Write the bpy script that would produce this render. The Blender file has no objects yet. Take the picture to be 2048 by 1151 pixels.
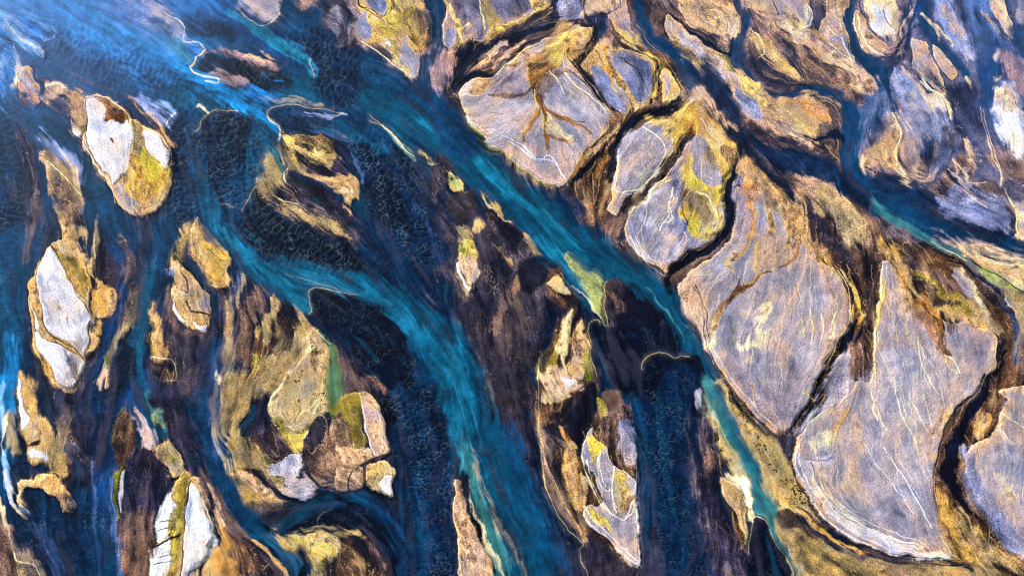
import bpy, math, random
import numpy as np
# ---------------------------------------------------------------------------
#  Braided glacial river on a sand plain, seen from the air.
#  The relief, the sand colours and the flow grain are worked out on one fine
#  survey grid (all numbers below are survey points), then cut into one mesh
#  per thing: every sandbar, every river arm, the plain itself.
# ---------------------------------------------------------------------------
STEP = 1.15                   # survey grid spacing
X0, X1, Y0, Y1 = -170., 2218., -120., 1271.
rng = np.random.default_rng(11); random.seed(5)
NX = int((X1-X0)/STEP)+1; NY = int((Y1-Y0)/STEP)+1
gx = X0+np.arange(NX)*STEP; gy = Y0+np.arange(NY)*STEP
PX, PY = np.meshgrid(gx, gy)
PX = PX.astype(np.float32); PY = PY.astype(np.float32)

# ---- frequency-domain noise ------------------------------------------------
fxx = np.fft.rfftfreq(NX)[None, :]; fyy = np.fft.fftfreq(NY)[:, None]
FR = np.sqrt(fxx**2+fyy**2)
def blur(a, sig_px):
    s = sig_px/STEP
    g = np.exp(-2*(math.pi*s)**2*(FR**2))
    return np.fft.irfft2(np.fft.rfft2(a)*g, s=(NY, NX)).astype(np.float32)
def norm(a):
    a = a-a.mean(); return (a/(a.std()+1e-9)).astype(np.float32)
def band(lo, hi, seed, slope=0.):
    """noise holding wavelengths lo..hi (survey units)"""
    r = np.random.default_rng(seed)
    w = np.fft.rfft2(r.standard_normal((NY, NX)))
    f = FR/STEP+1e-9
    m = 1/(1+(f*lo)**6)*(1/(1+(1/(f*hi))**6))*f**(-slope)
    return norm(np.fft.irfft2(w*m, s=(NY, NX)))
def sstep(a, b, x):
    t = np.clip((x-a)/(b-a), 0, 1); return t*t*(3-2*t)

# ---- colours (what the sand looks like, turned to linear) -------------------
def lin(c):
    c = np.array(c, dtype=np.float64)/255.
    return np.where(c <= .04045, c/12.92, ((c+.055)/1.055)**2.4).astype(np.float32)
PAL = dict(
 navy=(9,35,66), ink=(6,16,36), blue=(12,54,104), sea=(9,58,96), teal=(7,72,102), bteal=(12,100,130),
 cyan=(16,122,186), sky=(62,136,206), pale=(136,174,218), aqua=(54,118,118), green=(84,116,76), lime=(150,160,96),
 dsilt=(32,34,56), silt=(58,53,68), brown=(108,84,74), umber=(88,64,50), mud=(54,45,50), pink=(146,118,118),
 tan=(190,154,106), sand=(192,166,118), gold=(204,158,72), ygold=(210,180,98), yel=(200,180,62), orange=(202,136,58),
 rust=(150,98,44), olive=(146,126,52), moss=(92,98,26), dgreen=(44,54,18),
 lil=(161,151,162), llil=(192,180,190), dlil=(120,112,138), blil=(120,126,164), white=(222,218,226), snow=(240,238,236),
 cream=(226,204,156), ivory=(242,226,186), grey=(136,134,140), haze=(136,148,196), peach=(206,170,140),
 steel=(58,82,126), slate=(44,56,88), lblue=(84,116,176), paleblue=(120,184,222), azure=(18,96,160), khaki=(150,130,92), plum=(44,39,60))
PALL = {k: lin(v) for k, v in PAL.items()}

# ---- survey notes: parsed into operations ------------------------------------
ZF = 1/2.877
TILE = dict(A=(0,0,ZF), B=(680,0,ZF), C=(1348,0,ZF), D=(0,375,ZF), E=(680,375,ZF), F=(1348,375,ZF),
            G=(0,751,ZF), H=(680,751,ZF), I=(1348,751,ZF), X=(0,0,1.), J=(1180,200,1/4.795), M=(880,0,1/4.795), N=(380,220,1/4.795), Q=(1024,576,.5), R=(0,576,.5), T=(0,0,.5), U=(1024,0,.5))
SURVEY = """
@B
F x | 1100,450 950,600 760,650
F x | 1120,600 950,760 850,800
F x | 1140,700 1050,850 1000,930
F x | 1190,800 1180,950 1200,1050
F x | 1250,560 1400,750 1450,880
F x | 1300,420 1420,560 1500,680
F x | 1250,800 1280,900 1330,1000
F x | 1060,330 920,450 780,520
F x | 1600,340 1700,450 1730,560
F x | 660,0 720,120 720,230
F x | 900,0 950,90 980,110
F x | 1880,430 1900,500 1910,560
@J
F x | 800,300 600,450 400,650 280,860
F x | 760,480 600,640 450,780
F x | 900,560 750,760 600,1000 450,1200
F x | 1000,900 950,1200 800,1500
F x | 1080,380 1150,600 1230,820
@F
F x | 420,200 300,460 160,620 180,800
F x | 560,300 500,500 420,700 350,900 420,1100
F x | 700,380 650,650 600,900 560,1200
F x | 800,450 820,700 780,950 700,1150
F x | 880,560 930,680 900,850
F x | 1220,480 1230,800 1230,1100
F x | 1300,560 1350,800 1380,1100
F x | 1450,750 1500,950 1550,1150
F x | 1650,820 1700,1000 1650,1150
F x | 1560,100 1750,180 1880,260
@I
F x | 1000,280 980,500 1000,700 1100,830 1300,960
F x | 1080,200 1130,400 1200,600 1350,850 1450,1000
F x | 1250,50 1280,250 1350,450 1450,650 1500,900
F x | 1450,20 1480,200 1430,400 1470,600
F x | 1650,50 1560,200
F x | 780,300 720,420 760,560 850,740
F x | 1900,200 1880,400 1850,600 1950,800
F x | 2000,300 1980,600 2014,850
F x | 350,60 450,180 560,280
@C
F x | 1300,450 1400,560 1500,680 1520,800
F x | 1920,500 1940,700 1980,850
F x | 1180,0 1200,100 1230,190
F x | 1600,50 1660,200 1700,300
F x | 1850,0 1900,100 1930,180
@D
F x | 270,420 280,600 350,750 450,900
F x | 350,480 430,640 490,800
F x | 260,860 330,1000 400,1130
@A
F x | 580,650 620,850 680,1000
F x | 700,720 700,900 650,1050
F x | 880,790 930,900
@X
F x | 400,250 400,330 415,420 460,500
F x | 440,240 440,330 450,420 500,500
F x | 500,240 490,330 480,420
F x | 530,410 600,440 680,500 740,560
F x | 500,440 560,500 650,540
F x | 700,250 760,300 820,380 860,480 890,580
F x | 720,320 760,420 800,520 860,600
F x | 640,120 720,180 800,220
F x | 120,60 260,120 380,180
F x | 820,720 850,850 860,1000 870,1150
F x | 880,760 890,900 890,1000 890,1150
F x | 780,700 800,800 830,900
F x | 1300,780 1320,900 1340,1020 1350,1150
F x | 1350,800 1370,950 1370,1150
F x | 20,300 20,500 10,700 0,900
F x | 640,620 720,680 780,760
@X
# broad zones
P blue f90 w20 | -200,-150 2300,-150 2300,1300 -200,1300
P navy f70 w25 s.5 | 330,200 900,150 1150,420 1400,600 1600,1300 -60,1300 60,500
P sea f60 w20 s.5 | -200,-150 900,-150 880,200 700,240 520,300 380,230 200,160 -200,210
P cyan f60 w15 s.6 | -200,-150 330,-150 420,20 450,150 400,190 250,110 60,60 -200,110
P sky f70 w15 s.6 a.6 | -200,-150 200,-150 120,40 60,180 40,300 -200,330
P sea f70 w20 s.6 a.8 | -200,330 60,300 100,500 60,800 -200,900
P brown f26 w10 s.6 z1 | 885,-150 872,90 868,170 925,262 985,328 1075,368 1150,405 1230,490 1310,560 1370,640 1415,705 1440,760 1500,860 1570,960 1600,1010 1700,1080 1850,1130 2300,1160 2300,-150
P pink f60 w20 s.8 z1 a.6 | 1480,300 1700,420 1760,520 2000,640 2080,800 2080,-100 1300,-100 1400,200
P dlil f70 w25 s.8 a.7 | 1780,-150 2300,-150 2300,470 1960,460 1840,330 1780,200 1700,60
P steel f60 w25 s.8 a.6 | 1840,-150 2300,-150 2300,300 2000,330 1900,300 1850,120
P silt f30 w12 s.9 z.6 | 900,420 960,420 1020,470 1090,520 1110,560 1110,640 1080,720 1075,900 1110,1020 1170,1151 1150,1300 1080,1200 1030,1000 990,900 960,760 930,660 900,600 880,520
P dsilt f30 w10 s.9 a.7 | 920,600 1000,620 1060,700 1060,860 1080,1010 1000,900 950,760
P dsilt f30 w14 s.9 z.5 | 430,560 520,560 600,600 640,640 700,700 740,800 620,860 480,820 420,720
P silt f30 w10 s.9 a.8 | 440,580 500,600 520,720 470,800 430,740
P slate f40 w14 s.8 a.8 | 300,600 430,560 440,720 400,850 330,860 280,760
P plum f30 w14 s.9 z.5 a.8 | 330,650 420,680 400,850 360,960 300,1000 290,860 310,760
# river arms
S sea W80,90,80,60 f26 s.5 k | -60,-20 130,70 300,140 420,205 500,245
S cyan W50,60,50,30 f20 s.8 k | 0,10 120,50 240,80 330,130 400,190
S teal W40,70,70,50,22 f16 s.4 k | 330,150 430,200 500,232 540,262 562,284
S sea W120,130,110,90,80 f22 s.5 k | 330,-60 480,40 640,120 780,170 880,250
S teal W50,44,60,80,84,80,72,70,66 f13 s.4 k | 560,180 660,180 760,205 860,262 950,325 1050,415 1150,490 1250,550 1330,610
S teal W66,50,44,34 f8 s.3 k | 1330,610 1378,665 1410,720 1420,770
S bteal W16,22,24,24,16 f10 s.7 | 860,240 950,310 1040,400 1120,470 1170,520
S sea W38,38,34,50 f7 s.4 k | 862,-60 872,20 872,80 852,150
S sea W50,50,60 f10 s.4 k | 853,140 870,210 930,290
S teal W40,40,30,20 f9 s.4 k | 1030,425 1090,500 1140,560 1175,610
S bteal W14,18,18,16,6 f6 s.6 k | 1080,475 1120,520 1160,570 1190,612 1214,648
S sea W60,80,90,40 f16 s.4 k | 470,260 430,330 430,420 480,500
S teal W30,34,34,24,14 f9 s.4 k | 440,450 480,505 530,550 580,592 620,624
S teal W40,66,74,76,70 f14 s.5 k | 480,480 580,545 690,570 780,610 850,668
S teal W80,84,80,76,80,90 f14 s.4 k | 850,665 895,720 925,820 945,930 990,1040 1060,1190
S bteal W20,34,34,28 f14 s.6 k | 880,700 918,790 925,870 930,930
S sea W100,110,130 f30 s.6 k | 960,900 1020,1020 1090,1180
S sea W60,60,54,50,54 f20 s.6 k | 690,610 780,700 850,820 860,1000 880,1200
S teal W26,26,20,10 f6 s.4 k | 1418,745 1430,800 1470,880 1500,930
S sea W80,80,60 f20 s.5 k | 1290,800 1330,950 1350,1200
S sea W60,60,56,50,44,36 f14 s.5 k | 30,150 110,250 190,350 235,430 265,500 285,560
S sea W60,60,50,40,26 f14 s.5 k | 380,300 375,400 330,480 295,560 285,640
S teal W24,24,22,20,26,16 f9 s.5 k | 300,540 283,610 277,700 272,760 290,820 325,870
S sea W90,70,60,50,30 f18 s.5 k | -20,300 20,420 20,560 10,760 0,980
S bteal W40,50,30 f20 s.5 k | -10,560 0,700 -10,900
S sea W44,44,40,36,30,26 f12 s.6 k | 445,700 428,780 425,860 450,950 490,1040 540,1078
S teal W24,26,30,26 f7 s.5 k | 480,1010 530,1070 575,1110 610,1180
S sea W60,60,60 f16 s.6 k | 200,940 205,1050 215,1180
S blue W50,60,60,50 f14 s.6 k | 280,760 240,830 210,900 200,1000
S blue W60,50,40 f12 s.6 k | 240,520 220,640 170,740
S sea W34,30,36,36,30,28,36,34,40,44 f5 s.3 k | 1490,-60 1484,40 1472,100 1490,150 1540,182 1640,178 1690,215 1706,290 1715,350 1760,410
S sea W50,56,60,60 f7 s.4 k | 1740,385 1830,440 1940,480 2120,530
S navy W50,60,40 f14 s.3 k | 1770,370 1870,400 1990,470
S sea W26,24,30,36 f5 s.4 k | 1715,-60 1697,50 1735,130 1775,215
S sea W20,22,26,20 f5 s.4 k | 1245,-40 1290,60 1360,110 1400,160
S blue W26,24,20 f8 s.5 k | 1845,-40 1855,60 1905,130
S steel W60,60,50 f22 s.7 k | 1935,-40 1985,100 1990,230
@A
P haze f16 w6 s.6 a.6 z.4 | 640,-60 900,-40 1000,60 1050,130 1055,240 950,230 800,150 650,60
P sky f20 w5 s.6 a.6 | -60,-60 500,-60 640,-20 560,60 300,40 100,40 -60,60
P pale f7 w3 s.5 z.5 | 870,50 940,70 1010,110 1045,140 1040,180 990,170 920,120
P ink f10 w4 s.3 r.3 | 1060,60 1250,60 1350,150 1380,240 1200,220 1070,200
P navy f12 w4 r.9 | 1500,150 1700,200 1900,120 2060,100 2060,600 1820,560 1820,400 1700,300 1560,220
P sea f12 w5 s.4 r.9 a.8 | 60,300 250,180 600,230 900,330 1060,440 900,560 600,480 330,400
P cyan f12 w4 r.8 s.5 a.5 | 350,150 700,200 1000,380 1080,430 900,400 600,300
P blue f10 w4 s.5 r.8 | 240,290 420,300 600,360 620,420 480,410 330,360
P ink f8 w4 s.3 r.5 z.2 | 1150,335 1300,320 1450,370 1600,400 1700,480 1650,530 1440,500 1300,440 1180,415 1110,390
P pink f5 w4 s.6 z.8 IA1 | 1180,300 1300,292 1400,312 1480,310 1560,350 1610,395 1500,390 1400,352 1290,315 1190,322
P peach f4 w4 s.6 z1 | 1420,332 1490,312 1540,335 1555,368 1500,362
P pink f5 w4 s.6 z.8 IA2 | 1190,425 1300,415 1380,440 1430,480 1400,503 1310,490 1250,470
P sky f5 w3 s.4 z.3 | 1080,250 1150,255 1180,290 1150,305 1100,280
P sea f5 w2 s.3 | 1100,395 1180,420 1250,450 1255,470 1180,462 1120,430
L cream W2.2 | 950,75 1000,100 1033,118 1058,155 1048,215 1056,240 1100,238 1150,250 1187,288 1170,308 1135,320 1130,345 1110,375 1094,388 1130,420 1200,442 1262,458 1250,476 1180,460
S cream W3,5,2 a.6 f2 s.6 | 860,205 960,285 1080,370
P lil f6 w4 s.6 z.8 IA3 | 1370,30 1440,90 1500,132 1570,125 1608,85 1618,20 1640,-60 1400,-60
L cream W2 | 1368,40 1420,95 1470,130 1505,150 1570,128 1612,80
P pink f8 w5 s.6 z.6 | 1700,-60 1720,20 1770,55 1850,0 1860,-60
P silt f8 w5 s.6 z.6 | 1860,-60 1850,60 1880,160 1980,260 2050,280 2080,100 2040,-60
P lil f5 w5 s.3 z1 a.8 | 1895,70 1950,60 1975,110 1960,190 1925,215 1890,160
P peach f5 w5 s.3 z1 a.6 | 1970,180 2040,150 2050,220 2000,260
S blue W34,44,40,40,24 f8 s.5 | 1250,30 1400,110 1520,200 1650,290 1790,370
S bteal W10,16,20,20,12 f6 s.6 | 1330,60 1500,180 1640,270 1760,350 1805,420
L cream W1.2 a.8 | 1790,345 1780,370 1800,400 1808,430
S pale W3,8,10,14,8 f5 s.6 z.5 | -10,90 80,200 150,260 210,295 245,325
P steel f9 w4 s.6 z.3 | 50,60 180,100 290,180 312,210 235,260 150,215 70,140
L cream W2 a.9 | 30,110 95,200 155,248 215,262 240,300 244,330
L pale W1.6 a.8 | 300,165 318,200 300,225 250,245 215,262
P sky f7 w4 s.5 a.7 z.5 | -60,110 60,170 92,280 105,400 100,500 60,480 -60,490
S cream W2,5,7,6 f3 s.5 z.8 | 85,260 102,350 108,440 100,500
S pale W6,4 f4 a.8 | 20,350 22,420
P pink f4 w4 z1.2 s.4 t1.4 IA4 | 118,405 170,392 212,440 226,540 205,612 140,608 105,570 112,490
P slate f3 a.8 | 125,535 150,540 170,555 140,560
P peach f4 w4 z1.2 s.4 t1.3 IA5 | 268,500 320,483 388,502 372,540 330,575 285,588 266,545
P pink f9 w5 z1 s.6 t1.3 IA6 | 310,570 380,560 430,530 445,522 500,550 500,700 470,790 430,780 400,690 340,640
P tan f5 w4 z1.2 s.7 a.7 | 430,540 490,560 495,650 470,740 430,690 420,620
P snow f2.5 w2 z1.3 Tsalt_crust | 405,680 432,712 470,750 478,770 455,793 430,765
P yel f2 w3 a.9 | 455,735 485,745 488,765 465,768
P steel f8 w4 s.5 a.6 z.4 | 400,470 490,495 530,535 480,540 410,510
# big white and yellow sandbar
P peach f4 w3 s.5 z1.5 t1.2 IM1 | 490,560 560,552 650,578 710,632 760,690 840,735 940,785 1000,850 1013,900 997,1000 962,1100 922,1180 860,1236 770,1232 690,1190 640,1109 560,960 500,870 474,805 500,730
P tan f3 w4 z2 s.4 t1.6 | 555,562 640,582 700,622 745,700 790,690 830,740 850,770 990,870 990,960 960,1060 910,1160 850,1200 740,1180 700,1100 600,900
P white f2 w3 z2.6 s.25 Tsalt_crust | 498,562 548,566 575,600 610,640 600,690 700,700 735,690 762,760 768,850 752,940 740,1000 690,1030 650,1080 640,1040 570,940 512,850 500,780 503,650
P white f5 w5 z2.8 a.85 s.3 | 560,720 640,730 740,740 750,840 730,930 690,1000 640,990 590,900 560,800
P rust f3 w5 z2.2 s.4 t1.8 Tmoss_patch | 548,566 620,572 690,618 728,665 720,700 650,705 600,720 585,685 606,645 575,598
P umber f2 w4 a.6 s.4 | 620,600 690,630 715,670 660,690 615,660
P white f2 w3 z2.6 s.2 Tsalt_crust | 830,775 870,762 920,790 955,835 982,890 972,940 942,982 900,930 860,860
P yel f5 w5 z2.3 s.6 t1.5 Tmoss_patch | 835,850 880,900 930,985 984,950 970,1020 900,1070 800,1130 720,1150 700,1120 745,1040 770,950 790,880
P khaki f4 w5 s.6 z2.2 t1.6 | 770,700 820,740 830,850 800,940 770,900
P gold f5 w5 s.7 t1.8 a.8 | 760,900 810,950 850,1050 930,1000 940,1060 870,1150 760,1180
P lil f4 w5 s.5 t1.6 a.9 | 660,1100 720,1060 750,1120 800,1200 740,1215 690,1170
L mud W1.4 | 498,565 503,650 500,780 515,850
L cream W2 | 494,560 560,556 640,582 700,625 750,690 770,770 770,850 755,930 745,990
L mud W1.2 | 505,855 570,960 640,1080
L ivory W2.2 | 480,805 520,890 580,985 640,1080 660,1170
L cream W2 | 840,745 890,765 940,800 985,880 990,950
L ivory W1.6 | 565,575 610,640 600,660
P umber f1.5 a.8 | 640,798 655,800 668,830 655,832
# left pool and bars
P navy f26 w6 s.6 r.5 a.8 | -80,520 80,560 200,700 200,900 190,1150 60,1300 -80,1300
P teal f12 w5 s.6 k a.6 | -60,600 200,620 330,720 440,860 560,1030 640,1150 560,1200 430,1000 250,780 50,700
L ink W5 a.7 | 150,700 185,800 205,900 200,1000 180,1110
P haze f6 w4 s.6 z.5 | 230,780 300,835 370,890 340,900 270,850
P peach f7 w6 s.7 z1 t1.5 IM2 | 262,870 330,880 400,930 465,1010 492,1090 490,1200 440,1260 350,1230 320,1120 270,1020 250,930
P silt f5 w6 s.8 a.75 | 300,1010 380,1020 460,1060 480,1160 420,1230 340,1150
P lime f3 w3 a.5 | 262,935 290,930 310,955 280,965
# ripple pool
P navy f8 w3 r1.2 s.2 | 1000,660 1060,640 1110,700 1125,760 1155,692 1250,632 1400,652 1530,745 1600,830 1560,950 1510,1080 1480,1300 1150,1400 1100,1500 1000,1300 985,1000 950,800 960,710
P ink f16 w4 a.6 r1.2 | 1130,780 1200,680 1350,660 1430,760 1420,900 1300,980 1150,950
S teal W50,40,30 f12 s.5 a.7 | 1510,820 1500,960 1460,1100
L cream W1.8 | 1128,758 1155,735 1160,695 1190,665 1225,640 1250,628
L cream W1.4 a.8 | 955,720 975,670 1005,648
L cream W1.6 | 1270,630 1320,640 1370,635
S cream W3,4,2 f2 s.6 a.6 | 1130,610 1180,640 1200,650
S pale W5,8,5 f5 s.7 a.5 | 900,600 960,620 990,650
S lil W6,8,4 f6 s.6 a.6 | 830,640 900,690 945,730
L cream W2.2 | 1680,600 1620,600 1565,620 1538,650 1560,690 1600,725 1612,760 1600,800
P navy f5 w3 s.5 r.3 | 1545,655 1580,620 1660,606 1780,600 1900,625 1975,660 2050,670 2100,800 2000,790 1870,750 1700,740 1640,745 1600,710
S khaki W1,2,2,1 f3 s.9 a.6 | 1480,575 1600,572 1750,582 1850,600
L cream W1.3 a.9 | 1690,600 1780,612 1880,630 1975,662
S steel W8,12,12 f5 s.8 | 1700,640 1850,690 2014,790
S peach W2,3,2 f2 s.8 a.6 | 1740,660 1850,670 1940,680
# gold fan bar
P plum f7 w5 s.7 z.7 t1.4 IM3 | 1616,768 1700,750 1830,770 1920,830 1975,930 2010,1030 1990,1110 2014,1180 2030,1290 1960,1280 1860,1160 1760,1060 1690,980 1640,890
P khaki f4 w5 s.6 z1 t1.6 | 1620,775 1700,765 1800,780 1880,820 1930,880 1940,940 1880,960 1780,930 1700,900 1650,850
P ygold f4 w4 s.5 z1.2 a.9 Tmoss_patch | 1620,770 1690,790 1700,840 1760,870 1860,930 1830,940 1740,900 1680,860
P ygold f3 w4 s.6 z1.2 a.85 | 1640,850 1700,910 1760,975 1770,1000 1720,975 1660,910
P ygold f3 w4 s.6 a.8 z1.2 | 1790,850 1870,850 1900,890 1850,900 1800,880
P ink f3 w6 s.6 a.8 | 1700,820 1780,850 1790,870 1740,865
P tan f4 w6 s.7 z1 t1.6 | 1850,1050 1940,1030 2000,1080 2030,1180 2020,1240 1960,1150 1900,1080
P ink f5 w3 s.4 | 1640,1010 1720,1000 1830,1070 1960,1100 1860,1110 1960,1250 1800,1180 1700,1100 1650,1060
P khaki f9 w4 s.5 z.5 a.7 | 1490,1060 1560,1030 1600,1080 1570,1150 1520,1170 1490,1120
S lime W5,7,5 f3 s.5 a.6 | 1540,850 1570,950 1620,1050
L cream W1.8 | 1660,965 1655,1000 1635,1020 1640,1055
@D
P silt f7 w6 s.7 z.8 t1.6 IM4 | 1560,30 1600,0 1660,-20 1760,30 1870,110 1950,180 2010,230 2060,330 1980,330 1860,270 1720,190 1610,130
P khaki f4 w6 s.8 z1 t1.6 a.8 | 1620,60 1740,90 1840,160 1960,220 1990,280 1850,230 1700,150
L cream W1.5 | 1485,0 1445,40 1410,90 1385,135
L cream W1 a.7 | 1270,95 1310,100 1340,110
P ink f10 w4 r1.2 s.2 | 1400,100 1480,0 1540,60 1600,140 1720,200 1900,300 2060,360 2060,480 1760,430 1560,390 1420,330 1370,240
P navy f6 s.5 r.4 k | 1150,120 1200,60 1400,140 1370,250 1440,340 1600,400 1500,420 1350,330 1250,260
S bteal W12,16,12 f7 s.6 a.9 k | 1340,330 1480,440 1640,560 1780,680
P teal f10 w3 s.5 k a.8 | 1560,480 1700,470 2060,540 2060,700 1900,600 1790,570 1700,540
L cream W1.6 | 2050,620 1940,595 1850,575 1795,575 1778,605 1782,660 1798,712 1780,728
L khaki W1.2 a.7 | 1640,500 1800,540 2014,600
P ink f7 w4 s.3 r.4 | 1790,580 1860,572 1950,595 2200,690 2300,770 2400,1200 2060,1400 2014,900 1880,800 1800,730
# sand spit left of channel
P khaki f8 w4 s.7 z.6 | 1140,150 1170,200 1150,330 1080,430 1000,430 950,470 960,410 1020,310 1100,220
P tan f4 w4 s.4 z1.2 t1.4 IM5 | 1140,150 1180,205 1230,270 1300,340 1322,380 1318,500 1300,560 1270,585 1230,570 1180,500 1120,430 1105,380 1110,260
P gold f5 w5 s.5 z1.6 t1.3 a.9 | 1190,300 1290,350 1310,420 1300,500 1250,540 1190,450 1170,370
P olive f3 w4 a.8 Tmoss_patch | 1125,310 1155,350 1150,385 1125,375
P mud f1.5 a.7 s.5 | 1110,380 1150,430 1200,500 1240,560 1225,565 1170,500
P slate f6 w4 s.4 | 1085,330 1100,400 1130,450 1200,530 1235,580 1190,560 1100,480 1050,440 1060,390
P tan f5 w4 s.6 z.8 | 990,430 1050,440 1080,560 1100,640 1040,640 1000,560
P tan f3 w4 s.4 z1.3 t1.7 IM6 | 1000,570 1010,640 1000,690 1040,740 1080,770 1110,830 1160,840 1195,815 1195,760 1212,710 1205,640 1160,560 1100,500 1050,455 1060,520 1090,600
P peach f3 w5 a.7 t1.8 s.4 | 1120,600 1160,570 1200,640 1205,720 1150,720 1110,680
P white f2 w2 Tsalt_crust | 1003,640 1015,680 1050,735 1075,760 1070,772 1025,735 1000,690
P white f2 w2 Tsalt_crust | 1115,780 1150,810 1190,800 1185,830 1145,836
P mud f1.5 a.8 | 1090,640 1110,700 1200,740 1196,750 1100,710
P brown f7 w4 s.5 a.7 z.5 | 950,600 1000,560 1000,680 1050,780 1130,850 1150,870 1040,830 970,720
P haze f6 s.6 a.6 | 935,470 985,460 990,500 940,510
L cream W1 | 945,465 985,462
# white lens sandbar
P silt f10 w4 s.5 z.7 | 290,320 240,370 185,460 150,560 135,680 150,800 180,920 230,1040 290,1180 340,1230 420,1240 500,1050 580,960 600,780 660,700 660,560 560,430 480,350 400,250 350,280
P tan f4 w3 s.5 z1.2 t1.3 IM7 | 298,335 330,310 400,300 460,380 490,470 520,560 525,640 530,700 520,800 560,850 570,890 530,950 490,1010 470,1060 440,1130 400,1180 330,1150 270,1080 210,950 195,860 170,760 160,640 165,570 210,450 240,390
P tan f6 w5 s.6 z1.2 t1.5 | 400,250 430,330 470,380 490,440 440,420 380,330
P olive f4 w6 s.7 t1.6 a.8 | 310,330 380,360 450,450 500,560 520,640 470,600 410,500
P white f2 w2 z2.4 s.15 Tsalt_crust | 297,342 330,400 370,460 400,540 440,600 490,650 518,700 522,790 518,870 495,978 450,930 400,890 330,860 280,820 255,750 240,660 215,570 215,480 250,410
P white f6 w5 s.3 a.9 z2.5 | 280,440 330,480 380,560 440,650 480,700 500,800 460,850 380,800 330,700 300,560
P lil f5 w5 s.4 a.5 | 225,480 280,560 340,700 350,800 300,810 265,720 240,620
P white f2 w2 z2.2 s.15 Tsalt_crust | 212,830 250,870 300,885 370,920 430,960 490,995 478,1060 440,1130 400,1155 345,1135 300,1050 250,970 215,890
P white f5 s.4 a.8 | 370,930 440,965 480,1010 440,1040 390,980
P white f1.5 w2 z1.6 Tsalt_crust | 175,640 190,700 215,760 235,800 225,830 205,800 195,740
L gold W3 | 240,690 240,800 290,850 360,880 430,930 470,975 492,990
L umber W1.1 | 245,750 285,840 370,890 440,930 490,990
L ygold W2.4 | 195,860 215,940 270,1060 330,1140
L ivory W2 | 300,340 360,440 400,530 460,630 520,720 523,850
L umber W1 | 304,332 350,420 400,520 450,620 515,700 522,850
P rust f1.5 w3 a.8 | 335,670 350,690 352,712 340,700
P rust f1.5 w3 a.8 | 400,740 412,770 400,800 395,770
L khaki W1.4 | 212,560 215,480 250,400 298,338
# bars to its right
P tan f5 w5 s.6 z1 t1.4 IM8 | 530,400 560,500 600,560 650,590 655,670 620,745 560,735 545,660 530,560 500,470 510,420
P gold f4 w5 s.5 a.8 | 545,550 590,570 640,600 620,700 570,700
P plum f7 w5 s.7 z.6 | 540,300 620,370 690,480 680,560 610,560 555,480 535,380
P ink f1.5 a.8 | 545,738 620,750 615,760 550,752
P tan f4 w5 s.5 z1 | 555,760 590,765 585,840 550,830
P silt f8 w6 s.6 a.6 z.5 | 700,260 780,360 800,470 740,560 700,430
S khaki W6,5,3 f3 s.6 | 555,150 550,220 535,300
L cream W1.2 a.8 | 535,300 545,420 560,520
S khaki W10,16,18,12 f8 s.6 z.5 | 770,560 760,680 740,770 710,830
S brown W30,30,20 f12 s.8 a.6 | 130,20 180,100 190,180
S lil W3,5,4,3 f3 s.7 a.8 | 690,860 665,930 625,1030 600,1060
P peach f5 w5 s.6 z.8 | 575,1060 600,1050 630,1080 605,1150 580,1110
S moss W3,3 f2 a.9 | 640,980 615,1040
P umber f6 w5 s.7 z.9 t1.4 IM9 | 870,660 900,740 920,820 970,880 980,960 960,1000 900,1000 870,960 865,860 870,760
P tan f4 w5 s.6 z1 a.9 | 870,700 895,760 905,850 950,900 940,980 880,960 872,860
P plum f5 w5 s.5 z.9 t1.6 IM10 | 870,970 950,990 1010,1060 1015,1110 960,1130 900,1100 870,1040
L cream W1 a.7 | 900,1090 960,1120 1000,1110
# feather bar
P umber f6 w6 s.8 z.8 t1.6 IM11 | 1575,640 1600,690 1640,760 1700,800 1680,860 1600,950 1500,1050 1450,1080 1450,990 1470,880 1500,790 1540,700
P tan f4 w6 s.8 a.8 t1.5 | 1575,640 1560,720 1570,820 1520,870 1480,870 1510,780
P moss f4 w6 s.6 a.6 Tmoss_patch | 1450,910 1480,950 1520,1020 1450,1080
P brown f7 w4 s.7 z.5 a.8 | 1480,580 1500,640 1460,760 1400,900 1360,1000 1340,950 1400,800 1440,680
S khaki W4,6,5,4 f4 s.8 a.7 | 1340,620 1310,780 1300,900 1270,1080
# pale spit
P khaki f10 w4 s.6 z.8 IM12 | 1700,700 1790,790 1880,880 1930,970 1960,1080 1900,1150 1890,1250 1840,1330 1740,1380 1650,1400 1560,1300 1550,1260 1600,1200 1500,1190 1400,1330 1370,1400 1300,1300 1270,1150 1330,1060 1450,1100 1560,1020 1660,900 1720,800
P sand f10 w4 s.5 z1 a.7 | 1780,820 1880,930 1900,1080 1870,1200 1780,1330 1700,1290 1640,1150 1720,980
P brown f10 w4 s.7 a.7 | 1400,1090 1540,1030 1600,1000 1500,1150 1400,1250
S sand W5,8,5 f4 s.7 a.8 | 1780,860 1720,980 1600,1120
P dgreen f2 w5 a.6 | 1815,920 1838,925 1832,950 1815,945
S green W4,8,12,14,12 f5 s.3 a.9 k | 1860,850 1920,930 1938,1010 1935,1090 1945,1180
S aqua W2,4,6,5 f4 s.4 k a.9 | 1850,840 1900,920 1920,1060 1925,1200
S moss W1.5,3,4,3 f2 a.9 | 1870,870 1925,940 1945,1020 1960,1100
L cream W1.2 a.8 | 1800,810 1860,860 1900,900
P brown f7 w5 s.6 z.7 | 1960,980 2060,1060 2160,1100 2200,1180 2060,1190 1980,1160
@G
P dsilt f8 w4 s.5 z.7 t1.4 | 1550,220 1640,320 1720,440 1660,480 1600,620 1500,570 1420,540 1370,460 1400,330 1480,240
P khaki f7 w5 s.6 z.7 | 1360,290 1440,380 1500,450 1560,560 1680,610 1640,640 1500,570 1420,550 1340,540 1320,440
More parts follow.
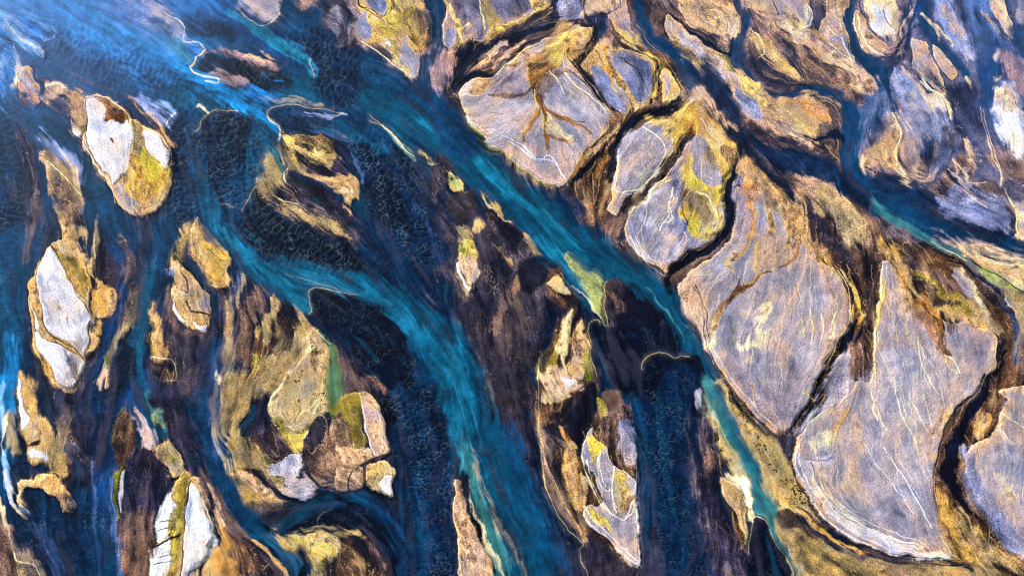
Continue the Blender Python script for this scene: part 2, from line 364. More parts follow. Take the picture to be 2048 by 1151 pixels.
P umber f3 w5 s.4 t1.8 z1 | 1460,380 1560,300 1640,360 1700,440 1650,500 1560,520 1490,450
P ink f3 w4 a.8 s.3 | 1420,360 1480,410 1510,460 1490,470 1440,400
P ink f3 w3 a.8 s.3 | 1605,365 1660,385 1700,430 1680,430
P olive f4 w4 s.4 Tmoss_patch | 1550,245 1600,260 1640,300 1700,340 1740,330 1730,420 1705,445 1640,370 1590,310
P ygold f3 w4 a.8 | 1640,330 1730,330 1760,290 1730,420 1705,440
P sand f4 w3 s.4 z1.2 | 1550,210 1640,290 1730,310 1790,240 1900,200 1890,100 1890,0 1700,60
P silt f2.5 w3 s.3 z1.3 t1.4 IM13 | 1830,235 1875,260 1875,310 1850,380 1800,445 1775,420 1762,360 1790,290
L sand W1.6 | 1762,360 1785,290 1830,232 1875,255 1878,320 1850,385 1800,448 1775,425
P lil f3 w5 s.6 z1.2 t1.8 Tsalt_crust | 1530,520 1600,490 1680,450 1730,450 1735,540 1700,610 1620,600 1560,570
P brown f3 w4 s.4 z1.4 t1.8 IM14 | 1740,370 1800,450 1870,350 1900,330 1960,400 2014,400 2040,470 2080,560 2070,640 1960,640 1840,640 1800,580 1770,540 1735,480
P pink f3 w5 s.5 a.6 t1.8 | 1750,540 1850,620 1990,600 2050,640 1830,660
P lil f3 w5 s.6 z1 t1.8 | 1620,620 1750,600 1830,650 1790,700 1700,700 1640,660
P lil f3 w5 s.6 z1 t1.8 a.8 | 1940,520 2020,540 2014,600 1960,580
P ink f2 s.3 a.9 | 1750,545 1790,570 1845,650 1830,655 1790,600
P khaki f8 w4 s.5 z.6 IM15 | 1330,560 1420,545 1500,610 1600,700 1700,750 1560,800 1480,810 1440,770 1400,690 1350,620
P peach f4 w5 a.6 s.6 | 1430,580 1500,620 1560,680 1500,660
P dsilt f4 w4 s.5 a.9 | 1400,545 1480,540 1580,630 1680,700 1560,690 1460,590
P dsilt f6 w4 s.5 a.8 | 1440,740 1600,740 1750,720 1560,800 1460,810
S moss W3,5,4 f2.5 s.5 a.8 | 1370,290 1340,380 1330,480
S moss W2,3 f2 a.8 | 1500,520 1540,570
P green f8 w4 k | 1900,30 1960,40 1990,200 1920,260 1890,200
P olive f6 w4 s.4 | 1960,160 2060,160 2080,300 2000,300
P peach f3 w5 z1.2 t1.8 s.4 | 1900,270 1960,225 2014,300 2060,380 2040,500 1960,420 1900,340
P ink f10 s.3 k a.95 | 1460,820 1560,790 1760,700 1900,660 2014,640 2100,620 2250,680 2330,740 2200,760 2014,770 1880,800 1820,880 1700,900 1560,890
P ink f9 s.4 | 1840,790 1950,770 2100,790 2250,900 2330,1100 2330,1300 2200,1200 2100,1040 1980,960 1880,890 1825,850
L khaki W1.2 a.8 | 1900,765 1850,790 1825,840 1830,870 1860,890
S teal W20,26,26 f8 s.5 a.5 k | 1600,880 1750,780 1900,720
P khaki f6 w5 s.6 z.7 IM16 | 1560,890 1660,910 1800,900 1950,930 1960,1000 2014,1060 2100,1200 2100,1250 1800,1250 1780,1110 1700,1010
P ygold f7 w5 s.5 a.8 | 1660,930 1800,950 1920,980 1930,1060 1840,1080 1760,1010
P moss f6 w7 s.6 a.55 Tmoss_patch | 1790,1020 1850,1060 1930,1080 1920,1140 1850,1130
P plum f5 w5 s.6 a.8 t1.6 | 1930,1060 2000,1000 2014,1151 1960,1151 1930,1110
P plum f4 s.7 a.8 | 1870,920 1960,910 2050,940 1980,960 1880,950
P ink f2.5 | 1730,1090 1760,1110 1780,1200 1700,1200 1715,1120
P silt f6 w5 s.8 z.6 | 1380,960 1440,950 1560,1030 1640,1100 1690,1200 1400,1200 1390,1060
S tan W4,6,4 f3 s.7 a.8 | 1470,960 1570,1050 1660,1151
# left islands bottom
P tan f6 w4 s.5 z.9 t1.5 IM17 | 130,-30 170,0 210,110 240,200 290,290 300,380 280,470 240,520 190,520 140,440 150,400 130,330 110,230 108,60
P gold f4 w5 a.7 s.5 | 160,60 200,120 230,200 180,260 160,180
P snow f2 w2 s.3 Tsalt_crust | 115,20 130,60 135,190 175,250 160,290 140,320 125,280 110,190
P white f2 w3 s.6 t1.5 | 165,445 210,420 285,440 265,480 220,480 170,470
P ink f2.5 w3 s.4 a.9 | 130,430 200,370 240,365 230,385 170,410
P tan f6 w5 s.7 z.6 | 330,260 390,240 400,290 375,400 410,470 370,570 290,560 260,540 300,440 320,350
P moss f4 w5 s.6 a.6 | 330,420 360,460 360,530 320,490
L sand W1.3 | 420,225 395,300 378,360 370,430
P brown f7 w5 s.7 z.5 | 400,300 470,370 520,470 535,545 440,470 380,440
P ink f6 w4 s.7 | 410,475 470,490 530,560 510,640 400,620 370,580
P navy f4 w3 s.2 k | 65,540 110,505 200,525 280,500 300,440 300,530 240,580 130,615 75,600
P tan f3 w4 s.5 z1.2 t1.7 IM18 | 110,625 200,590 290,560 350,600 410,680 442,740 435,795 400,795 340,740 280,680 220,640 140,660 150,760 120,700
P llil f2 w3 a.9 s.4 Tsalt_crust | 390,700 425,740 435,780 415,780
P navy f4 s.3 | 140,660 220,635 290,690 350,760 240,800 170,740
S cream W3,6,7,5 f3 s.6 a.8 z.7 | 30,560 70,680 110,770 160,830
L cream W1 a.8 | 120,640 135,740 170,790
S khaki W14,12,10 f6 s.7 a.8 | 40,220 60,330 110,430
S cream W3,3,2 f2 s.6 a.7 | 40,190 20,330 25,450
S cream W3,5,5 f3 s.7 a.7 | -5,700 30,840 60,920
P brown f7 w5 s.8 z.7 t1.5 IM19 | -60,780 50,880 100,960 200,1040 245,1200 -60,1200
P khaki f3 w4 s.5 a.9 Tmoss_patch | 110,1105 180,1085 225,1151 240,1250 100,1250
L cream W2.2 | 60,900 90,1030 130,1070 190,1085 228,1151
P peach f4 s.6 a.7 | 90,1000 120,1000 210,1070 200,1100 120,1070
P silt f5 s.7 a.7 z.4 | 170,900 270,1000 260,1030 200,960
# centre-left islands bottom
P umber f5 w5 s.7 z.8 t1.7 IM20 | 700,180 750,210 770,300 760,380 730,500 700,620 700,840 680,840 665,700 670,540 650,430 645,330 670,240
P khaki f3 w5 s.7 a.8 | 680,340 740,240 760,290 740,350 690,400
S moss W3,5,4,3 f2.5 s.5 a.8 | 700,180 655,310 650,420
S moss W3,6,5,3 f2.5 s.5 a.9 | 710,450 680,560 670,650 680,820
P llil f2 w2 s.4 Tsalt_crust | 700,560 715,540 705,700 690,780 690,660
P lime f4 w5 s.6 z.6 a.8 | 860,110 940,240 950,290 900,250
P lil f6 w5 s.8 z.6 | 790,250 840,290 890,400 850,410 820,350
P plum f10 w6 s.8 z.5 t1.3 | 800,420 900,400 960,500 1000,600 960,700 900,800 860,900 780,1000 740,1200 700,1200 700,900 740,640
P brown f10 w6 s.7 z.5 a.8 | 700,860 760,840 850,900 880,980 860,1200 720,1200
P khaki f4 w5 s.6 z1 t1.4 IM21 | 910,400 960,380 1010,420 1055,470 1065,540 1010,600 960,570 930,520 890,470
P moss f2 w4 a.7 | 985,465 1010,490 1000,510
P ink f3 w3 s.3 | 940,500 1000,590 1060,545 1070,560 1030,620 960,660 990,610 930,520
P tan f3 w3 s.5 z1.6 t1.4 IM22 | 1060,540 1095,580 1150,580 1180,700 1222,820 1225,900 1190,1010 1150,1100 1130,1200 880,1200 885,1060 890,980 950,890 1000,740 1010,640
P llil f2 w2 z1.9 s.4 t1.3 Tsalt_crust | 1003,650 1000,780 998,900 940,930 960,850 980,740
P llil f2 w2 s.4 t1.3 Tsalt_crust | 890,1010 990,960 980,1060 960,1200 885,1200
P olive f3 w4 s.6 a.9 Tmoss_patch | 1015,650 1060,600 1080,580 1085,700 1060,820 1050,880 1000,890 1010,780
P yel f3 w4 s.6 a.8 | 985,960 1035,940 1030,1050 1000,1100 970,1050
P ink f2 w2 | 875,990 950,940 1020,915 1045,885 1050,900 1030,935 950,965 890,1000
P white f2 w2 z2.4 s.15 Tsalt_crust | 1103,612 1135,650 1165,720 1190,800 1215,850 1215,930 1180,1020 1150,1100 1090,1140 1060,1200 1040,1200 1062,1000 1070,880 1075,760 1090,680
P snow f5 w5 s.3 | 1085,880 1150,860 1200,880 1195,980 1160,1050 1100,1060 1080,980
P lil f4 w3 a.8 s.4 | 1060,1151 1080,1070 1160,1050 1130,1130 1080,1200
P rust f1.5 w3 a.8 | 1085,950 1105,980 1115,1010 1095,1000
L umber W1.4 | 1095,610 1085,700 1065,860 1055,1050 1040,1170
L ivory W1.6 | 1108,615 1140,650 1180,740 1220,840 1220,920 1190,1020
P tan f8 w8 s1 t1.6 a.85 | 1240,900 1330,960 1390,1060 1400,1200 1130,1200 1180,1080 1230,980
P umber f4 w5 s.7 a.7 | 1230,860 1300,900 1380,960 1430,1060 1400,1200 1370,1060 1280,960
P peach f6 w4 s.6 z.8 a.7 | 1160,570 1200,650 1210,780 1250,900 1200,800 1170,680
S sea W40,44,40,34,30 f10 s.5 k | 1140,150 1170,330 1240,560 1330,720 1450,850
S sand W3,7,8,5,3 f4 s.8 a.7 | 1255,20 1230,180 1240,360 1290,480 1330,560
@E
# middle small bar and fan
P khaki f5 w4 s.4 z.6 IM30 | 680,210 740,240 770,330 790,430 790,500 770,570 740,620 700,640 680,590 670,460 690,380
P yel f3 w4 s.3 a.7 Tmoss_patch | 695,330 740,300 770,340 778,400 750,430 700,405
P moss f2 w5 a.7 | 695,340 720,350 715,380 695,390
P peach f2.5 w4 s.4 t1.5 | 690,430 780,420 788,500 740,570 710,500
P snow f1.5 w1.5 Tsalt_crust | 672,440 685,430 700,500 730,560 755,575 745,598 715,565 685,500
P lil f2 w2 a.8 | 775,430 792,440 788,500 760,560
P silt f5 w4 s.6 | 655,510 690,560 740,650 720,665 680,620
P silt f8 w6 s.8 z.6 t1.2 | 830,70 900,140 990,200 1070,280 1120,350 1060,400 1000,460 960,460 920,420 880,340 850,240 830,150
P khaki f3 w5 s.7 a.9 | 820,60 880,110 990,200 960,195 880,150 840,100
P ink f5 w5 s.7 a.7 | 930,210 1000,230 1060,280 1000,370 960,360 920,280
P tan f5 w5 s.8 a.9 z.7 | 870,330 930,380 980,440 990,470 940,440 900,390
P sand f4 w3 s.6 a.8 | 795,190 830,220 810,270 770,260
P khaki f4 w4 s.5 a.8 | 1060,260 1100,290 1150,350 1165,390 1120,360 1080,310
P silt f7 w5 s.8 z.5 t1.2 | 560,-180 640,-60 600,0 560,60 620,160 680,220 620,260 540,220 500,120
P peach f3 w3 s.4 IM31 | 615,-20 690,-40 700,10 690,25 640,30 620,10
P mud f4 w4 s.4 r.3 | 640,40 720,20 770,40 780,130 720,180 640,150 620,90
P ink f7 w5 s.6 a.8 | 1000,500 1100,370 1200,420 1240,480 1180,520 1080,620 1000,560
P ink f8 w5 s.7 a.7 | 640,640 700,700 740,860 800,1000 740,900 690,760
P ink f10 w5 s.8 a.7 | 1180,640 1300,620 1290,740 1200,820 1170,1000 1140,1160 1100,1000 1150,780
S mud W30,60,80,80 f20 s.9 a.7 | 920,620 960,800 980,1000 1000,1151
S plum W12,20,30,40 f10 s.9 a.7 | 880,560 860,700 870,860 930,1100
S brown W10,16,14 f6 s.9 a.6 | 1000,560 930,700 880,800
# green delta
P lime f7 w4 s.5 z.4 a.9 | 1310,380 1400,430 1530,540 1520,600 1535,700 1548,795 1490,740 1440,660 1400,560 1340,470
P teal f8 w3 s.6 a.8 k | 1330,380 1450,440 1540,520 1560,540 1500,520 1400,460
S cream W2,3,4,3 f2.5 s.7 a.7 | 1340,560 1420,640 1480,720 1535,790
P moss f3 w3 a.7 | 1520,700 1548,790 1510,760
L cream W1.6 | 1545,535 1525,570 1530,640 1528,700 1548,795
P mud f8 w5 s.5 z.5 | 1530,560 1580,535 1640,560 1720,620 1820,690 1850,740 1760,800 1620,830 1560,800 1535,700
P brown f4 w5 s.7 a.7 | 1540,600 1620,640 1640,680 1580,800 1550,790 1590,700
P ink f12 w4 s.4 | 1640,560 1800,660 1890,740 1920,820 1950,930 1880,950 1790,960 1740,1010 1740,1200 1560,1151 1500,900 1430,820 1435,770 1480,762 1580,830
P dsilt f8 w4 s.6 z.4 a.8 | 1850,790 1910,810 1960,940 1900,950 1850,900
L cream W1.6 | 1450,1000 1435,900 1425,820 1435,770 1475,758 1500,775
S silt W5,8,8,5 f5 s.8 a.8 | 1440,860 1500,960 1560,1080 1600,1160
P ink f4 w2 r.2 | 1745,1010 1775,970 1840,950 1880,955 1930,968 2000,965 2080,1000 2120,1300 1900,1300 1740,1250
L cream W1.8 | 1740,1040 1748,1000 1780,965 1830,952 1870,955 1930,972 1960,962 2010,972
S aqua W2,3,3,2 f2 s.6 a.8 | 1760,580 1860,670 1920,770 1980,880
# moss bar column
P umber f6 w5 s.6 z.8 t1.5 IM32 | 1190,530 1240,480 1290,520 1350,600 1370,660 1390,760 1420,900 1460,1000 1490,1080 1510,1200 1560,1300 1630,1400 1670,1500 1700,1700 1710,1900 1730,2170 1640,2130 1480,2050 1380,1950 1290,1830 1220,1700 1170,1560 1140,1420 1135,1200 1150,1080 1160,980 1210,900 1230,800 1290,720 1200,640
P sand f3 w4 s.5 z1.2 a.9 | 1200,530 1260,520 1310,560 1330,610 1290,620 1230,600
P cream f3 w3 s.5 z1.3 a.85 | 1290,760 1330,720 1320,820 1300,940 1300,1020 1350,1130 1290,1140 1270,1040 1240,930 1260,850
P tan f3 w3 s.4 z1.1 | 1390,760 1415,900 1440,980 1400,1100 1330,1080 1310,1030 1340,960 1350,860
P ink f2.5 w2 s.2 | 1375,650 1390,730 1350,800 1330,880 1320,860 1330,780 1370,710
P moss f4 w4 s.5 a.8 Tmoss_patch | 1415,970 1445,1000 1450,1110 1420,1120 1410,1050
P olive f6 w5 s.6 a.6 | 1200,900 1240,930 1240,1050 1160,1100 1150,1010
L sand W2 | 1388,770 1355,820 1340,900 1320,990 1300,1040
L cream W1.2 | 1420,880 1450,980 1480,1080
P snow f4 w4 a.9 | 1280,1110 1330,1100 1360,1120 1320,1151
@H
P peach f4 w5 s.5 a.7 | 1180,30 1340,0 1400,40 1380,90 1250,100 1170,80
P snow f3 w4 a.9 | 1285,20 1350,20 1340,60 1300,50
P sand f4 w5 s.6 a.7 | 1160,100 1300,90 1350,130 1240,160 1150,170
P ink f6 w5 s.6 a.9 | 1420,60 1480,50 1480,160 1430,220 1400,330 1400,400 1370,560 1330,480 1300,400 1260,380 1180,300 1230,270 1300,220 1380,170
P dsilt f6 w4 s.8 a.8 | 1160,280 1260,380 1270,520 1300,700 1400,850 1370,880 1240,740 1170,560 1150,400
P tan f6 w6 s.9 z1.2 t1.6 a.85 | 1310,440 1370,500 1440,620 1440,700 1380,760 1340,720 1310,620 1280,520
S moss W1.5,3,3,2 f1.5 a.9 | 1265,460 1280,590 1320,690 1350,750
P lil f2.5 w3 z1.6 s.4 t1.4 Tsalt_crust | 1440,290 1480,380 1540,410 1560,480 1610,540 1700,600 1708,720 1725,900 1730,1100 1640,1050 1540,950 1450,880 1400,800 1420,740 1500,720 1440,560 1395,470 1400,400
P brown f3 w5 s.5 z1.5 t1.7 | 1490,230 1560,220 1620,170 1670,220 1690,320 1702,420 1705,530 1640,525 1580,500 1555,420 1500,390 1470,300
P blil f3 w5 s.7 a.8 t1.6 | 1590,280 1680,260 1700,420 1660,440 1600,360
P brown f4 w5 s.6 t1.4 | 1500,80 1560,60 1650,150 1660,210 1580,240 1540,180
P olive f2.5 w3 s.4 | 1485,100 1530,140 1545,230 1500,230 1480,170
P yel f2.5 w4 s.5 a.9 Tmoss_patch | 1420,370 1455,340 1490,400 1520,410 1480,460 1490,600 1470,540 1440,460
P yel f3 w5 s.5 a.8 Tmoss_patch | 1420,740 1470,760 1520,830 1555,900 1500,870 1440,820
P sand f4 w5 s.5 a.8 | 1560,560 1610,560 1650,620 1650,720 1600,820 1560,700
P rust f3 w4 s.5 a.8 | 1610,780 1650,700 1700,690 1690,720 1640,790
L ivory W2.2 | 1500,440 1480,520 1490,620 1530,660 1560,640 1580,520
L ivory W2.2 | 1395,470 1430,600 1490,720 1560,800 1620,830 1660,790 1690,730
L ivory W2 | 1560,650 1575,740 1590,790
L white W2.6 | 1402,770 1420,830 1500,910 1600,1000 1690,1070 1732,1095
L llil W1.6 | 1735,1100 1725,960 1712,800 1706,680 1700,560
L ink W2.4 | 1610,540 1660,535 1710,550
S sand W3,4,4,3 f2.5 s.8 a.8 | 1170,560 1230,700 1320,830 1410,950
S brown W10,14,12,8 f5 s.8 a.8 | 1150,380 1190,600 1270,760 1390,920
L cream W1.2 | 1150,170 1145,300 1160,480 1190,640 1260,800 1330,900 1400,960 1380,1000 1385,1060 1420,1110 1430,1160
P plum f10 w3 s.6 z.3 | 1385,1000 1420,960 1520,1000 1640,1080 1740,1130 1800,1250 1440,1250 1420,1110
P silt f8 w3 s.8 a.7 | 1745,1050 1780,860 1850,820 1890,980 1900,1151 1760,1200
S silt W6,8,8,4 f5 s.8 a.7 | 1720,330 1760,480 1790,640 1770,820
# wedge bar right of stones
P lil f2.5 w2 z1.8 s.3 t1.2 IM33 | 105,108 155,102 200,150 240,210 265,300 278,400 285,455 215,470 175,400 150,320 130,220
P peach f3 w3 a.5 s.5 | 190,250 260,330 280,440 220,455 190,380
L white W2.6 | 108,112 130,180 150,280 170,380 205,460
L sand W2 | 110,115 155,102 200,145 240,205
P olive f3 w3 s.4 z1.3 | 20,140 105,112 125,200 140,320 160,400 130,430 80,420 70,330 30,260
P peach f2.5 w3 s.4 z1.3 t1.3 q1 IM34 | -20,500 20,520 70,540 45,640 0,650 -20,650
P peach f2.5 w3 s.4 z1.3 t1.3 q1 IM34 | 80,540 130,540 135,645 60,645
P peach f2.5 w3 s.4 z1.3 t1.3 q1 IM34 | 60,420 180,420 205,470 140,515 50,500 0,480 -20,400
P sand f2 w4 z1.4 t1.3 q1 IM35 | 160,550 200,510 270,490 300,540 318,640 318,705 250,690 200,660 155,640
P white f2.5 w3 a.7 Tsalt_crust | 235,600 290,570 312,640 305,690 260,680 230,640
P olive f2 w4 a.5 | 215,560 245,570 220,600
L ink W2.6 | 140,515 200,475 285,458
L ink W2.6 | 70,520 130,520 150,560 150,645
L ink W2.2 | 75,545 60,600 45,645
L cream W2.2 | 90,430 120,425 150,435 180,430
# dark curve at left
P mud f7 w5 s.7 z.6 t1.7 IM36 | -60,880 40,870 110,900 160,960 230,1040 290,1151 300,1250 -60,1250
P khaki f4 w5 s.8 a.8 t1.8 | -60,900 60,885 120,920 40,935 -60,940
P khaki f4 w5 s.8 a.7 t1.8 | -60,980 90,1000 160,1060 100,1100 20,1060 -60,1100
P plum f7 w4 s.6 a.8 | 240,720 320,700 370,740 380,860 330,800 260,760
# sliver bar
P pink f2.5 w3 z1.5 s.5 t1.6 IM37 | 668,585 690,610 710,680 740,740 745,800 790,900 840,1000 880,1100 900,1200 700,1250 685,1080 668,880 662,700
P peach f3 w4 a.7 t1.8 s.5 | 690,800 740,780 780,900 830,1000 870,1151 760,1180 720,960
P silt f3 w2 a.8 | 668,590 700,640 740,740 720,740 680,680
P ink f4 w1 a.95 | 742,740 765,790 800,870 850,960 890,1060 930,1200 900,1200 870,1090 820,980 770,860 742,780
L cream W1.6 | 665,600 664,760 672,900 690,1050 705,1160
S cream W2,4,6,6,4 f3 s.7 a.75 | 740,620 770,760 820,900 860,1000 900,1100
S aqua W10,16,18,16 f7 s.4 k | 730,520 780,700 850,850 940,1100
S aqua W10,14,10 f8 s.5 k a.7 | 720,330 715,450 740,560
S khaki W2,5,7,9,8 f4 s.8 a.7 | 765,420 800,600 880,800 960,960 1060,1151
S ink W16,22,20 f8 s.4 a.8 | 690,400 690,520 730,680
P ink f12 w5 s.6 a.6 | 850,380 950,560 1000,740 960,860 900,700 850,540
P navy f9 w4 r1.2 s.3 | 300,60 420,40 540,120 600,320 640,500 650,700 650,900 680,1250 520,1250 520,900 460,650 380,480 340,260
P ink f9 w4 r.8 a.6 | 470,40 580,60 620,260 600,400 520,300 480,160
P navy f9 w4 r1.2 s.3 | 1720,80 1850,150 1960,60 2040,60 2020,500 1960,900 1960,1250 1880,1151 1840,900 1810,640 1780,400 1740,240
P ink f8 w4 | 1770,60 1860,20 1960,40 1980,140 1880,190 1790,130
@B
# leaf bar at the top
P pink f5 w4 s.5 z.9 t1.5 IK1 | 30,-80 45,30 80,100 90,190 70,230 130,270 200,300 290,360 360,412 430,443 455,400 495,310 518,220 528,150 512,80 478,10 470,-80
P tan f4 w5 s.4 z1.5 t1.6 | 90,-60 110,60 110,130 110,220 150,260 230,260 300,330 360,410 420,430 470,340 500,200 490,80 440,-60
P blil f4 w4 s.4 z1.5 | 95,110 150,95 195,160 185,215 150,250 112,225 90,165
P blil f4 w4 s.4 z1.5 | 125,-60 265,-60 262,60 230,92 170,60
P lil f4 w4 s.5 z1.4 | 240,250 300,280 340,380 370,400 420,430 478,320 440,240 380,240 350,310 320,280
P ygold f5 w6 s.5 z1.8 t1.3 Tmoss_patch | 275,-60 350,-60 400,60 430,130 430,170 470,240 400,215 350,190 330,230 320,260 350,330 385,420 350,400 310,310 290,240 250,230 195,225 230,150 160,120 105,50 110,40 180,90 235,110
P yel f8 w6 s.5 a.7 | 250,80 330,40 390,90 380,150 300,170 240,150
P cream f5 w4 s.5 a.8 | 250,215 275,200 290,240 265,260
P gold f3 w5 s.6 a.9 | 395,250 440,240 470,280 450,350 430,350 400,290
P lil f2 a.8 w3 | 440,330 465,325 465,360 440,355
L dsilt W2 | 105,-10 120,45 180,90 240,120
L ivory W1.6 | 130,250 200,290 290,355 360,412 430,443 452,400
S mud W6,6,4 f3 s.5 | 20,120 70,180 40,240
P dlil f5 a.6 s.6 | 0,120 50,130 80,190 40,260 0,240
# top plain bar
P dlil f3 w3 s.5 z1.4 IK2 | 605,-80 608,60 600,150 598,240 640,275 700,262 800,240 870,212 950,160 1060,122 1130,82 1185,50 1225,0 1240,-80
P steel f8 w4 s.6 a.55 | 640,-60 780,-60 800,60 770,120 700,110 650,40
P steel f8 w4 s.6 a.5 | 900,-60 1090,-40 1100,70 1000,110 920,120
P blil f4 w3 s.4 a.9 | 605,190 650,180 680,215 650,250 612,250
P ygold f4 w4 s.4 z1.7 Tmoss_patch | 612,20 645,50 670,110 700,160 735,150 745,165 705,190 715,255 670,262 680,190 650,130
P olive f6 w5 s.6 a.7 | 790,-60 850,-60 880,40 905,110 880,180 850,160 830,90 800,60
P ygold f4 w4 s.5 a.9 z1.7 Tmoss_patch | 830,230 900,165 990,140 1080,110 1120,70 1100,20 1080,-60 1220,-60 1200,30 1150,60 1060,125 950,165 880,215
P dlil f3 a.9 | 1160,-60 1200,-60 1195,20 1165,20
P cream f4 a.7 s.5 | 690,200 720,195 715,245 690,240
L ivory W1.2 a.8 | 795,-20 810,70 830,100 840,170
# dark wash
P dsilt f8 w4 s.8 z.5 t1.7 | 700,270 860,235 960,190 1100,130 1200,70 1260,-60 1380,-60 1400,100 1250,150 1090,200 980,290 880,400 760,470 690,560 620,560 570,440 590,290
P brown f8 w4 s.9 a.7 t1.7 | 880,260 960,240 1080,220 1000,300 950,370 880,420 780,430 740,420 820,340
P ink f8 w3 s.7 a.9 z.2 | 640,300 780,260 900,220 1010,190 1090,140 1100,170 1000,230 860,290 760,360 680,420 660,460
S ink W4,9,12,14 f4 s.5 | 900,420 830,440 750,452 680,470
S ink W3,6,8,7 f3 s.6 a.9 | 1400,140 1250,155 1090,180 960,230
S ink W3,5,5 f3 s.6 a.9 | 1230,215 1100,240 1000,320 900,420
S peach W4,6,5 f3 s.8 a.8 | 940,250 900,280 870,320
S peach W3,5,5,4 f3 s.8 a.8 | 1060,230 980,280 950,330 880,390
S tan W4,5,4 f3 s.8 a.7 | 860,350 800,370 770,400
P pink f10 w4 s.7 z.5 a.9 | 575,290 640,290 680,330 640,470 570,520 555,400
P blil f5 w4 s.7 a.8 | 1300,-40 1400,-60 1395,100 1310,110 1260,80
P peach f4 w4 s.5 z1.2 | 1410,-80 1600,-80 1570,40 1520,70 1430,60 1400,110
P slate f4 w6 s.4 z.6 | 1420,60 1470,40 1500,75 1570,70 1560,130 1520,190 1490,250 1450,270 1440,170
P blil f4 w4 s.5 z1.3 IK8 | 1600,-60 1645,60 1690,160 1735,255 1690,255 1630,225 1570,180 1560,90 1590,40
P ygold f5 w5 s.5 a.8 Tmoss_patch | 1570,170 1640,190 1710,235 1690,255 1620,225
P umber f4 w5 s.5 z.9 t1.8 | 1330,180 1440,140 1455,230 1420,290 1360,330 1310,330 1300,290
P tan f4 w5 s.6 t1.8 z1 | 1390,300 1480,260 1500,330 1440,400 1400,380
# big diamond bar
P lil f2.5 w2 s.4 z2 t1.2 IK3 | 720,490 770,465 880,445 950,390 1050,300 1150,240 1240,222 1310,235 1340,185 1440,158 1455,220 1400,290 1312,310 1330,370 1400,440 1480,530 1540,620 1556,700 1520,765 1460,830 1400,900 1360,975 1300,1050 1260,1078 1170,1050 1050,980 950,890 850,820 770,740 712,650 690,590 700,520
P llil f9 w5 s.5 a.7 | 1200,560 1350,520 1480,600 1520,690 1440,740 1300,700 1220,640
P llil f12 w6 s.5 a.6 | 800,560 1000,560 1080,650 1040,780 900,760 780,660
P peach f14 w5 s.6 a.45 | 780,740 950,780 1100,880 1290,960 1250,1060 1050,970 880,840
P dlil f8 w5 s.6 a.7 | 900,400 1000,420 1060,480 1040,560 900,560 870,480
P dlil f6 w5 s.5 a.6 | 1200,470 1330,420 1400,520 1250,540
P brown f6 w5 s.5 a.6 t1.4 | 1160,480 1230,420 1290,400 1260,480 1190,560 1160,600
P gold f3 w5 s.4 z2.4 t1.6 Tmoss_patch | 1450,170 1450,230 1380,290 1300,320 1280,370 1220,390 1180,430 1160,500 1110,500 1070,430 1075,390 1130,330 1200,290 1260,260 1330,215 1400,180
P ygold f5 w5 s.4 a.9 | 1200,320 1270,290 1270,350 1230,390 1195,350
P orange f4 w4 s.4 | 1090,390 1180,330 1190,350 1130,400
P umber f2.5 w4 a.75 s.4 | 1210,265 1290,235 1330,250 1270,290 1215,290
P rust f4 w5 s.6 a.7 t1.6 | 1085,400 1180,400 1230,380 1200,440 1150,490 1100,470
P tan f5 w4 s.5 z2 a.9 | 770,500 830,470 880,470 860,520 820,570 770,560
P brown f4 a.7 s.4 | 805,525 840,490 855,495 825,540
S rust W12,9,9,8,6,3 f3 s.6 z1.6 a.9 | 1120,470 1145,560 1175,640 1190,720 1195,800 1190,880
S rust W6,7,8,7,4 f3 s.7 a.9 z1.6 | 1130,570 1200,640 1270,690 1350,720 1440,765
S tan W4,6,6,3 f3 s.7 a.9 | 1150,620 1110,700 1070,770 1040,840
S tan W4,6,6,3 f3 s.7 a.9 | 1195,700 1240,760 1300,800 1350,800
S rust W4,4,3 f2 s.6 a.9 | 1200,790 1260,825 1360,810
S brown W3,6,6,4 f3 s.7 a.85 | 1110,500 1040,540 960,570 900,560
S tan W4,5,4,2 f3 s.6 a.8 | 1270,390 1300,450 1350,520 1440,560
L ygold W1.6 | 1125,560 1130,620 1160,660 1175,760
L cream W1.6 | 1195,660 1240,730 1300,780 1350,790
P cream f5 w4 s.5 a.8 | 1270,760 1350,780 1360,810 1290,800
L white W2.4 | 945,785 1010,830 1050,848 1100,895 1150,930 1200,905 1245,950 1280,1010 1295,1040
L sand W1.6 | 1190,430 1260,480 1290,560
L sand W1.4 | 1300,430 1370,520 1430,580 1500,620
L gold W2.2 | 1310,310 1400,430 1480,520 1545,620 1557,700 1520,765 1460,830 1400,905 1360,980 1300,1055
L lime W1.6 | 690,600 712,660 770,745 850,825 950,895 1060,985 1170,1055 1260,1080
L llil W1.6 | 720,670 790,735 870,805 970,885 1080,970 1180,1035 1265,1060
S dgreen W2,5,6,3 f2.5 a.85 | 735,710 800,810 850,850 910,880
L lime W1.2 | 900,430 980,375 1080,290 1180,235
S orange W3,4,4 f2 a.6 s.6 | 1440,850 1380,960 1330,1040
# three-cornered bars
P tan f5 w4 s.5 z1.2 t1.5 IK4 | 1500,270 1560,290 1650,295 1760,320 1815,375 1808,470 1785,560 1740,620 1650,665 1600,625 1540,560 1480,480 1420,400 1480,340
P blil f3 w4 s.4 z1.8 | 1575,330 1640,325 1740,350 1790,410 1795,480 1760,570 1720,590 1680,560 1640,480 1590,400
P lil f6 a.6 s.6 | 1640,350 1720,380 1740,480 1680,440
P blil f3 w4 s.4 z1.6 | 1450,400 1500,390 1550,470 1590,530 1640,590 1660,640 1600,610 1520,520
P lil f3 w4 s.5 | 1560,430 1600,450 1660,560 1680,600 1640,590 1590,520
S gold W5,7,6,5,3 f2.5 s.5 a.9 | 1530,300 1550,400 1600,470 1650,540 1690,590
S olive W6,8,6,3 f3 s.5 a.8 | 1560,290 1540,340 1580,410 1620,450
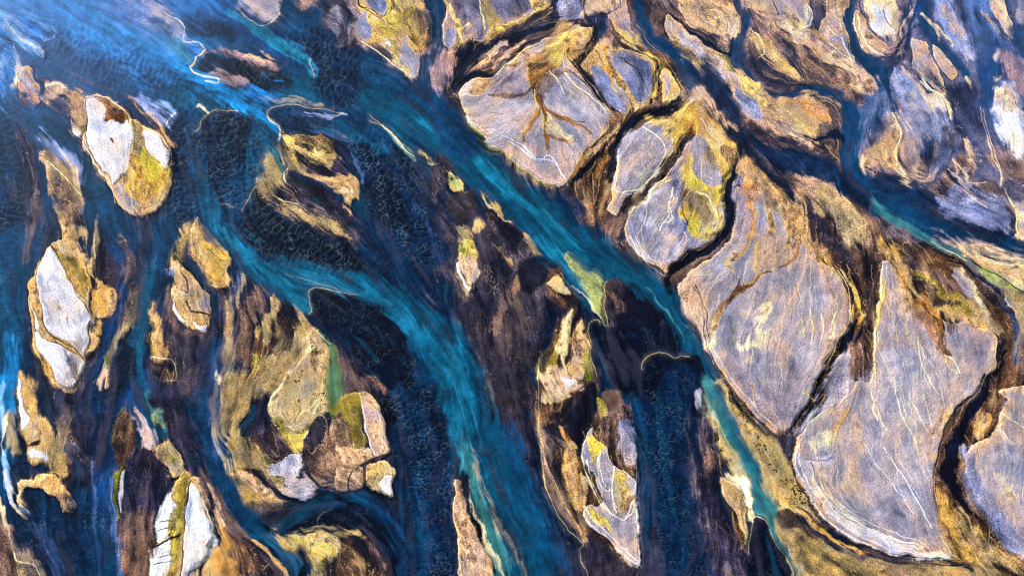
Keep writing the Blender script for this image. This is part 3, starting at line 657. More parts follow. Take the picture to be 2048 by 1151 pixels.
S gold W3,4,3 f2 s.5 a.9 | 1510,350 1550,450 1600,550
L ygold W1.8 | 1690,590 1730,595 1770,560 1800,480 1812,400 1760,330 1650,300 1560,300
L umber W1 a.7 | 1600,330 1680,380 1740,470 1770,540
P ygold f3 w4 s.5 z1.6 IK5 | 1862,400 1910,430 1960,490 1978,545 1930,578 1850,575 1838,505
P lil f4 a.9 s.5 | 1870,430 1900,460 1900,540 1860,560 1850,510
P umber f6 w4 s.7 z.8 t1.6 | 1700,280 1850,340 1920,400 1990,470 1960,470 1860,380 1810,360 1720,310
S ink W6,7,10,8,9,10 f3 s.4 z.2 | 1470,180 1460,260 1400,330 1360,380 1430,440 1500,530
S ink W10,12,12,8 f3 s.4 z.2 | 1340,340 1420,440 1500,540 1570,620 1610,665
S ink W4,6,5 f2.5 s.4 z.3 | 1850,370 1805,450 1800,540 1780,600
S plum W5,6,4 f3 s.5 | 1840,400 1830,480 1820,580
P umber f9 w5 s.9 z.6 t1.8 | 1560,680 1700,670 1640,760 1600,820 1580,920 1560,1100 1500,1300 1420,1200 1300,1100 1380,1000 1460,880 1540,780
S ink W14,16,18,18,16,14,14 f4 s.4 z.1 | 2050,560 1960,610 1850,640 1740,670 1660,720 1600,790 1570,870
S ink W6,10,12,10 f4 s.6 | 1540,830 1470,910 1400,990 1330,1060
S ink W10,14,16 f5 s.6 a.9 | 1590,860 1570,950 1570,1040
S tan W4,5,4 f2.5 s.9 a.8 | 1600,720 1520,800 1430,900
S rust W3,6,6 f3 s.9 a.7 | 1560,800 1530,900 1480,1000
@M
S plum W3,4,4,3 f2 s.5 a.8 | 1420,200 1340,190 1240,220 1150,280
S ink W3,4,4,4 f2 s.5 a.9 | 1470,230 1480,330 1450,430 1380,530
P peach f4 w5 s.6 a.8 | 1530,420 1600,430 1640,560 1600,640 1550,560
@J
P lil f3 w2.5 s.4 z1.8 t1.2 IK6 | 985,10 900,110 780,170 640,210 500,250 400,330 310,440 270,560 240,700 215,830 200,960 160,1060 240,1100 330,960 430,890 560,760 680,640 790,480 850,380 930,290 1000,200
P lil f6 a.7 s.5 | 520,330 640,320 740,380 720,500 600,600 540,560
P llil f7 w4 s.5 a.6 | 320,480 480,400 560,560 540,680 400,780 280,780
P gold f4 w4 s.5 z2 t1.5 Tmoss_patch | 990,30 900,120 830,170 730,210 640,240 560,270 640,285 720,330 790,370 770,480 740,580 660,660 590,730 680,650 790,560 840,400 920,300 1000,220
P tan f4 w5 s.5 a.8 | 500,270 600,280 650,310 560,320
P cream f5 w6 s.6 a.8 | 390,780 460,760 560,700 640,640 560,760 470,830 400,830
P ivory f4 w5 a.6 s.6 | 360,700 420,690 420,760 360,760
L ivory W1.6 | 280,560 262,700 245,880 330,890 440,870 480,850
L sand W1.4 a.8 | 600,320 560,460 590,590 540,680 460,760
L peach W1.2 a.7 | 460,470 500,580 520,680
S ink W14,20,24,22,18,16 f5 s.7 z.3 t1.8 | 960,360 850,520 740,640 600,780 450,900 340,1030
S umber W8,9,8 f3 s.9 a.8 t1.8 | 840,460 700,640 540,800
P blil f3 w2.5 s.4 z1.8 t1.3 IK7 | 930,430 850,520 790,640 700,760 600,820 500,900 420,1000 350,1120 330,1290 440,1460 620,1610 740,1660 900,1560 1120,1420 1240,1330 1290,1180 1270,960 1290,800 1300,660 1200,480 1100,420
P llil f5 w4 s.5 a.8 | 620,850 760,860 800,1000 780,1150 700,1250 850,1400 750,1600 550,1500 380,1250 420,1050
P gold f5 w4 s.4 z2.2 t1.4 IK7 | 1000,10 1080,60 1140,180 1200,260 1330,380 1400,470 1418,580 1390,660 1330,700 1260,940 1180,900 1060,840 980,800 950,640 990,480 985,380 930,300 960,180 940,100
P ygold f4 w5 s.4 t1.3 Tmoss_patch | 950,560 990,560 1010,700 1060,780 1160,850 1230,860 1290,720 1260,600 1200,440 1100,320 1060,300 1200,360 1380,450 1400,480 1330,500 1320,700 1260,900 1240,980 1250,1100 1260,1250 1200,1290 1180,1100 1150,950 1050,880 950,860 900,800 900,640
P yel f4 w5 s.5 a.8 t1.2 | 960,640 1000,760 1100,840 1200,870 1280,760 1260,900 1230,980 1180,930 1060,880 960,800
P lil f5 w4 s.4 z2 t1.2 | 1010,350 1080,340 1130,420 1200,560 1230,700 1240,830 1180,850 1080,780 1020,680 1000,560
P dlil f6 a.5 s.6 | 1030,420 1110,480 1120,620 1060,640 1020,520
P olive f4 a.6 s.6 | 1110,390 1170,480 1220,620 1240,760 1200,700 1150,560
P mud f4 w5 s.6 a.8 | 900,320 960,240 1020,260 1010,330 970,360 980,450 930,420 880,400
P brown f6 w6 s.5 a.8 t1.8 | 1250,500 1330,520 1390,500 1400,580 1360,660 1300,640
P ink f2.5 w5 s.4 a.9 | 1290,510 1315,560 1340,640 1345,680 1300,640
P rust f4 w5 s.5 a.8 t1.5 | 890,640 930,700 900,850 980,870 1010,890 940,930 880,970 860,880 880,800
P lil f4 w4 s.5 z2 | 1010,900 1100,890 1160,960 1190,1060 1200,1200 1130,1280 1020,1180 1000,1060
P yel f5 w5 s.6 a.85 Tmoss_patch | 900,980 960,960 1000,1050 1040,1180 1120,1290 1000,1280 920,1160 890,1060
L sand W1.6 | 1000,870 930,920 880,1010 870,1080 920,1170
L ivory W1.8 | 785,850 790,960 750,1040 740,1120 690,1200
L cream W1.4 | 400,1140 430,1020 520,940 640,830 720,760
L peach W1.4 a.8 | 1060,310 1120,400 1180,500 1230,640
L peach W1.4 a.8 | 1140,260 1240,340 1370,440 1415,540
P tan f5 a.7 s.6 | 950,100 1040,60 1130,160 1130,250 1040,200 960,180
S ink W12,13,12,13,14,14,13 f2.5 s.3 z0.2 | 1430,460 1450,560 1410,660 1330,740 1300,820 1310,960 1330,1080
@F
S ink W14,13,14,18,18,18,16 f2.8 s.5 z0.2 t1.8 | 300,-30 315,60 320,170 290,260 210,340 110,400 10,480
S brown W4,5,5,4 f2.5 s.9 a.6 t1.8 | 290,230 210,310 110,390 20,450
S ink W16,14,10 f4 s.4 | 0,470 -40,520 -20,600
P cream f8 w6 s.6 a.7 | -180,20 -120,0 -80,40 -60,100 -130,110 -180,90
P snow f5 w6 s.5 a.7 | -170,50 -120,30 -90,60 -110,100 -160,90
@J
# braided brown fan east of the dark channel
P umber f14 w5 s.9 z.7 t1.7 | 1440,460 1560,470 1700,600 1900,720 2100,900 2300,1050 2300,1500 2000,1500 1900,1200 1700,900 1500,640
P navy f10 w4 s.6 z.15 | 1100,0 1280,-60 1400,60 1500,180 1620,330 1800,380 2100,480 2300,620 2300,1000 2050,760 1800,620 1600,500 1440,420 1330,300 1200,160
P brown f6 w4 s.8 a.9 z.6 | 1290,0 1400,30 1560,130 1700,250 1720,350 1580,310 1460,240 1380,130
P slate f8 s.7 a.5 | 1480,200 1700,300 1650,330 1500,280
P tan f9 w5 s.8 z.9 | 1560,120 1700,140 1800,260 2014,440 2100,540 1900,440 1760,310 1650,220
S silt W6,9,8,5 f4 s.8 a.9 z.6 | 1620,600 1750,700 1900,800 2014,880
S plum W6,8,8 f4 s.8 a.8 | 1700,620 1850,720 2014,800
P orange f5 w5 s.6 z1.6 t1.5 Tmoss_patch | 1420,780 1500,720 1570,780 1600,900 1580,1060 1540,1180 1500,1000 1430,960
P dlil f4 w4 s.6 z1.6 t1.6 | 1350,760 1420,700 1420,960 1500,1000 1520,1300 1380,1300 1360,1000
@F
# central plain bar
P lil f3 w3 s.4 z1.9 t1.15 IK9 | 345,30 370,0 440,20 560,100 640,170 700,240 760,290 850,420 950,520 1000,640 1015,760 970,850 900,990 830,1130 760,1280 620,1430 570,1420 440,1280 310,1130 230,990 200,930 130,800 80,680 30,600 30,560 90,490 190,420 290,340 340,220
P llil f14 w6 s.6 a.45 | 560,620 850,600 900,900 700,1080 500,1000 420,800
P peach f10 w5 s.5 a.45 | 50,560 130,560 190,700 190,850 100,700
P dlil f8 w5 s.6 a.6 | 330,60 430,60 440,280 340,330 330,200
P dlil f8 w5 s.6 a.35 | 480,980 700,1000 700,1300 520,1300 400,1150
P tan f9 w5 s.6 a.55 t1.4 | 480,40 560,100 700,260 740,300 640,460 480,480 440,330 470,280
P lil f6 w5 s.6 a.8 | 470,60 540,90 560,220 500,280 470,200
P lil f6 w5 s.6 a.6 | 590,130 660,250 620,330 580,280
P orange f4 w5 s.5 a.9 Tmoss_patch | 375,-30 440,20 470,60 460,180 455,280 435,240 430,120 380,30
P gold f5 w5 s.7 a.8 | 440,240 480,280 440,320 400,370 330,420 290,440 340,390 410,330
S gold W3,6,5,2 f3 s.6 a.9 | 540,80 560,180 570,260 550,270
S gold W3,3,2 f2.5 s.6 a.9 | 640,200 665,280 640,340
S ygold W3,5,4,3 f3 s.6 a.8 | 480,320 470,400 470,480 480,510
S ygold W5,6,4 f3 s.6 a.7 | 290,440 330,470 360,520
S ygold W3,4,3 f3 s.6 a.7 | 390,430 385,500 370,540
S rust W3,7,9,9,8,5 f3 s.5 z1.4 | 560,490 500,510 430,560 350,620 280,680 240,740
S rust W4,5,4 f2.5 s.6 | 380,540 360,590 320,650
S gold W5,7,8,6 f3 s.5 z1.4 a.95 | 260,700 230,760 220,820 225,870
S umber W4,7,5 f2.5 s.6 a.7 | 440,560 340,640 300,690
S rust W3,4,4,3 f2.5 s.5 | 725,285 700,370 670,420 600,470
S sand W3,4,3 f2 s.5 a.8 | 600,470 500,500 400,560
P cream f4 w4 a.9 s.4 | 200,870 250,840 285,880 240,900 205,900
L lime W2 | 30,590 50,540 110,510 200,490
L llil W1.6 | 30,620 40,560 100,520 210,500
L plum W1.3 | 120,570 150,660 185,730 185,800 200,870
P ivory f6 w5 s.4 a.8 | 500,680 540,700 530,800 500,880 490,940 440,930 420,900 490,860 510,780
L peach W2 a.8 | 760,420 740,500 710,600 650,680 630,740
L sand W2 | 750,270 790,370 840,420 880,540 920,660
L rust W1.6 | 770,300 830,400 870,520 915,640
L cream W1.4 a.8 | 920,660 940,700 900,820 885,940
L peach W1.2 a.8 | 600,180 650,270 660,360
L lime W1.4 a.8 | 370,780 340,880 300,980
L lime W1.2 a.7 | 350,770 320,900 300,960
S olive W3,6,3 f4 s.6 a.6 | 310,740 330,820 310,930
# brown braided fan, dark gully at its foot
P umber f8 w5 s.9 z.9 t1.7 | 520,-60 760,-60 960,-40 1120,120 1190,260 1240,400 1210,430 1200,520 1170,680 1150,820 1140,960 1100,1000 1020,980 1010,780 1000,620 950,500 840,400 740,290 640,150
P khaki f9 w5 s.8 a.8 t1.4 | 830,0 960,80 1060,200 1100,310 1040,330 960,220 880,120 820,60
P brown f8 w5 s.8 a.7 | 1100,60 1160,180 1240,330 1180,420 1100,420 1040,340 1110,300
P dsilt f10 w5 s.9 a.75 | 700,60 820,120 900,240 1000,340 1060,420 1000,440 880,360 780,240
P mud f8 w5 s.9 a.9 | 1080,440 1200,430 1190,560 1150,720 1120,1000 1150,1300 1080,1300 1060,1050 1110,700
S ygold W3,8,10,8,5 f4 s.8 a.9 | 960,480 1020,560 1060,640 1070,720 1060,760
S gold W3,5,5,3 f3 s.9 a.8 | 880,420 960,540 1010,660 1020,760
S rust W6,8,8 f3 s.8 a.8 | 1060,700 1050,790 1030,830
L ivory W1.8 | 940,480 1000,580 1010,700 1020,770
S ink W8,16,20,18,14,12,12 f3.5 s.6 z.2 t1.9 | 1040,760 1010,840 980,900 940,960 880,1040 840,1120 790,1230
S ink W4,8,6 f4 s.6 | 1080,800 1060,860 1040,900
L cream W1.4 | 960,850 900,980 880,1040
@I
S ink W14,20,22,20,16,12,14 f3.5 s.6 z.2 t1.9 | 960,-60 880,40 830,110 760,200 700,270 680,330 690,400
P silt f7 w5 s.6 z.4 | 600,330 690,280 700,360 690,520 650,470 600,400 570,350
S brown W3,6,5 f2.5 s.9 a.7 | 850,60 760,180 690,300
P lil f6 w4 s.7 z1.6 t1.5 | 930,-100 1020,-140 1060,-40 1050,100 980,160 860,230 760,290 700,340 740,240 840,130
P brown f5 w5 s.7 t1.5 z1.2 | 1010,-160 1080,-180 1090,-30 1070,80 1010,140 1050,60 1030,-40
@F
# great south-east plain bar
P lil f3 w3 s.4 z2.1 t1.1 IK10 | 1195,430 1225,425 1300,530 1380,660 1480,740 1600,780 1720,800 1840,860 1860,960 1780,1140 1640,1250 1550,1400 1500,1600 1500,1720 1560,1900 1610,2000 1660,2130 1400,2135 1150,2080 950,1980 800,1850 710,1700 685,1560 700,1430 800,1330 980,1210 1060,1120 1120,1130 1140,960 1160,760 1180,600
P llil f16 w6 s.6 a.5 | 1180,1000 1400,900 1600,1000 1480,1300 1400,1700 1200,1900 1050,1700 1000,1400
P peach f14 w5 s.7 a.4 | 850,1500 1000,1400 1080,1600 1100,1800 950,1780 850,1640
P blil f10 w5 s.7 a.5 | 1300,1700 1500,1750 1600,1950 1450,2050 1250,1980 1150,1850
P blil f10 w5 s.7 a.5 | 1560,800 1760,820 1840,900 1760,1050 1640,1000
P tan f7 w5 s.7 a.9 t1.6 | 1230,430 1300,430 1500,560 1700,640 1800,700 1880,820 1860,870 1720,800 1560,740 1450,700 1360,620 1290,520
P olive f6 w5 s.8 a.8 t1.6 | 1380,480 1560,560 1700,680 1720,740 1560,700 1440,620
P mud f5 w5 s.9 a.9 t1.6 | 1340,480 1450,540 1540,620 1620,690 1500,680 1420,620 1360,560
P rust f7 w5 s.8 a.75 t1.6 | 1240,430 1330,560 1450,690 1510,740 1560,860 1580,980 1540,950 1500,870 1420,780 1350,650 1280,530
P mud f4 w4 s.7 a.8 | 1480,740 1530,780 1560,900 1600,970 1550,960 1530,880 1500,820
P brown f4 w4 s.5 a.7 t1.4 | 1560,750 1610,800 1590,850 1560,810
S ygold W2,3,3,2 f1.8 s.4 | 1215,540 1195,640 1170,760 1160,810
L ygold W1.8 | 1215,550 1190,680 1165,800 1150,900 1150,1050 1155,1150
L peach W1.8 a.8 | 1245,450 1255,560 1240,680 1260,780 1290,900
L ivory W1.8 | 1200,430 1190,520 1180,640
L cream W1.6 | 1550,970 1600,1000 1640,1080
L cream W1.4 | 1560,990 1570,1040 1620,1080
S cream W3,3,2 f3 s.7 a.5 | 1330,640 1340,800 1360,940
S rust W4,5,5,3 f3 s.8 a.8 | 1380,520 1440,640 1500,730 1530,840
@I
S lil W8,12,10 f6 a.7 s.6 | 1080,20 1070,130 1060,180
S gold W3,6,6,5 f3 s.5 a.85 | 1010,180 960,260 920,340 870,380
P ivory f5 w5 s.5 a.8 | 830,340 900,330 910,420 860,430 800,400
P lil f4 w5 s.8 t1.9 a.8 | 760,450 870,420 900,450 850,490 770,480
S peach W4,8,10,7 f6 s.7 a.6 | 1040,230 1040,380 1050,540 1050,640
L sand W1.6 a.8 | 1000,200 940,310 915,400 930,440
P llil f3 w3 s.5 a.8 z2.3 Tgravel_ridge | 700,450 790,500 830,600 850,700 920,760 1040,840 1150,900 1300,950 1440,1010 1420,1040 1300,1020 1150,970 1000,880 880,780 800,700 750,600
L white W2.6 | 700,400 700,520 740,620 800,740 870,830 980,910 1100,970 1220,1020 1350,1050 1480,1060 1600,1058
L lil W2 | 790,510 830,620 860,700 920,770 1040,850 1150,870
L ivory W1.8 | 800,600 850,690 900,750 1050,850 1200,930 1400,980
L ivory W1.5 a.8 | 830,560 870,680 940,760
L white W1.4 a.7 | 900,700 1000,780 1130,850 1280,910 1440,970
S white W2,4,4,3 f2.5 a.7 s.6 | 880,780 1000,870 1130,940 1180,960
S snow W1,4,3 f3 a.7 s.6 | 1440,1020 1520,1040 1590,1050
L cream W1.6 | 1140,140 1150,200 1190,270 1220,325
L peach W1.3 a.7 | 1060,180 1110,270 1160,360
L ivory W1.2 a.6 | 1290,20 1300,140 1340,230
L ivory W1.2 a.6 | 1430,100 1460,220 1480,340
L pink W1.4 a.6 | 1080,440 1180,580 1300,720 1400,830
L white W1 a.6 | 1200,420 1300,560 1400,700
# outflow tongue
P sand f6 w3 s.3 z.5 IK13 | 250,20 330,120 400,240 480,300 570,370 610,410 660,520 700,600 760,700 800,800 880,880 700,800 640,770 590,790 560,860 520,830 470,700 400,580 340,500 280,480 240,400 200,250 185,130 200,40
P khaki f8 w3 s.4 a.6 | 200,60 330,150 420,280 540,420 620,560 560,560 420,420 280,260
P olive f7 w4 s.5 a.45 | 480,320 600,420 680,600 760,740 640,640 560,500
P ygold f5 w3 s.5 a.7 | 240,300 330,420 420,600 470,720 430,640 340,500 260,440
P ygold f5 s.5 a.8 w4 | 590,700 650,690 690,740 730,800 640,770
S aqua W18,26,30,30,30,28,30,36,26,14 f11 s.5 z.1 k | 200,50 240,180 300,320 380,440 440,560 500,680 560,800 600,940 650,1040 720,1180
S teal W12,14,14,12,8 f6 s.5 a.7 k | 240,60 290,200 360,350 440,480 500,600
S lime W2,2,3 f2 s.6 a.7 | 250,260 340,440 420,580
S dgreen W3,4,3 f2.5 w4 s.5 | 300,100 380,190 460,250 540,330
S ink W2,4,3 f2.5 a.9 | 290,30 330,110 400,210
S dgreen W1.5,3,2 f2 a.9 s.5 | 480,800 510,820 540,850
P dgreen f1.5 w4 s.3 | 232,345 250,345 255,380 240,388
P dgreen f1.5 w4 s.5 a.8 | 268,430 282,430 276,450
P khaki f7 w4 s.5 z.7 t1.2 IK14 | 640,780 720,840 800,900 900,980 1020,1030 1200,1060 1400,1080 1620,1090 1900,1130 2100,1260 700,1260 690,1130 650,1020 600,860
P dsilt f6 w4 s.7 a.5 | 620,790 680,790 760,850 700,880 620,850
P olive f14 w5 s.7 a.5 | 700,900 900,1000 1100,1100 1300,1200 900,1250 750,1100
P tan f8 w4 s.5 a.6 | 1200,1100 1500,1110 1800,1130 1900,1200 1300,1200
S sand W8,12,16 f6 s.5 a.7 | 690,1050 730,1120 780,1180
S plum W3,6,7,6,5,5,3 f3 s.6 a.9 | 680,790 750,850 850,930 950,1000 1080,1030 1240,1060 1400,1080
S orange W2,4,5,4 f2.5 s.6 a.8 | 850,890 950,960 1060,1000 1180,1010
P dgreen f3 a.7 s.5 | 1190,1130 1230,1130 1225,1145 1195,1145
L umber W1.4 | 1300,1080 1450,1080 1600,1095 1700,1090
S ink W2,3,4,4,3 f2 a.8 | 700,600 770,720 840,830 950,920 1080,980
# wetter bars west of tongue
P plum f7 w4 s.8 z.6 t1.6 IK15 | 190,240 240,330 270,480 280,560 260,640 330,860 400,980 430,1080 400,1200 280,1250 220,1100 170,900 130,700 130,500 150,350
P brown f5 w5 s.8 a.8 t1.6 | 200,420 250,480 220,560 160,600 150,540
P umber f3.5 w4 s.5 z1.2 t1.4 | 275,590 330,600 370,660 390,800 410,900 400,1000 370,950 330,860 290,740
P cream f4 w4 s.5 a.9 | 350,560 400,590 440,680 430,760 470,810 440,830 400,720 370,640
S dsilt W2,5,5,4,3 f2 s.3 | 290,570 350,660 390,780 410,900 405,980
L sand W1.6 | 260,480 275,560 350,650 370,720 400,800 420,900 400,980 425,1030
L ivory W1.2 a.9 | 430,1020 440,900 460,820 490,812 540,850
P ink f3.5 w3 s.5 z.2 | 465,815 520,830 550,880 590,980 640,1040 680,1150 700,1250 440,1250 430,1040 445,900
L sand W1 | 550,880 590,980 640,1040 665,1080 690,1151
P navy f10 s.5 r.6 a.8 | -40,0 120,0 110,200 80,400 120,700 200,1000 240,1200 -40,1200
S silt W3,4,5,4 f4 s.8 a.7 | 100,150 85,350 120,600 190,850
P lil f3 w4 s.8 a.6 | 125,85 160,85 150,200 130,190
# gully and last bar at the right edge
P umber f5 w4 s.8 z.5 t1.8 | 1960,-60 1940,50 1890,130 1820,240 1760,330 1700,400 1650,460 1640,560 1680,680 1760,800 1860,930 1960,1050 2100,1200 2100,1300 1850,1100 1640,1080 1560,900 1500,720 1490,600 1520,450 1600,320 1640,220 1730,100 1810,-10
P ink f4 w4 s.6 t1.5 z.2 | 1810,0 1830,60 1760,180 1680,300 1650,400 1620,520 1650,640 1720,780 1800,860 1660,760 1580,640 1540,560 1560,440 1620,320 1680,190 1740,90
P tan f4 w4 s.8 a.7 | 1760,240 1800,230 1815,290 1770,360 1740,380 1715,330 1730,280
S plum W3,4,2 f2 s.6 | 1735,380 1725,430 1735,480
P gold f8 w4 s.7 a.6 | 1500,720 1560,880 1660,1060 1600,1070 1550,940
P khaki f9 w4 s.7 a.7 | 1640,760 1760,900 1900,1040 2000,1151 1850,1120 1700,1000
L peach W2.2 | 1810,-20 1740,100 1660,190 1620,280 1545,400 1510,520 1495,640 1530,760
S brown W4,4,4 f2.5 s.9 a.8 | 1850,80 1800,180 1780,260
P lil f4 w3 s.5 z2 t1.2 IK11 | 2300,-60 1960,60 1920,140 1870,220 1820,330 1740,390 1700,420 1660,480 1680,580 1740,700 1820,830 1920,960 2014,1060 2150,1180 2300,1200
P blil f7 w4 s.6 a.8 | 1670,450 1720,470 1760,620 1840,760 1960,900 2060,1040 1960,980 1840,840 1740,700 1680,580
S steel W4,9,10,8 f5 s.7 a.8 | 1660,560 1720,690 1830,840 1960,1000
S cream W2,5,3 f3 s.6 a.8 | 1860,280 1900,340 1930,390
L cream W1.6 | 1880,220 1960,270 2014,310
S cream W4,6,5 f4 s.7 a.5 | 1860,580 1900,640 1920,720
@F
# right-hand channel above the gully and bank bars
P umber f7 w4 s.8 z.7 t1.6 | 1160,250 1300,300 1500,330 1650,430 1760,560 1880,620 1960,700 2010,820 1990,1000 1960,1130 1800,1130 1870,1000 1900,880 1860,800 1760,700 1620,560 1420,440 1230,340
P khaki f5 w4 s.8 z1 a.9 | 1640,430 1700,500 1760,640 1800,720 1860,790 1900,880 1780,740 1690,620
P cream f4 w4 s.7 a.8 | 1660,450 1700,540 1760,660 1780,700 1720,640
P gold f6 w5 s.8 a.8 | 1190,270 1260,340 1310,420 1260,430 1220,380
P lil f4 w4 s.6 a.8 z1.2 | 1600,480 1660,490 1720,620 1700,640 1640,580
P blil f4 w4 s.6 a.9 z1.2 IK16 | 1840,570 1890,590 1920,660 1990,780 2040,820 2040,760 1960,640 1900,590
P khaki f6 w4 s.7 z.9 a.9 | 1900,590 2000,600 2100,640 2100,900 2010,800 1960,700
S slate W3,8,10,10,9,12,12 f4 s.5 | 1640,425 1730,500 1830,570 1900,680 1970,780 1985,880 1960,980
S ink W5,8,8 f3 s.6 | 1905,940 1870,1030 1810,1120
S navy W2,4,4,3 f3 s.5 a.8 | 1370,320 1500,350 1640,430 1720,490
P cream f9 w4 s.6 a.9 z.8 | 1640,350 1760,370 1900,410 2040,450 2140,500 2140,600 2014,580 1900,520 1780,440
P tan f7 w4 s.6 a.7 z.8 | 1700,400 1900,440 2100,520 2100,560 1900,510 1760,440
P peach f10 w4 s.7 a.5 | 1500,270 1700,320 1900,380 2050,430 1880,410 1660,370
S aqua W6,14,14,12,8,6,4 f6 s.5 k a.8 | 1110,60 1220,160 1350,240 1500,320 1620,380 1740,450 1850,520
P lime f4 w3 s.4 | 1740,440 1840,480 1950,560 2014,600 1950,595 1860,570 1790,520
L dgreen W1.4 | 1680,400 1780,465 1900,530 1960,575 2040,620
L sand W1.4 a.8 | 1480,310 1600,375 1680,420
P blil f5 w4 s.5 z1.2 IK17 | 1500,80 1560,60 1600,0 1700,-20 1840,60 1900,130 1960,230 1950,270 1930,280 1800,230 1680,180 1560,130
P lil f6 s.6 a.7 | 1620,-20 1700,0 1800,110 1740,100 1640,40
P silt f4 a.8 s.5 z.8 | 1800,20 1880,60 1950,170 1960,260 1940,270 1910,160 1840,80
P lil f4 z1.2 s.4 IK18 | 1900,-60 1930,50 1960,160 1965,260 2014,310 2150,380 2150,-60
L cream W1.6 | 1900,0 1935,80 1965,170 1970,260 2020,310
L peach W1.8 | 1660,10 1720,60 1800,120
S peach W5,6,4 f4 s.7 a.8 | 1640,-10 1700,20 1760,80
P white f4 a.8 | 1980,140 2060,120 2060,200 1990,190
@C
# banks at the top right
P lil f3 w3 s.5 z1.2 t1.6 IC3 | -40,90 60,160 150,215 250,300 340,380 420,450 500,520 580,590 640,640 720,710 800,770 822,805 760,790 660,740 600,700 520,690 440,630 360,570 280,480 200,400 120,320 40,260 -40,220
P blil f4 w4 s.6 a.8 | 20,200 100,230 220,380 300,470 260,460 160,360 60,270
P olive f5 w5 s.5 a.85 | 200,290 260,320 330,370 350,420 300,410 240,350
P tan f4 w4 s.6 z1.3 t1.6 | 330,380 420,430 520,520 640,640 760,720 810,790 700,730 600,700 520,640 470,580 380,480
P blil f3 w4 s.4 a.9 | 350,520 430,560 490,620 520,670 480,680 400,620
P olive f4 w4 s.4 a.8 | 450,500 510,540 530,620 490,600
P brown f10 w4 s.8 z.7 | 120,430 260,500 420,640 560,700 700,760 960,840 960,920 800,880 600,820 400,780 280,620
P navy f9 w4 s.7 z.2 t1.3 | 160,560 250,600 330,700 420,780 560,780 700,850 860,920 1000,1000 1100,1120 1000,1151 820,1080 600,980 420,900 340,800 240,700
P ink f8 s.6 a.7 w4 | 120,380 200,420 280,500 350,620 380,740 300,640 180,500
P brown f4 w4 s.8 z.6 | 380,840 440,900 560,960 640,1040 700,1090 600,1060 480,980
P khaki f7 w4 s.7 a.7 | 20,280 80,320 160,370 220,420 140,400 60,340
S sea W12,14,12,14 f5 s.5 a.8 k | -20,300 40,400 110,500 200,600
P peach f3 w3 s.5 z1.2 t1.7 IC1 | 20,-80 40,70 110,150 200,210 260,270 310,290 330,235 370,190 378,100 330,30 280,-10 260,-80
P tan f4 a.7 s.6 t1.8 w4 | 110,40 200,0 300,60 350,110 300,170 200,100
P plum f4 w4 s.7 a.8 | 60,130 160,160 260,200 330,220 300,280 200,250 120,180
S ink W3,6,7,8,8 f3 s.4 z.2 | -20,90 60,150 150,220 240,280 320,310
P brown f3 w3 s.5 z1.3 t1.8 IC2 | 440,150 520,210 600,280 650,330 720,400 755,490 650,525 540,520 470,460 425,370 405,280
P tan f4 w4 s.5 a.9 | 450,190 530,240 620,330 700,440 720,480 640,430 520,330
P umber f4 w4 s.6 a.8 t1.8 | 420,290 500,340 600,430 680,470 650,510 540,500 450,420
L cream W1.4 | 440,170 500,230 520,300 480,330
P brown f4 w4 s.7 z1.1 t1.6 IC4 | 420,80 520,120 640,170 760,220 860,290 980,360 1080,400 1140,480 1155,520 1110,560 1060,610 1010,610 960,530 860,490 760,480 730,410 690,330 600,250 500,170
P tan f5 w4 s.7 a.85 t1.5 | 440,60 640,130 780,230 900,310 1060,400 1140,480 1120,520 1040,540 970,460 840,350 700,230
P umber f4 w5 s.6 a.8 t1.8 | 740,330 860,380 940,410 990,470 1000,530 900,490 790,470 740,410
P ygold f9 w4 s.5 a.6 | 540,60 640,90 760,180 740,210 600,140
L ink W1.8 | 600,250 680,270 700,340 740,430 760,490
L ink W1.8 | 780,340 860,375 960,400 1000,440
L ink W1.6 | 870,390 880,470
P lil f4 w3 s.5 z1.3 IC5 | 330,-80 400,40 520,70 590,80 640,80 720,130 770,180 800,130 800,60 760,0 740,-80
P ivory f6 w4 s.6 a.8 | 700,-40 780,40 805,110 770,180 740,150 770,80
P tan f5 a.8 s.7 | 420,10 540,60 620,110 740,190 640,140 500,90
L ink W2 | 555,0 580,50 605,85
P silt f6 w4 s.6 a.8 | 830,30 860,60 850,140 810,190 780,160
P pink f4 w4 s.6 z1.2 t1.7 IC6 | 780,-80 860,30 840,160 850,210 940,270 1035,362 1040,340 1010,260 985,160 980,80 1010,20 1020,-80
P peach f3 w4 s.5 a.8 t1.7 | 870,70 960,70 980,130 960,210 880,200
P blil f4 a.8 s.5 w4 | 870,220 960,210 1000,260 1030,350 960,290
L cream W1.2 | 1000,200 1020,300 1035,360 1000,340 900,260
P peach f4 w3 s.5 z1.2 IC7 | 1055,60 1090,90 1110,150 1150,210 1230,280 1280,290 1200,310 1130,320 1080,260 1040,150
P ivory f3 w3 s.4 z1.5 IC8 | 1080,-80 1110,80 1140,160 1180,215 1260,215 1295,180 1300,90 1280,0 1240,-80
P snow f8 w4 s.4 | 1160,40 1210,60 1230,130 1280,180 1270,210 1190,210 1150,150
L rust W1.4 | 1200,70 1210,110 1240,150 1260,165
L mud W2.4 | 1065,-20 1080,60 1120,150 1160,210
P pink f5 w4 s.7 z1 t1.7 | 1300,-80 1400,-80 1400,30 1370,110 1370,180 1350,260 1290,300 1180,330 1140,320 1290,240 1300,140
P slate f4 w3 s.6 | 1330,20 1370,-20 1370,40 1320,120 1300,190 1310,80
S blue W6,8,8,8 f3 s.5 | 1410,10 1370,120 1365,200 1330,280
S ink W3,4,4 f2 s.6 a.8 | 1330,280 1250,310 1150,335
P dsilt f4 w4 s.7 a.9 | 1180,350 1280,310 1320,300 1280,380 1240,420 1200,400
P navy f3 w3 s.3 | 1200,400 1260,390 1250,450 1240,520 1215,450
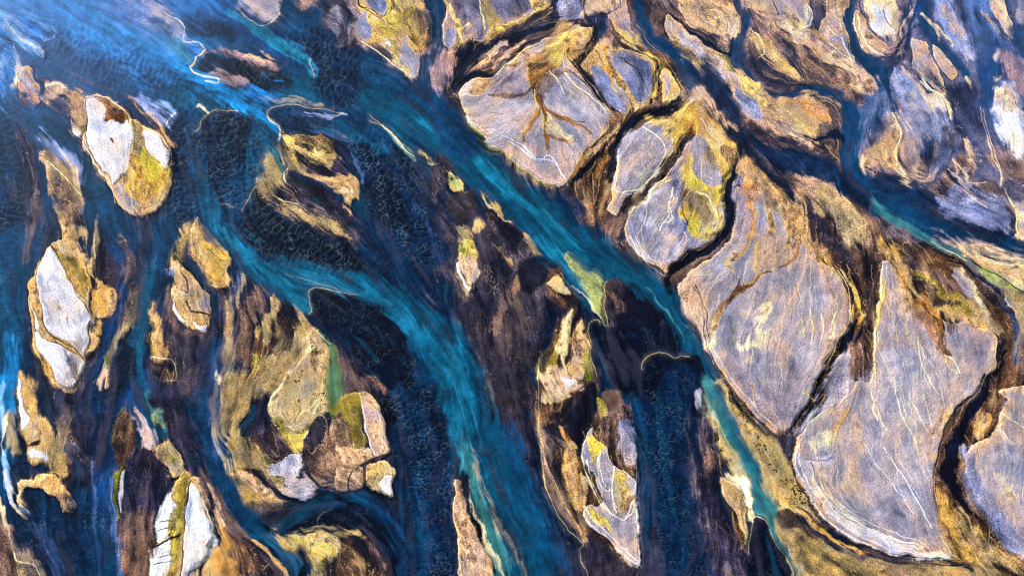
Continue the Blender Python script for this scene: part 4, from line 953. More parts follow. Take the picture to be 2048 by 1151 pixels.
S sea W30,34,32,26,16 f6 s.5 k | 1130,350 1180,440 1220,520 1250,590 1265,620
S steel W30,50,60,50 f16 s.7 z.3 | 1180,560 1150,640 1120,720 1100,800
P blil f5 w4 s.6 z1 t1.4 IC9 | 1265,400 1310,370 1380,460 1480,530 1560,620 1580,700 1570,740 1480,660 1330,620 1270,560 1245,470
P peach f4 w4 s.6 a.8 z1.1 | 1310,340 1360,400 1420,470 1550,560 1560,620 1480,590 1400,510 1320,440
P lil f4 w3 s.5 a.9 z1.3 IC10 | 1370,230 1430,250 1480,350 1530,450 1550,550 1500,530 1420,450 1370,350
L cream W1.8 | 1440,250 1490,360 1540,470 1550,550 1500,530 1420,470
P lil f4 w3 s.5 z1.2 IC11 | 1480,260 1540,300 1600,380 1605,430 1580,460 1530,400 1500,340
L cream W2 | 1480,260 1560,320 1605,400 1590,440
P white f9 w4 s.6 a.5 | 1360,560 1440,560 1500,620 1420,640
S sea W14,14,16,16,14 f4 s.5 k | 1445,60 1460,140 1510,230 1580,310 1670,420
S cream W2,3,3 f2 s.6 a.8 | 1670,430 1690,470 1700,510
P haze f6 w4 s.6 z.9 t1.4 IC12 | 1500,-80 1560,-40 1620,60 1660,130 1720,260 1740,340 1700,350 1620,260 1540,180 1500,80
P peach f6 w4 s.6 a.8 | 1530,20 1580,40 1640,130 1660,200 1600,180 1540,90
P lil f4 w3 s.5 z1 IC13 | 1780,-80 1820,60 1880,150 1945,225 1948,130 1910,40 1860,-80
P cream f8 w3 s.5 a.7 | 1820,-20 1880,20 1930,100 1935,180 1880,110
P lblue f14 w4 s.7 a.8 z.3 | 1650,-60 1780,-60 1820,80 1900,180 1960,280 1900,260 1780,140 1680,40
P sea f8 w4 s.5 a.9 k | 1930,160 2060,130 2060,420 2000,360 1950,260
P lil f5 w4 s.5 a.8 z.8 | 1985,-60 2060,-60 2060,130 1990,130
P blue f12 w7 s.5 a.85 k | 1760,370 1830,300 1850,240 1870,260 1860,330 1920,370 1930,410 1860,430 1840,520 1850,640 1790,640 1750,560 1755,450
P peach f2.5 w3 a.9 | 1840,320 1860,290 1880,300 1850,335
P peach f2.5 w3 a.9 | 1845,440 1890,430 1880,450 1850,455
P pink f7 w5 s.7 a.8 z.7 | 1880,300 1950,320 2060,440 2060,620 2014,560 1940,460 1900,400
P haze f5 w4 s.5 z1.1 IC14 | 1880,470 1930,480 1980,580 2014,660 2060,700 2060,880 1960,870 1880,820 1850,720 1860,600
P snow f7 w4 s.4 z1.3 | 1910,690 1970,680 2020,780 2060,860 1960,870 1900,800 1870,740
L peach W2 | 1900,480 1950,570 2014,700
P slate f18 w5 s.7 a.6 z.4 | 1600,620 1750,620 1790,760 1820,900 1860,1020 1700,980 1640,860 1600,740
P slate f12 w5 s.7 a.7 | 1480,660 1580,720 1560,780 1600,860 1500,960 1440,1040 1380,1040 1400,880
S steel W20,26,24 f8 s.7 a.6 | 1600,880 1520,960 1460,1040
P pink f6 w4 s.7 z1.1 IC15 | 1060,880 1090,820 1180,740 1250,650 1290,700 1305,780 1280,860 1290,950 1370,1040 1300,1020 1200,990 1110,975 1080,1000 1055,940
P tan f5 w4 s.7 a.8 | 1130,850 1200,760 1260,740 1300,780 1270,870 1290,960 1250,970 1160,900
P cream f4 w4 s.6 a.9 | 1060,900 1100,890 1110,960 1080,1000
P peach f10 w4 s.7 a.8 z1 | 1260,660 1310,760 1290,880 1340,960 1400,1030 1440,1050 1480,1020 1400,900 1360,780
L cream W2.6 | 1250,650 1290,720 1305,780 1280,870 1285,960
L ink W2.6 | 1100,965 1160,990 1240,1010 1320,1030 1380,1055
P plum f10 w5 s.6 z.6 | 1400,400 1580,480 1740,480 1760,640 1780,760 1620,640 1560,560
P haze f12 w5 s.7 z.8 a.7 IC16 | 1290,640 1400,640 1500,660 1570,700 1575,760 1480,800 1400,780 1320,760
L cream W1.8 | 1765,620 1770,690 1800,790 1830,900 1870,1000 1880,1060
P pink f7 w5 s.7 z.8 | 1800,800 1870,870 1960,900 2060,900 2060,1100 1960,1100 1880,1050 1840,950
P slate f8 w5 s.7 a.8 | 1890,1040 2060,1010 2060,1120 1960,1151 1900,1100
P brown f6 w4 s.5 z1.1 t1.7 IC17 | 1500,1050 1560,990 1620,940 1650,890 1700,930 1730,1000 1760,1060 1850,1150 1600,1180 1500,1120 1480,1080
P blil f7 w4 s.5 a.8 | 1560,1120 1640,1060 1700,1060 1800,1120 1900,1200 1600,1250
S peach W2,4,4,3 f2.5 s.6 a.9 | 1620,960 1640,1030 1680,1070 1700,1110
L peach W2 | 1580,970 1620,1010 1660,1050 1740,1060 1800,1055
# right bank of the S channel
P tan f5 w4 s.6 z1 t1.5 IC18 | 620,560 700,560 780,530 900,560 960,640 970,800 960,900 930,930 830,880 760,790 700,740 640,640 590,590
P orange f4 w4 s.6 a.8 | 640,580 740,590 850,640 880,690 800,660 700,620
P plum f5 w5 s.8 a.8 t1.6 | 780,550 880,560 960,660 970,840 960,920 880,860 820,750 870,690 840,620
P tan f4 a.8 s.8 | 600,590 700,640 800,740 820,800 700,720
P umber f5 w4 s.8 t1.7 z.8 | 800,790 900,830 960,860 965,940 900,930 830,880 780,830
P ink f5 s.4 w4 | 880,760 965,760 970,900 940,800
S sea W34,36,40,40,30 f5 s.4 k | 1000,620 1025,720 1025,830 1020,950 1060,1040
@N
S teal W8,14,14,10,5 f4 s.5 k a.9 | 560,20 660,110 760,180 830,240 855,280
L cream W1.8 | 735,10 760,60 810,100 860,160 870,210 852,285
P aqua f3 w2 a.8 k | 1830,130 1900,180 1960,240 2080,320 2150,400 2180,500 2060,400 1960,290 1880,200
L cream W1.6 | 1740,50 1830,130 1960,250 2060,370 2150,440
P navy f10 w4 r1.2 s.3 | 1500,290 1700,280 1850,300 1980,320 2120,520 2300,700 2400,1100 2500,1400 2300,1500 2000,1300 1900,1100 1700,900 1680,650 1600,450
P ink f9 w4 r1 a.7 | 1700,700 1900,600 2000,800 2100,1100 1900,1150 1780,950
S steel W3,5,6,3 f3 s.8 a.8 | 1540,420 1620,520 1660,600 1650,690
S steel W4,10,12,6 f4 s.8 a.8 | 1100,180 1300,220 1480,280 1560,300
S peach W2,3,3 f2 s.8 a.6 | 1350,180 1440,230 1520,270
@Q
# south-east quadrant, second look
P ivory f4 w4 s.6 a.85 | 1020,60 1010,140 1005,200 990,240 930,250 915,225 970,200 990,150 1000,90
P peach f7 w4 s.6 a.5 | 690,60 760,100 800,180 790,230 750,180 700,120
L plum W2.4 | 720,0 750,60 765,130 765,180 780,225
S llil W6,12,14,10 f7 s.6 a.6 | 1150,40 1110,110 1060,160 1040,230
S peach W3,5,4,3 f3 s.6 a.8 | 1140,0 1120,70 1100,110
S cream W2,3,3,2 f2.5 s.6 a.7 | 1290,40 1290,130 1280,200
L cream W2 | 1350,40 1350,110 1340,160
L ivory W1.8 | 1240,110 1240,170 1225,240
L ivory W1.6 | 1190,90 1200,150 1190,230
L cream W1.6 | 1160,120 1165,200
S llil W4,8,10,6 f5 s.7 a.7 | 1520,0 1510,60 1520,120 1510,190
L cream W2 | 1480,0 1460,70 1450,140 1448,240 1445,320 1450,400
L ygold W2 | 1490,10 1470,80 1455,140
L ivory W2 | 1430,420 1445,460 1470,520 1495,570
L ivory W1.8 | 1450,450 1440,490 1460,530
S peach W8,14,16,12 f9 s.6 a.5 | 1390,520 1385,620 1380,720 1390,800
S tan W4,7,6,4 f4 s.6 a.8 | 1340,480 1300,540 1280,590 1270,650
P cream f8 w5 s.8 a.6 | 1200,610 1250,580 1290,590 1285,640 1240,650 1200,640
P llil f4 w3 s.7 a.9 | 1150,660 1200,680 1280,660 1290,700 1230,720 1170,700
S steel W3,4,3 f2 s.7 a.6 | 1170,680 1230,690 1280,680
L plum W1.8 | 1190,700 1215,770 1250,830 1300,880 1370,930 1440,970
L white W2.8 | 1190,720 1230,800 1280,860 1340,910 1420,960 1520,1000 1640,1040
P cream f3 w3 s.7 a.6 | 1200,740 1240,790 1290,850 1350,900 1430,950 1400,980 1320,950 1250,880 1200,800
P white f3 w3 s.8 a.75 | 1230,800 1270,860 1330,910 1290,920 1240,870
P white f3 w3 s.8 a.6 | 1340,920 1430,960 1540,1010 1620,1040 1540,1050 1430,1010 1350,960
L white W2 | 1140,620 1150,700 1190,790 1240,870 1310,940 1400,1000 1500,1040 1620,1070 1740,1085
L llil W2 | 1160,760 1210,850 1290,930 1390,1000 1500,1050 1620,1078
L snow W2 | 1610,1060 1660,1070 1750,1084
L ivory W1.5 | 1520,380 1540,460 1580,560 1620,640
L ivory W1.5 | 1560,300 1580,420 1640,540 1680,600
L white W1.5 | 1400,620 1450,700 1520,790 1600,900
L white W1.3 | 1480,640 1550,740 1620,860 1680,960
L ivory W1.4 | 1620,200 1640,320 1700,430
L ivory W2 | 1725,270 1760,290 1785,345
L ygold W2 | 1730,280 1745,320 1780,345
S white W2,3,3 f3 s.8 a.6 | 1940,560 1970,640 2000,700
S cream W3,5,4 f3 s.8 a.6 | 1850,40 1880,90 1900,140
P gold f8 w4 s.7 a.7 | 1700,800 1760,900 1830,1040 1870,1100 1800,1100 1760,1000 1700,880
P tan f10 w4 s.6 a.6 | 1760,880 1850,960 1950,1040 2048,1120 1900,1100 1800,1020
P blil f9 w4 s.6 a.75 | 1810,620 1850,700 1900,820 1980,940 2048,1020 2048,1080 1960,1000 1880,900 1820,780
P dlil f8 w4 s.7 a.5 | 1290,310 1350,300 1330,380 1250,450 1220,440
L ygold W2.6 | 955,380 960,440 975,480
P ygold f2 w5 s.5 | 1180,405 1200,405 1195,425 1182,422
P dlil f10 w4 s.7 a.5 | 850,300 960,360 1060,440 1150,480 1040,560 980,500 900,400
L llil W2.2 | 810,250 860,340 940,440 1020,530 1050,580
L mud W2.6 | 790,250 830,330 900,430 980,520 1045,590
# tongue
P khaki f8 w4 s.6 a.6 | 1000,640 1080,720 1120,800 1180,860 1140,880 1060,800 980,700
P sand f6 w3 s.5 a.6 | 800,500 850,600 920,700 960,800 920,780 860,680 820,580
P ygold f8 w4 s.5 a.7 | 1090,870 1130,880 1160,920 1120,910 1080,890
S bteal W8,12,14,12,8 f8 s.6 a.4 k | 800,420 860,540 920,660 980,800 1020,900
P mud f4 w3 s.6 a.85 z.7 | 1060,900 1110,890 1160,930 1220,980 1290,1020 1200,1000 1130,960 1080,940
S dsilt W4,9,11,9,6,4 f3 s.6 a.9 | 1150,880 1210,930 1290,990 1380,1030 1480,1060 1600,1085
S gold W3,6,7,5 f3 s.6 a.8 | 1130,880 1190,930 1280,1000 1380,1050
P silt f10 w4 s.8 a.4 | 1110,960 1300,1050 1500,1100 1700,1100 1500,1150 1200,1150
# bars left of centre
P ink f9 w4 s.7 a.8 | 300,130 420,130 500,200 640,160 700,260 620,260 540,280 520,400 430,400 380,280 320,200
S plum W6,10,12,8 f6 s.7 a.7 | 390,60 420,120 400,160 380,100
P peach f3 w4 s.6 a.7 | 130,330 200,320 280,380 230,420 160,440 120,400
P snow f3 w4 s.5 | 200,370 250,370 270,385 230,395
S rust W3,6,8,6 f4 s.7 a.8 | 200,560 240,640 270,740 260,820
S tan W5,9,9,6 f4 s.7 a.7 | 235,620 260,700 275,780 260,840
P ink f4 w5 s.7 a.8 | 290,400 340,400 330,460 310,500 280,640 255,600 220,540 150,520 230,460
L white W2.4 | 290,870 330,930 400,1000 470,1060 515,1105
L llil W2 | 515,1110 512,1000 505,880 498,760 497,660
P yel f2.5 w4 s.5 a.9 | 300,590 330,610 360,640 340,680 350,750 330,720 310,650
P yel f2.5 w4 s.5 a.9 | 300,880 340,900 370,950 395,985 350,950
P ygold f2.5 w4 s.5 a.8 | 400,740 430,730 470,790 460,860 430,900 470,860
L white W2.6 | 355,650 350,730 370,790
L white W2.4 | 400,760 405,840 420,880
L ivory W2.2 | 300,690 320,780 370,870 430,930 470,910 500,870
P lil f3 w3 s.5 a.8 | 430,560 490,640 495,700 440,690
S plum W4,7,5 f4 s.7 a.7 | 160,180 140,260 120,320
L cream W1.4 | 110,280 105,420 110,560 130,680 180,800 240,920 280,990
P umber f5 w4 s.7 a.6 | 860,830 900,860 930,930 940,1020 890,960 860,900
P tan f3 w4 s.6 a.85 | 840,750 880,770 910,830 935,900 940,1010 910,940 870,870 840,800
P ivory f3 w4 s.6 a.85 | 870,740 920,770 950,850 940,880 900,810
@U
# north-east quadrant, second look
P tan f5 w4 s.6 t1.6 a.85 | 100,200 130,190 200,100 280,110 320,140 310,200 260,230 200,250 150,290 110,310 70,290 60,250
P ygold f6 w4 s.6 | 140,210 200,160 230,180 210,230 180,260 140,250
P orange f4 w4 s.5 a.8 | 75,240 110,220 140,225 120,250 80,265
P rust f4 w5 s.7 a.7 | 70,260 140,250 180,280 150,310 90,320 60,290
P lil f6 w4 s.5 | 140,330 230,310 320,380 370,440 380,490 330,510 260,490 180,430 140,390
P brown f6 w4 s.7 a.75 | 115,310 170,290 220,290 180,330 140,380 120,430 105,390
P llil f10 w4 s.6 a.6 | 200,400 300,400 350,470 280,490 210,440
S rust W5,7,6,5,4,2 f2.5 s.5 a.9 | 95,350 110,410 140,440 180,470 230,485 290,495
S rust W3,5,5,4 f2.5 s.6 a.85 | 120,440 130,490 140,540 140,600
S rust W2,4,5,3 f2.5 s.6 a.8 | 110,430 90,490 60,540 35,570
S rust W2,4,4,2 f2.5 s.6 a.8 | 140,500 160,540 200,570 250,565
S tan W2,3,2 f2 s.6 a.8 | 130,420 150,480 200,530 240,560
L ygold W1.8 | 95,360 100,420 125,470 130,540
S brown W3,4,4,3 f3 s.7 a.8 | 90,350 40,370 -20,385 -90,390
P cream f5 w5 s.6 a.7 | 140,490 200,520 250,560 200,560 150,540
L white W2.2 | -20,570 30,600 90,640 120,640 170,660 200,700 220,740
L ivory W1.6 | 210,300 250,350 330,400 375,450
L ivory W1.5 | 150,290 190,350 210,390
S plum W2,3,2 f2 a.7 s.5 | 230,290 290,330 350,400
P blil f4 w4 s.5 a.8 | 410,230 480,220 550,260 560,310 530,390 500,400 460,340 420,290
P blil f4 w4 s.6 a.85 | 310,290 350,320 400,380 450,420 460,450 420,440 370,380 320,330
S gold W4,6,6,4 f3 s.6 | 370,200 390,270 440,330 480,400
S ygold W3,5,4 f3 s.6 a.8 | 440,170 520,210 580,240 590,300 560,390
P ygold f7 w4 s.5 a.7 | 460,120 520,160 500,190 440,150
# twin bars
P lil f5 w3 s.5 | 450,540 560,490 640,520 640,560 600,640 560,720 480,770 430,760 425,680 430,600
P ygold f5 w4 s.6 a.75 | 530,490 620,460 700,420 740,440 700,490 680,540 640,600 630,560 600,520
L ivory W2 | 520,510 560,540 600,570 610,620 580,680 550,720
L ivory W1.8 | 640,560 630,620 570,700 540,730
L llil W1.8 | 430,600 415,690 410,760 460,780 500,770
P cream f5 w5 s.7 a.7 | 500,720 540,690 560,720 520,760 490,760
P mud f4 w4 s.6 t1.6 z.5 | 700,540 730,500 740,540 700,590 650,660 590,730 530,790 470,840 440,850 480,790 560,720 620,650
P rust f4 w5 s.7 a.6 | 690,480 740,500 720,540 690,540
P gold f5 w4 s.6 t1.3 | 740,400 800,450 830,520 890,570 900,620 880,660 840,700 820,760 780,740 800,660 780,590 740,540 720,490 700,440
P ygold f5 w4 s.6 a.85 | 690,640 710,620 730,700 800,760 830,780 850,720 830,640 760,560 740,530 800,560 880,600 890,640 860,700 840,790 830,880 810,920 800,880 790,820 740,780 690,760 680,700
P yel f4 w4 s.6 a.8 | 700,690 740,730 800,770 830,790 825,850 805,900 800,840 760,790 700,750
P lil f5 w4 s.5 | 730,540 760,560 800,620 830,700 830,750 790,750 740,710 720,660 710,600
P olive f5 w4 s.6 a.6 | 760,560 800,600 830,680 800,680 770,620
P khaki f4 w4 s.5 a.9 | 700,780 750,770 790,800 805,860 790,910 740,890 700,850 690,810
P yel f5 w4 s.6 a.7 | 690,790 720,840 780,900 800,930 740,910 700,870
L ivory W2 | 740,770 790,800 820,860 810,930
L rust W2 | 690,770 680,820 700,890 720,920
P lil f5 w4 s.5 | 560,790 600,740 640,740 640,820 630,880 600,960 640,1000 600,1060 560,1040 490,960 460,900 480,850
P white f6 w5 s.7 a.85 | 520,900 560,880 590,900 570,960 540,950
L white W2.4 | 640,760 630,820 635,880 600,900 590,930
L peach W1.6 | 690,930 700,980 660,1040 620,1090
L llil W2.2 | 455,880 480,960 530,1040 580,1090 610,1100
L ygold W2 | 640,720 560,770 500,830 465,880
L llil W1.6 | 470,890 500,960 550,1030 590,1070
S ink W9,11,11,12,14,14,12 f2.5 s.4 z.2 t1.6 | 905,600 905,660 870,720 860,790 880,850 860,920 800,980
S ink W12,14,13,10 f2.5 s.4 z.2 t1.6 | 860,920 790,990 710,1040 640,1090
P brown f3 w4 s.7 a.8 t1.8 | 830,590 880,600 900,640 870,670 850,650
# braided plain east
P tan f8 w5 s.8 a.7 | 930,620 1000,680 1100,800 1200,920 1250,1040 1180,1000 1080,880 980,760 900,700
P peach f6 w4 s.8 a.6 | 1140,720 1240,740 1330,820 1400,900 1420,980 1340,950 1260,860 1180,790
P khaki f7 w4 s.7 a.8 | 1230,740 1320,800 1390,880 1420,960 1380,980 1300,900 1220,820
P navy f8 w4 s.6 z.2 | 940,480 1040,530 1160,580 1290,640 1340,700 1420,800 1420,850 1300,740 1160,680 1020,620 950,560
P ink f6 w4 s.6 z.2 | 960,600 1060,640 1100,700 1130,790 1060,740 980,670
P silt f5 w4 s.8 a.8 z.6 | 930,570 1010,630 1090,700 1140,760 1060,720 980,640
P peach f5 w4 s.8 a.85 | 700,400 760,360 820,430 900,500 860,520 800,450 740,420
P peach f5 w4 s.8 a.8 | 870,370 950,430 1020,480 1100,520 1200,560 1180,580 1080,550 980,500 900,440
P ygold f5 w4 s.6 a.8 | 900,300 960,330 1010,400 1000,440 950,390 910,350
P blil f4 w3 s.5 a.9 | 890,370 930,380 970,420 1000,470 970,475 920,440
P umber f6 w4 s.7 a.7 t1.7 | 830,380 880,440 980,500 1060,560 1160,600 1080,600 960,540 860,460
P navy f7 w4 s.6 z.2 a.9 | 760,230 830,290 870,370 920,470 950,560 880,500 820,430 760,330 700,260
P khaki f6 w4 s.7 a.7 z.4 | 620,120 680,180 760,250 720,250 650,180
L tan W2 | 500,100 560,180 640,280 700,370
P orange f5 w4 s.6 a.75 | 1090,400 1180,400 1260,440 1250,490 1180,460 1110,420
S ygold W3,5,4 f3 s.7 a.8 | 1060,420 1140,480 1200,550
S ink W3,6,10,12 f4 s.6 | 1170,550 1240,550 1290,540 1320,560
P tan f5 w4 s.7 a.7 | 960,130 1040,200 1130,290 1160,330 1080,290 990,210
P peach f5 w4 s.7 a.8 | 960,40 1080,70 1180,140 1290,220 1400,280 1440,330 1430,380 1340,310 1220,220 1080,130
P plum f4 w4 s.7 a.75 t1.6 | 940,230 1000,240 1060,300 1130,340 1060,350 980,330
P umber f4 w4 s.7 a.7 t1.6 | 1180,230 1260,260 1350,300 1380,340 1300,340 1200,300
L ivory W1.8 | 1360,260 1340,200 1300,150 1260,110
L ivory W2 | 1190,30 1205,60 1190,110 1160,120
P cream f6 w4 s.7 a.8 | 1100,100 1150,120 1180,140 1130,130
P steel f10 w4 s.7 a.6 z.4 | 1390,440 1500,420 1540,500 1480,560 1400,620
P cream f8 w4 s.7 a.85 | 1540,470 1560,560 1550,640 1580,720 1540,700 1530,620 1545,560
P tan f7 w4 s.7 a.7 | 1430,600 1520,540 1540,600 1530,680 1470,660 1420,670
P steel f9 w4 s.7 a.5 | 1600,560 1700,520 1720,480 1660,620 1580,680
P haze f8 w5 s.6 a.7 | 1540,310 1620,340 1720,420 1740,460 1640,430 1560,380
P cream f8 w5 s.6 a.6 | 1640,330 1700,380 1740,450 1700,440 1660,390
L plum W2 | 1660,330 1720,400 1750,490
L ivory W2 | 1700,300 1730,360 1720,390 1650,330
P snow f8 w5 s.6 a.9 | 1960,480 2010,440 2048,480 2048,600 2010,610 1970,560
P cream f7 w4 s.6 a.8 | 1940,360 1990,380 2040,460 2000,440 1950,410
L peach W2.2 | 1885,440 1900,520 1930,620 1960,720
P brown f6 w4 s.7 a.7 | 1900,620 1980,640 2048,640 2048,720 1980,700
S peach W3,5,4 f3 s.7 a.9 | 1770,640 1800,680 1840,740 1890,740
S peach W3,4,3 f3 s.7 a.9 | 1760,690 1800,720 1830,760
P umber f5 w4 s.7 a.8 | 1870,730 1960,740 1990,770 1900,770
P blil f7 w4 s.5 a.8 | 1740,800 1840,790 1940,850 2000,920 1980,940 1880,900 1790,850
P cream f6 w4 s.7 a.8 | 2000,850 2048,840 2048,900 2010,890
P white f8 w5 s.5 a.9 | 1450,60 1490,60 1510,110 1530,150 1480,155 1440,120
P tan f5 w4 s.7 a.6 | 1520,50 1560,80 1560,140 1530,120
@T
# north-west quadrant, second look (this tile is half scale)
P azure f40 w10 s.5 a.75 | 100,-60 900,-60 760,80 560,60 420,60 240,100 120,80
P azure f26 w8 s.8 a.8 | 0,0 200,60 420,90 600,180 760,290 1000,380 1080,420 960,410 760,350 500,250 240,160 60,110
S cyan W10,26,34,24,20,14 f10 s.7 a.9 k | 300,50 480,110 620,180 720,250 800,310 960,390
P lblue f22 w6 s.7 a.7 | 380,-60 640,-60 700,60 730,150 640,150 500,90 420,40
P haze f14 w5 s.7 a.8 | 560,-30 640,10 710,70 735,130 720,150 650,110 590,60
P lil f8 w4 s.7 a.7 | 600,20 680,60 725,110 720,125 650,90
S aqua W6,10,12,6 f6 s.7 a.8 | 640,110 700,170 750,220 780,250
P sky f20 w6 s.7 a.8 | -60,-40 40,20 180,70 215,140 150,170 80,110 20,70 -60,60
P pale f10 w5 s.8 a.8 | 0,20 60,70 120,120 170,160 160,200 100,160 40,110 -20,60
S snow W2,5,7,4 f5 s.8 a.75 | 20,90 70,140 120,170 165,215
S pale W2,4,6,4 f4 s.8 a.7 | 60,40 130,70 190,120 210,150
P azure f12 w5 s.6 a.7 | 60,60 140,90 200,130 150,160 90,120
P cyan f16 w6 s.5 a.8 | -60,100 20,110 60,200 70,330 20,340 -60,340
S ivory W2,6,8,5 f5 s.7 a.8 | 60,190 74,260 72,320 60,350
S pale W6,10,8 f6 s.6 a.7 | 10,200 14,260 12,310
P sea f12 w5 s.7 a.8 | 90,190 250,250 330,290 300,330 180,270 100,230
P navy f16 w6 s.6 r.8 a.85 | 180,180 260,180 360,240 430,250 420,270 340,290 240,260
S steel W4,10,14,8 f7 s.9 a.6 | 110,260 200,310 280,340 350,380
S sea W20,30,30,26,20 f9 s.6 a.85 k | 80,200 200,290 330,330 470,380 560,440
S silt W2,5,8,8,8 f5 s.9 a.75 | 300,300 420,350 510,390 570,440 640,480
S brown W4,10,12,10 f5 s.7 a.85 z.6 | 520,400 590,460 650,520 690,590
S tan W2,5,6,4 f3 s.7 a.8 | 540,420 610,470 660,530 695,600
P haze f10 w5 s.8 a.6 | 570,430 640,440 670,470 650,500 600,470
S haze W3,6,8,4 f6 s.9 a.5 | 560,390 620,420 660,460 680,490
P silt f10 w5 s.7 z.6 a.8 | 150,340 200,320 270,360 330,380 340,430 300,520 260,470 200,430 150,410
P peach f6 w5 s.7 a.7 | 190,345 260,340 270,360 220,400 185,390
S ivory W2,2 f2 a.8 | 190,345 240,340 268,355
P tan f6 w5 s.6 a.7 | 290,370 330,390 340,450 330,520 290,480 280,430
P navy f20 w6 s.6 r.6 a.7 | -60,350 80,420 130,560 140,760 60,900 -60,900
S steel W6,14,16,10 f8 s.8 a.5 | 60,440 120,560 140,700 120,820
S pale W2,4,6 f4 s.8 a.4 | 110,640 130,760 120,860
S silt W10,26,20,10 f10 s.8 a.7 z.4 | 60,480 120,640 130,780 120,880
S sea W40,44,44,40 f12 s.6 k a.8 | 60,420 200,540 300,700 400,880
S haze W6,14,20,14 f8 s.8 a.7 | 170,540 220,600 290,650 330,720
P tan f9 w6 s.9 a.8 t1.5 | 190,610 260,640 330,720 340,800 300,880 340,940 300,1000 250,920 230,820 200,720
P plum f7 w6 s.9 a.65 | 210,720 280,740 330,820 320,900 260,860 220,800
L cream W1.6 | 190,650 240,690 290,740 330,780
S khaki W3,7,8,6 f4 s.8 a.8 | 380,880 385,950 372,1010 380,1100
# ripple pool tones
P sea f14 w5 s.7 a.6 r.8 | 900,740 980,640 1040,560 1090,700 1020,780 960,840 900,880
P teal f10 w5 s.8 a.7 r.4 | 1040,560 1100,600 1120,700 1060,720 1030,680
P khaki f10 w4 s.8 a.75 z.4 | 1060,640 1110,660 1140,720 1100,760 1070,780 1050,720
S aqua W2,6,8,5 f3 s.6 a.8 | 1100,590 1110,640 1130,690 1140,720
L cream W1.8 | 1155,675 1138,690 1135,715 1150,740
S cyan W14,18,16,10,4 f6 s.5 a.9 k | 880,390 980,420 1060,470 1100,510 1118,550
P sea f9 w4 s.8 a.7 | 1080,440 1200,430 1370,460 1500,520 1600,600 1560,620 1460,580 1300,520 1150,500
S teal W6,12,14,10 f6 s.8 a.8 | 1250,500 1350,520 1450,560 1540,600
S haze W1.5,3,4,2 f2.5 s.8 a.7 | 1220,440 1300,460 1380,470
S silt W2,4,4 f3 s.8 a.6 | 1120,470 1200,480 1290,500
L cream W1.6 | 1480,480 1540,510 1600,560 1625,600
P khaki f6 w5 s.8 a.7 | 1120,560 1180,640 1240,700 1200,710 1140,660
P plum f5 w5 s.9 a.75 | 1180,620 1260,650 1320,660 1380,660 1400,700 1300,700 1220,690
P umber f4 w5 s.9 a.7 | 1200,540 1300,560 1340,600 1300,620 1240,590
P tan f5 w5 s.8 a.8 | 1200,700 1300,710 1380,700 1430,740 1430,800 1400,790 1350,740 1260,730
S navy W4,9,10,8 f4 s.6 | 1160,690 1220,720 1300,750 1400,830
P silt f8 w6 s.9 a.8 t1.6 z.8 | 1080,770 1160,790 1260,800 1350,860 1410,930 1410,980 1330,940 1220,890 1130,840
P khaki f5 w6 s.9 a.7 t1.6 | 1120,790 1220,830 1320,880 1400,970 1300,920 1180,860
L cream W1.4 | 1090,780 1130,800 1200,820 1260,860
P silt f16 w5 s.9 a.6 | 1660,580 1700,620 1720,700 1740,800 1690,780 1660,680
S khaki W2,4,4 f3 s.8 a.8 | 1680,600 1710,630 1730,655
L cream W1.6 | 1680,595 1705,620 1715,655 1755,660
P lime f3 w3 a.85 | 1795,690 1840,740 1842,765 1800,760 1790,720
L cream W1.4 | 1785,690 1840,720 1845,765 1870,770
P dgreen f2 w3 a.9 | 1798,712 1808,715 1806,725 1797,722
L cream W2.2 | 1930,790 1960,830 2000,870 2045,890
# leaf bar refinements
P umber f5 w5 s.8 a.6 t1.7 | 1600,60 1680,40 1720,100 1700,200 1660,180 1620,120
L rust W1.6 | 1620,100 1670,160 1690,220
L rust W1.6 | 1640,60 1700,130 1710,180
L rust W1.4 | 1640,150 1680,200 1685,240
P snow f4 w4 s.6 a.8 | 1540,145 1560,150 1555,175 1540,165
L mud W2 | 1440,0 1440,30 1490,50 1525,80
P plum f6 w4 s.8 a.6 z.5 | 1300,80 1340,60 1380,120 1390,180 1350,160 1310,120
S navy W4,5,4 f3 s.6 a.8 | 1400,60 1385,120 1385,190
@R
# south-west quadrant, second look (half scale)
P sea f22 w6 s.7 a.8 k | -60,-60 60,-60 80,100 70,250 30,420 -60,600
S cyan W16,30,34,20 f14 s.7 a.8 k | -20,200 30,240 40,340 10,450
S pale W1.5,3,4,4,6,5 f4 s1 a.5 | 20,380 0,500 10,620 20,720 50,830 110,900
P ink f12 w6 s.8 a.7 | 100,260 150,400 240,480 220,420 160,300 130,220
P slate f14 w5 s.8 a.75 | 240,430 290,500 280,640 240,560
S brown W6,14,20,12 f7 s.8 a.7 | 260,460 275,560 240,640 210,700
P khaki f6 w5 s.8 a.85 z.7 | 215,590 250,560 260,650 250,740 215,740 190,700
P ink f12 w5 s.6 a.8 | 290,520 420,500 520,220 530,300 470,460 440,700 380,720 290,600
P steel f12 w5 s.8 a.5 | 270,620 340,640 370,730 330,720 270,670
S pale W1.5,2.5,2 f3 s.9 a.4 | 290,620 340,660 368,720
P plum f6 w5 s.9 a.8 | 270,660 350,700 360,780 300,760 250,720
S slate W10,20,24,20 f8 s.8 a.6 | 360,160 330,250 290,320 280,420
S lblue W2,4,6,6 f4 s.8 a.4 | 370,700 380,850 390,1000 400,1150
S lblue W2,6,8,8 f4 s.8 a.5 | 440,760 455,900 470,1040 480,1150
P navy f20 w6 s.6 a.8 | 240,820 360,860 420,1151 180,1200 60,980 60,920
S steel W12,18,16 f8 s.8 a.4 | 150,960 220,1080 240,1151
S teal W10,16,18,18,12 f7 s.6 a.8 k | 570,-20 560,120 545,250 560,380 610,480
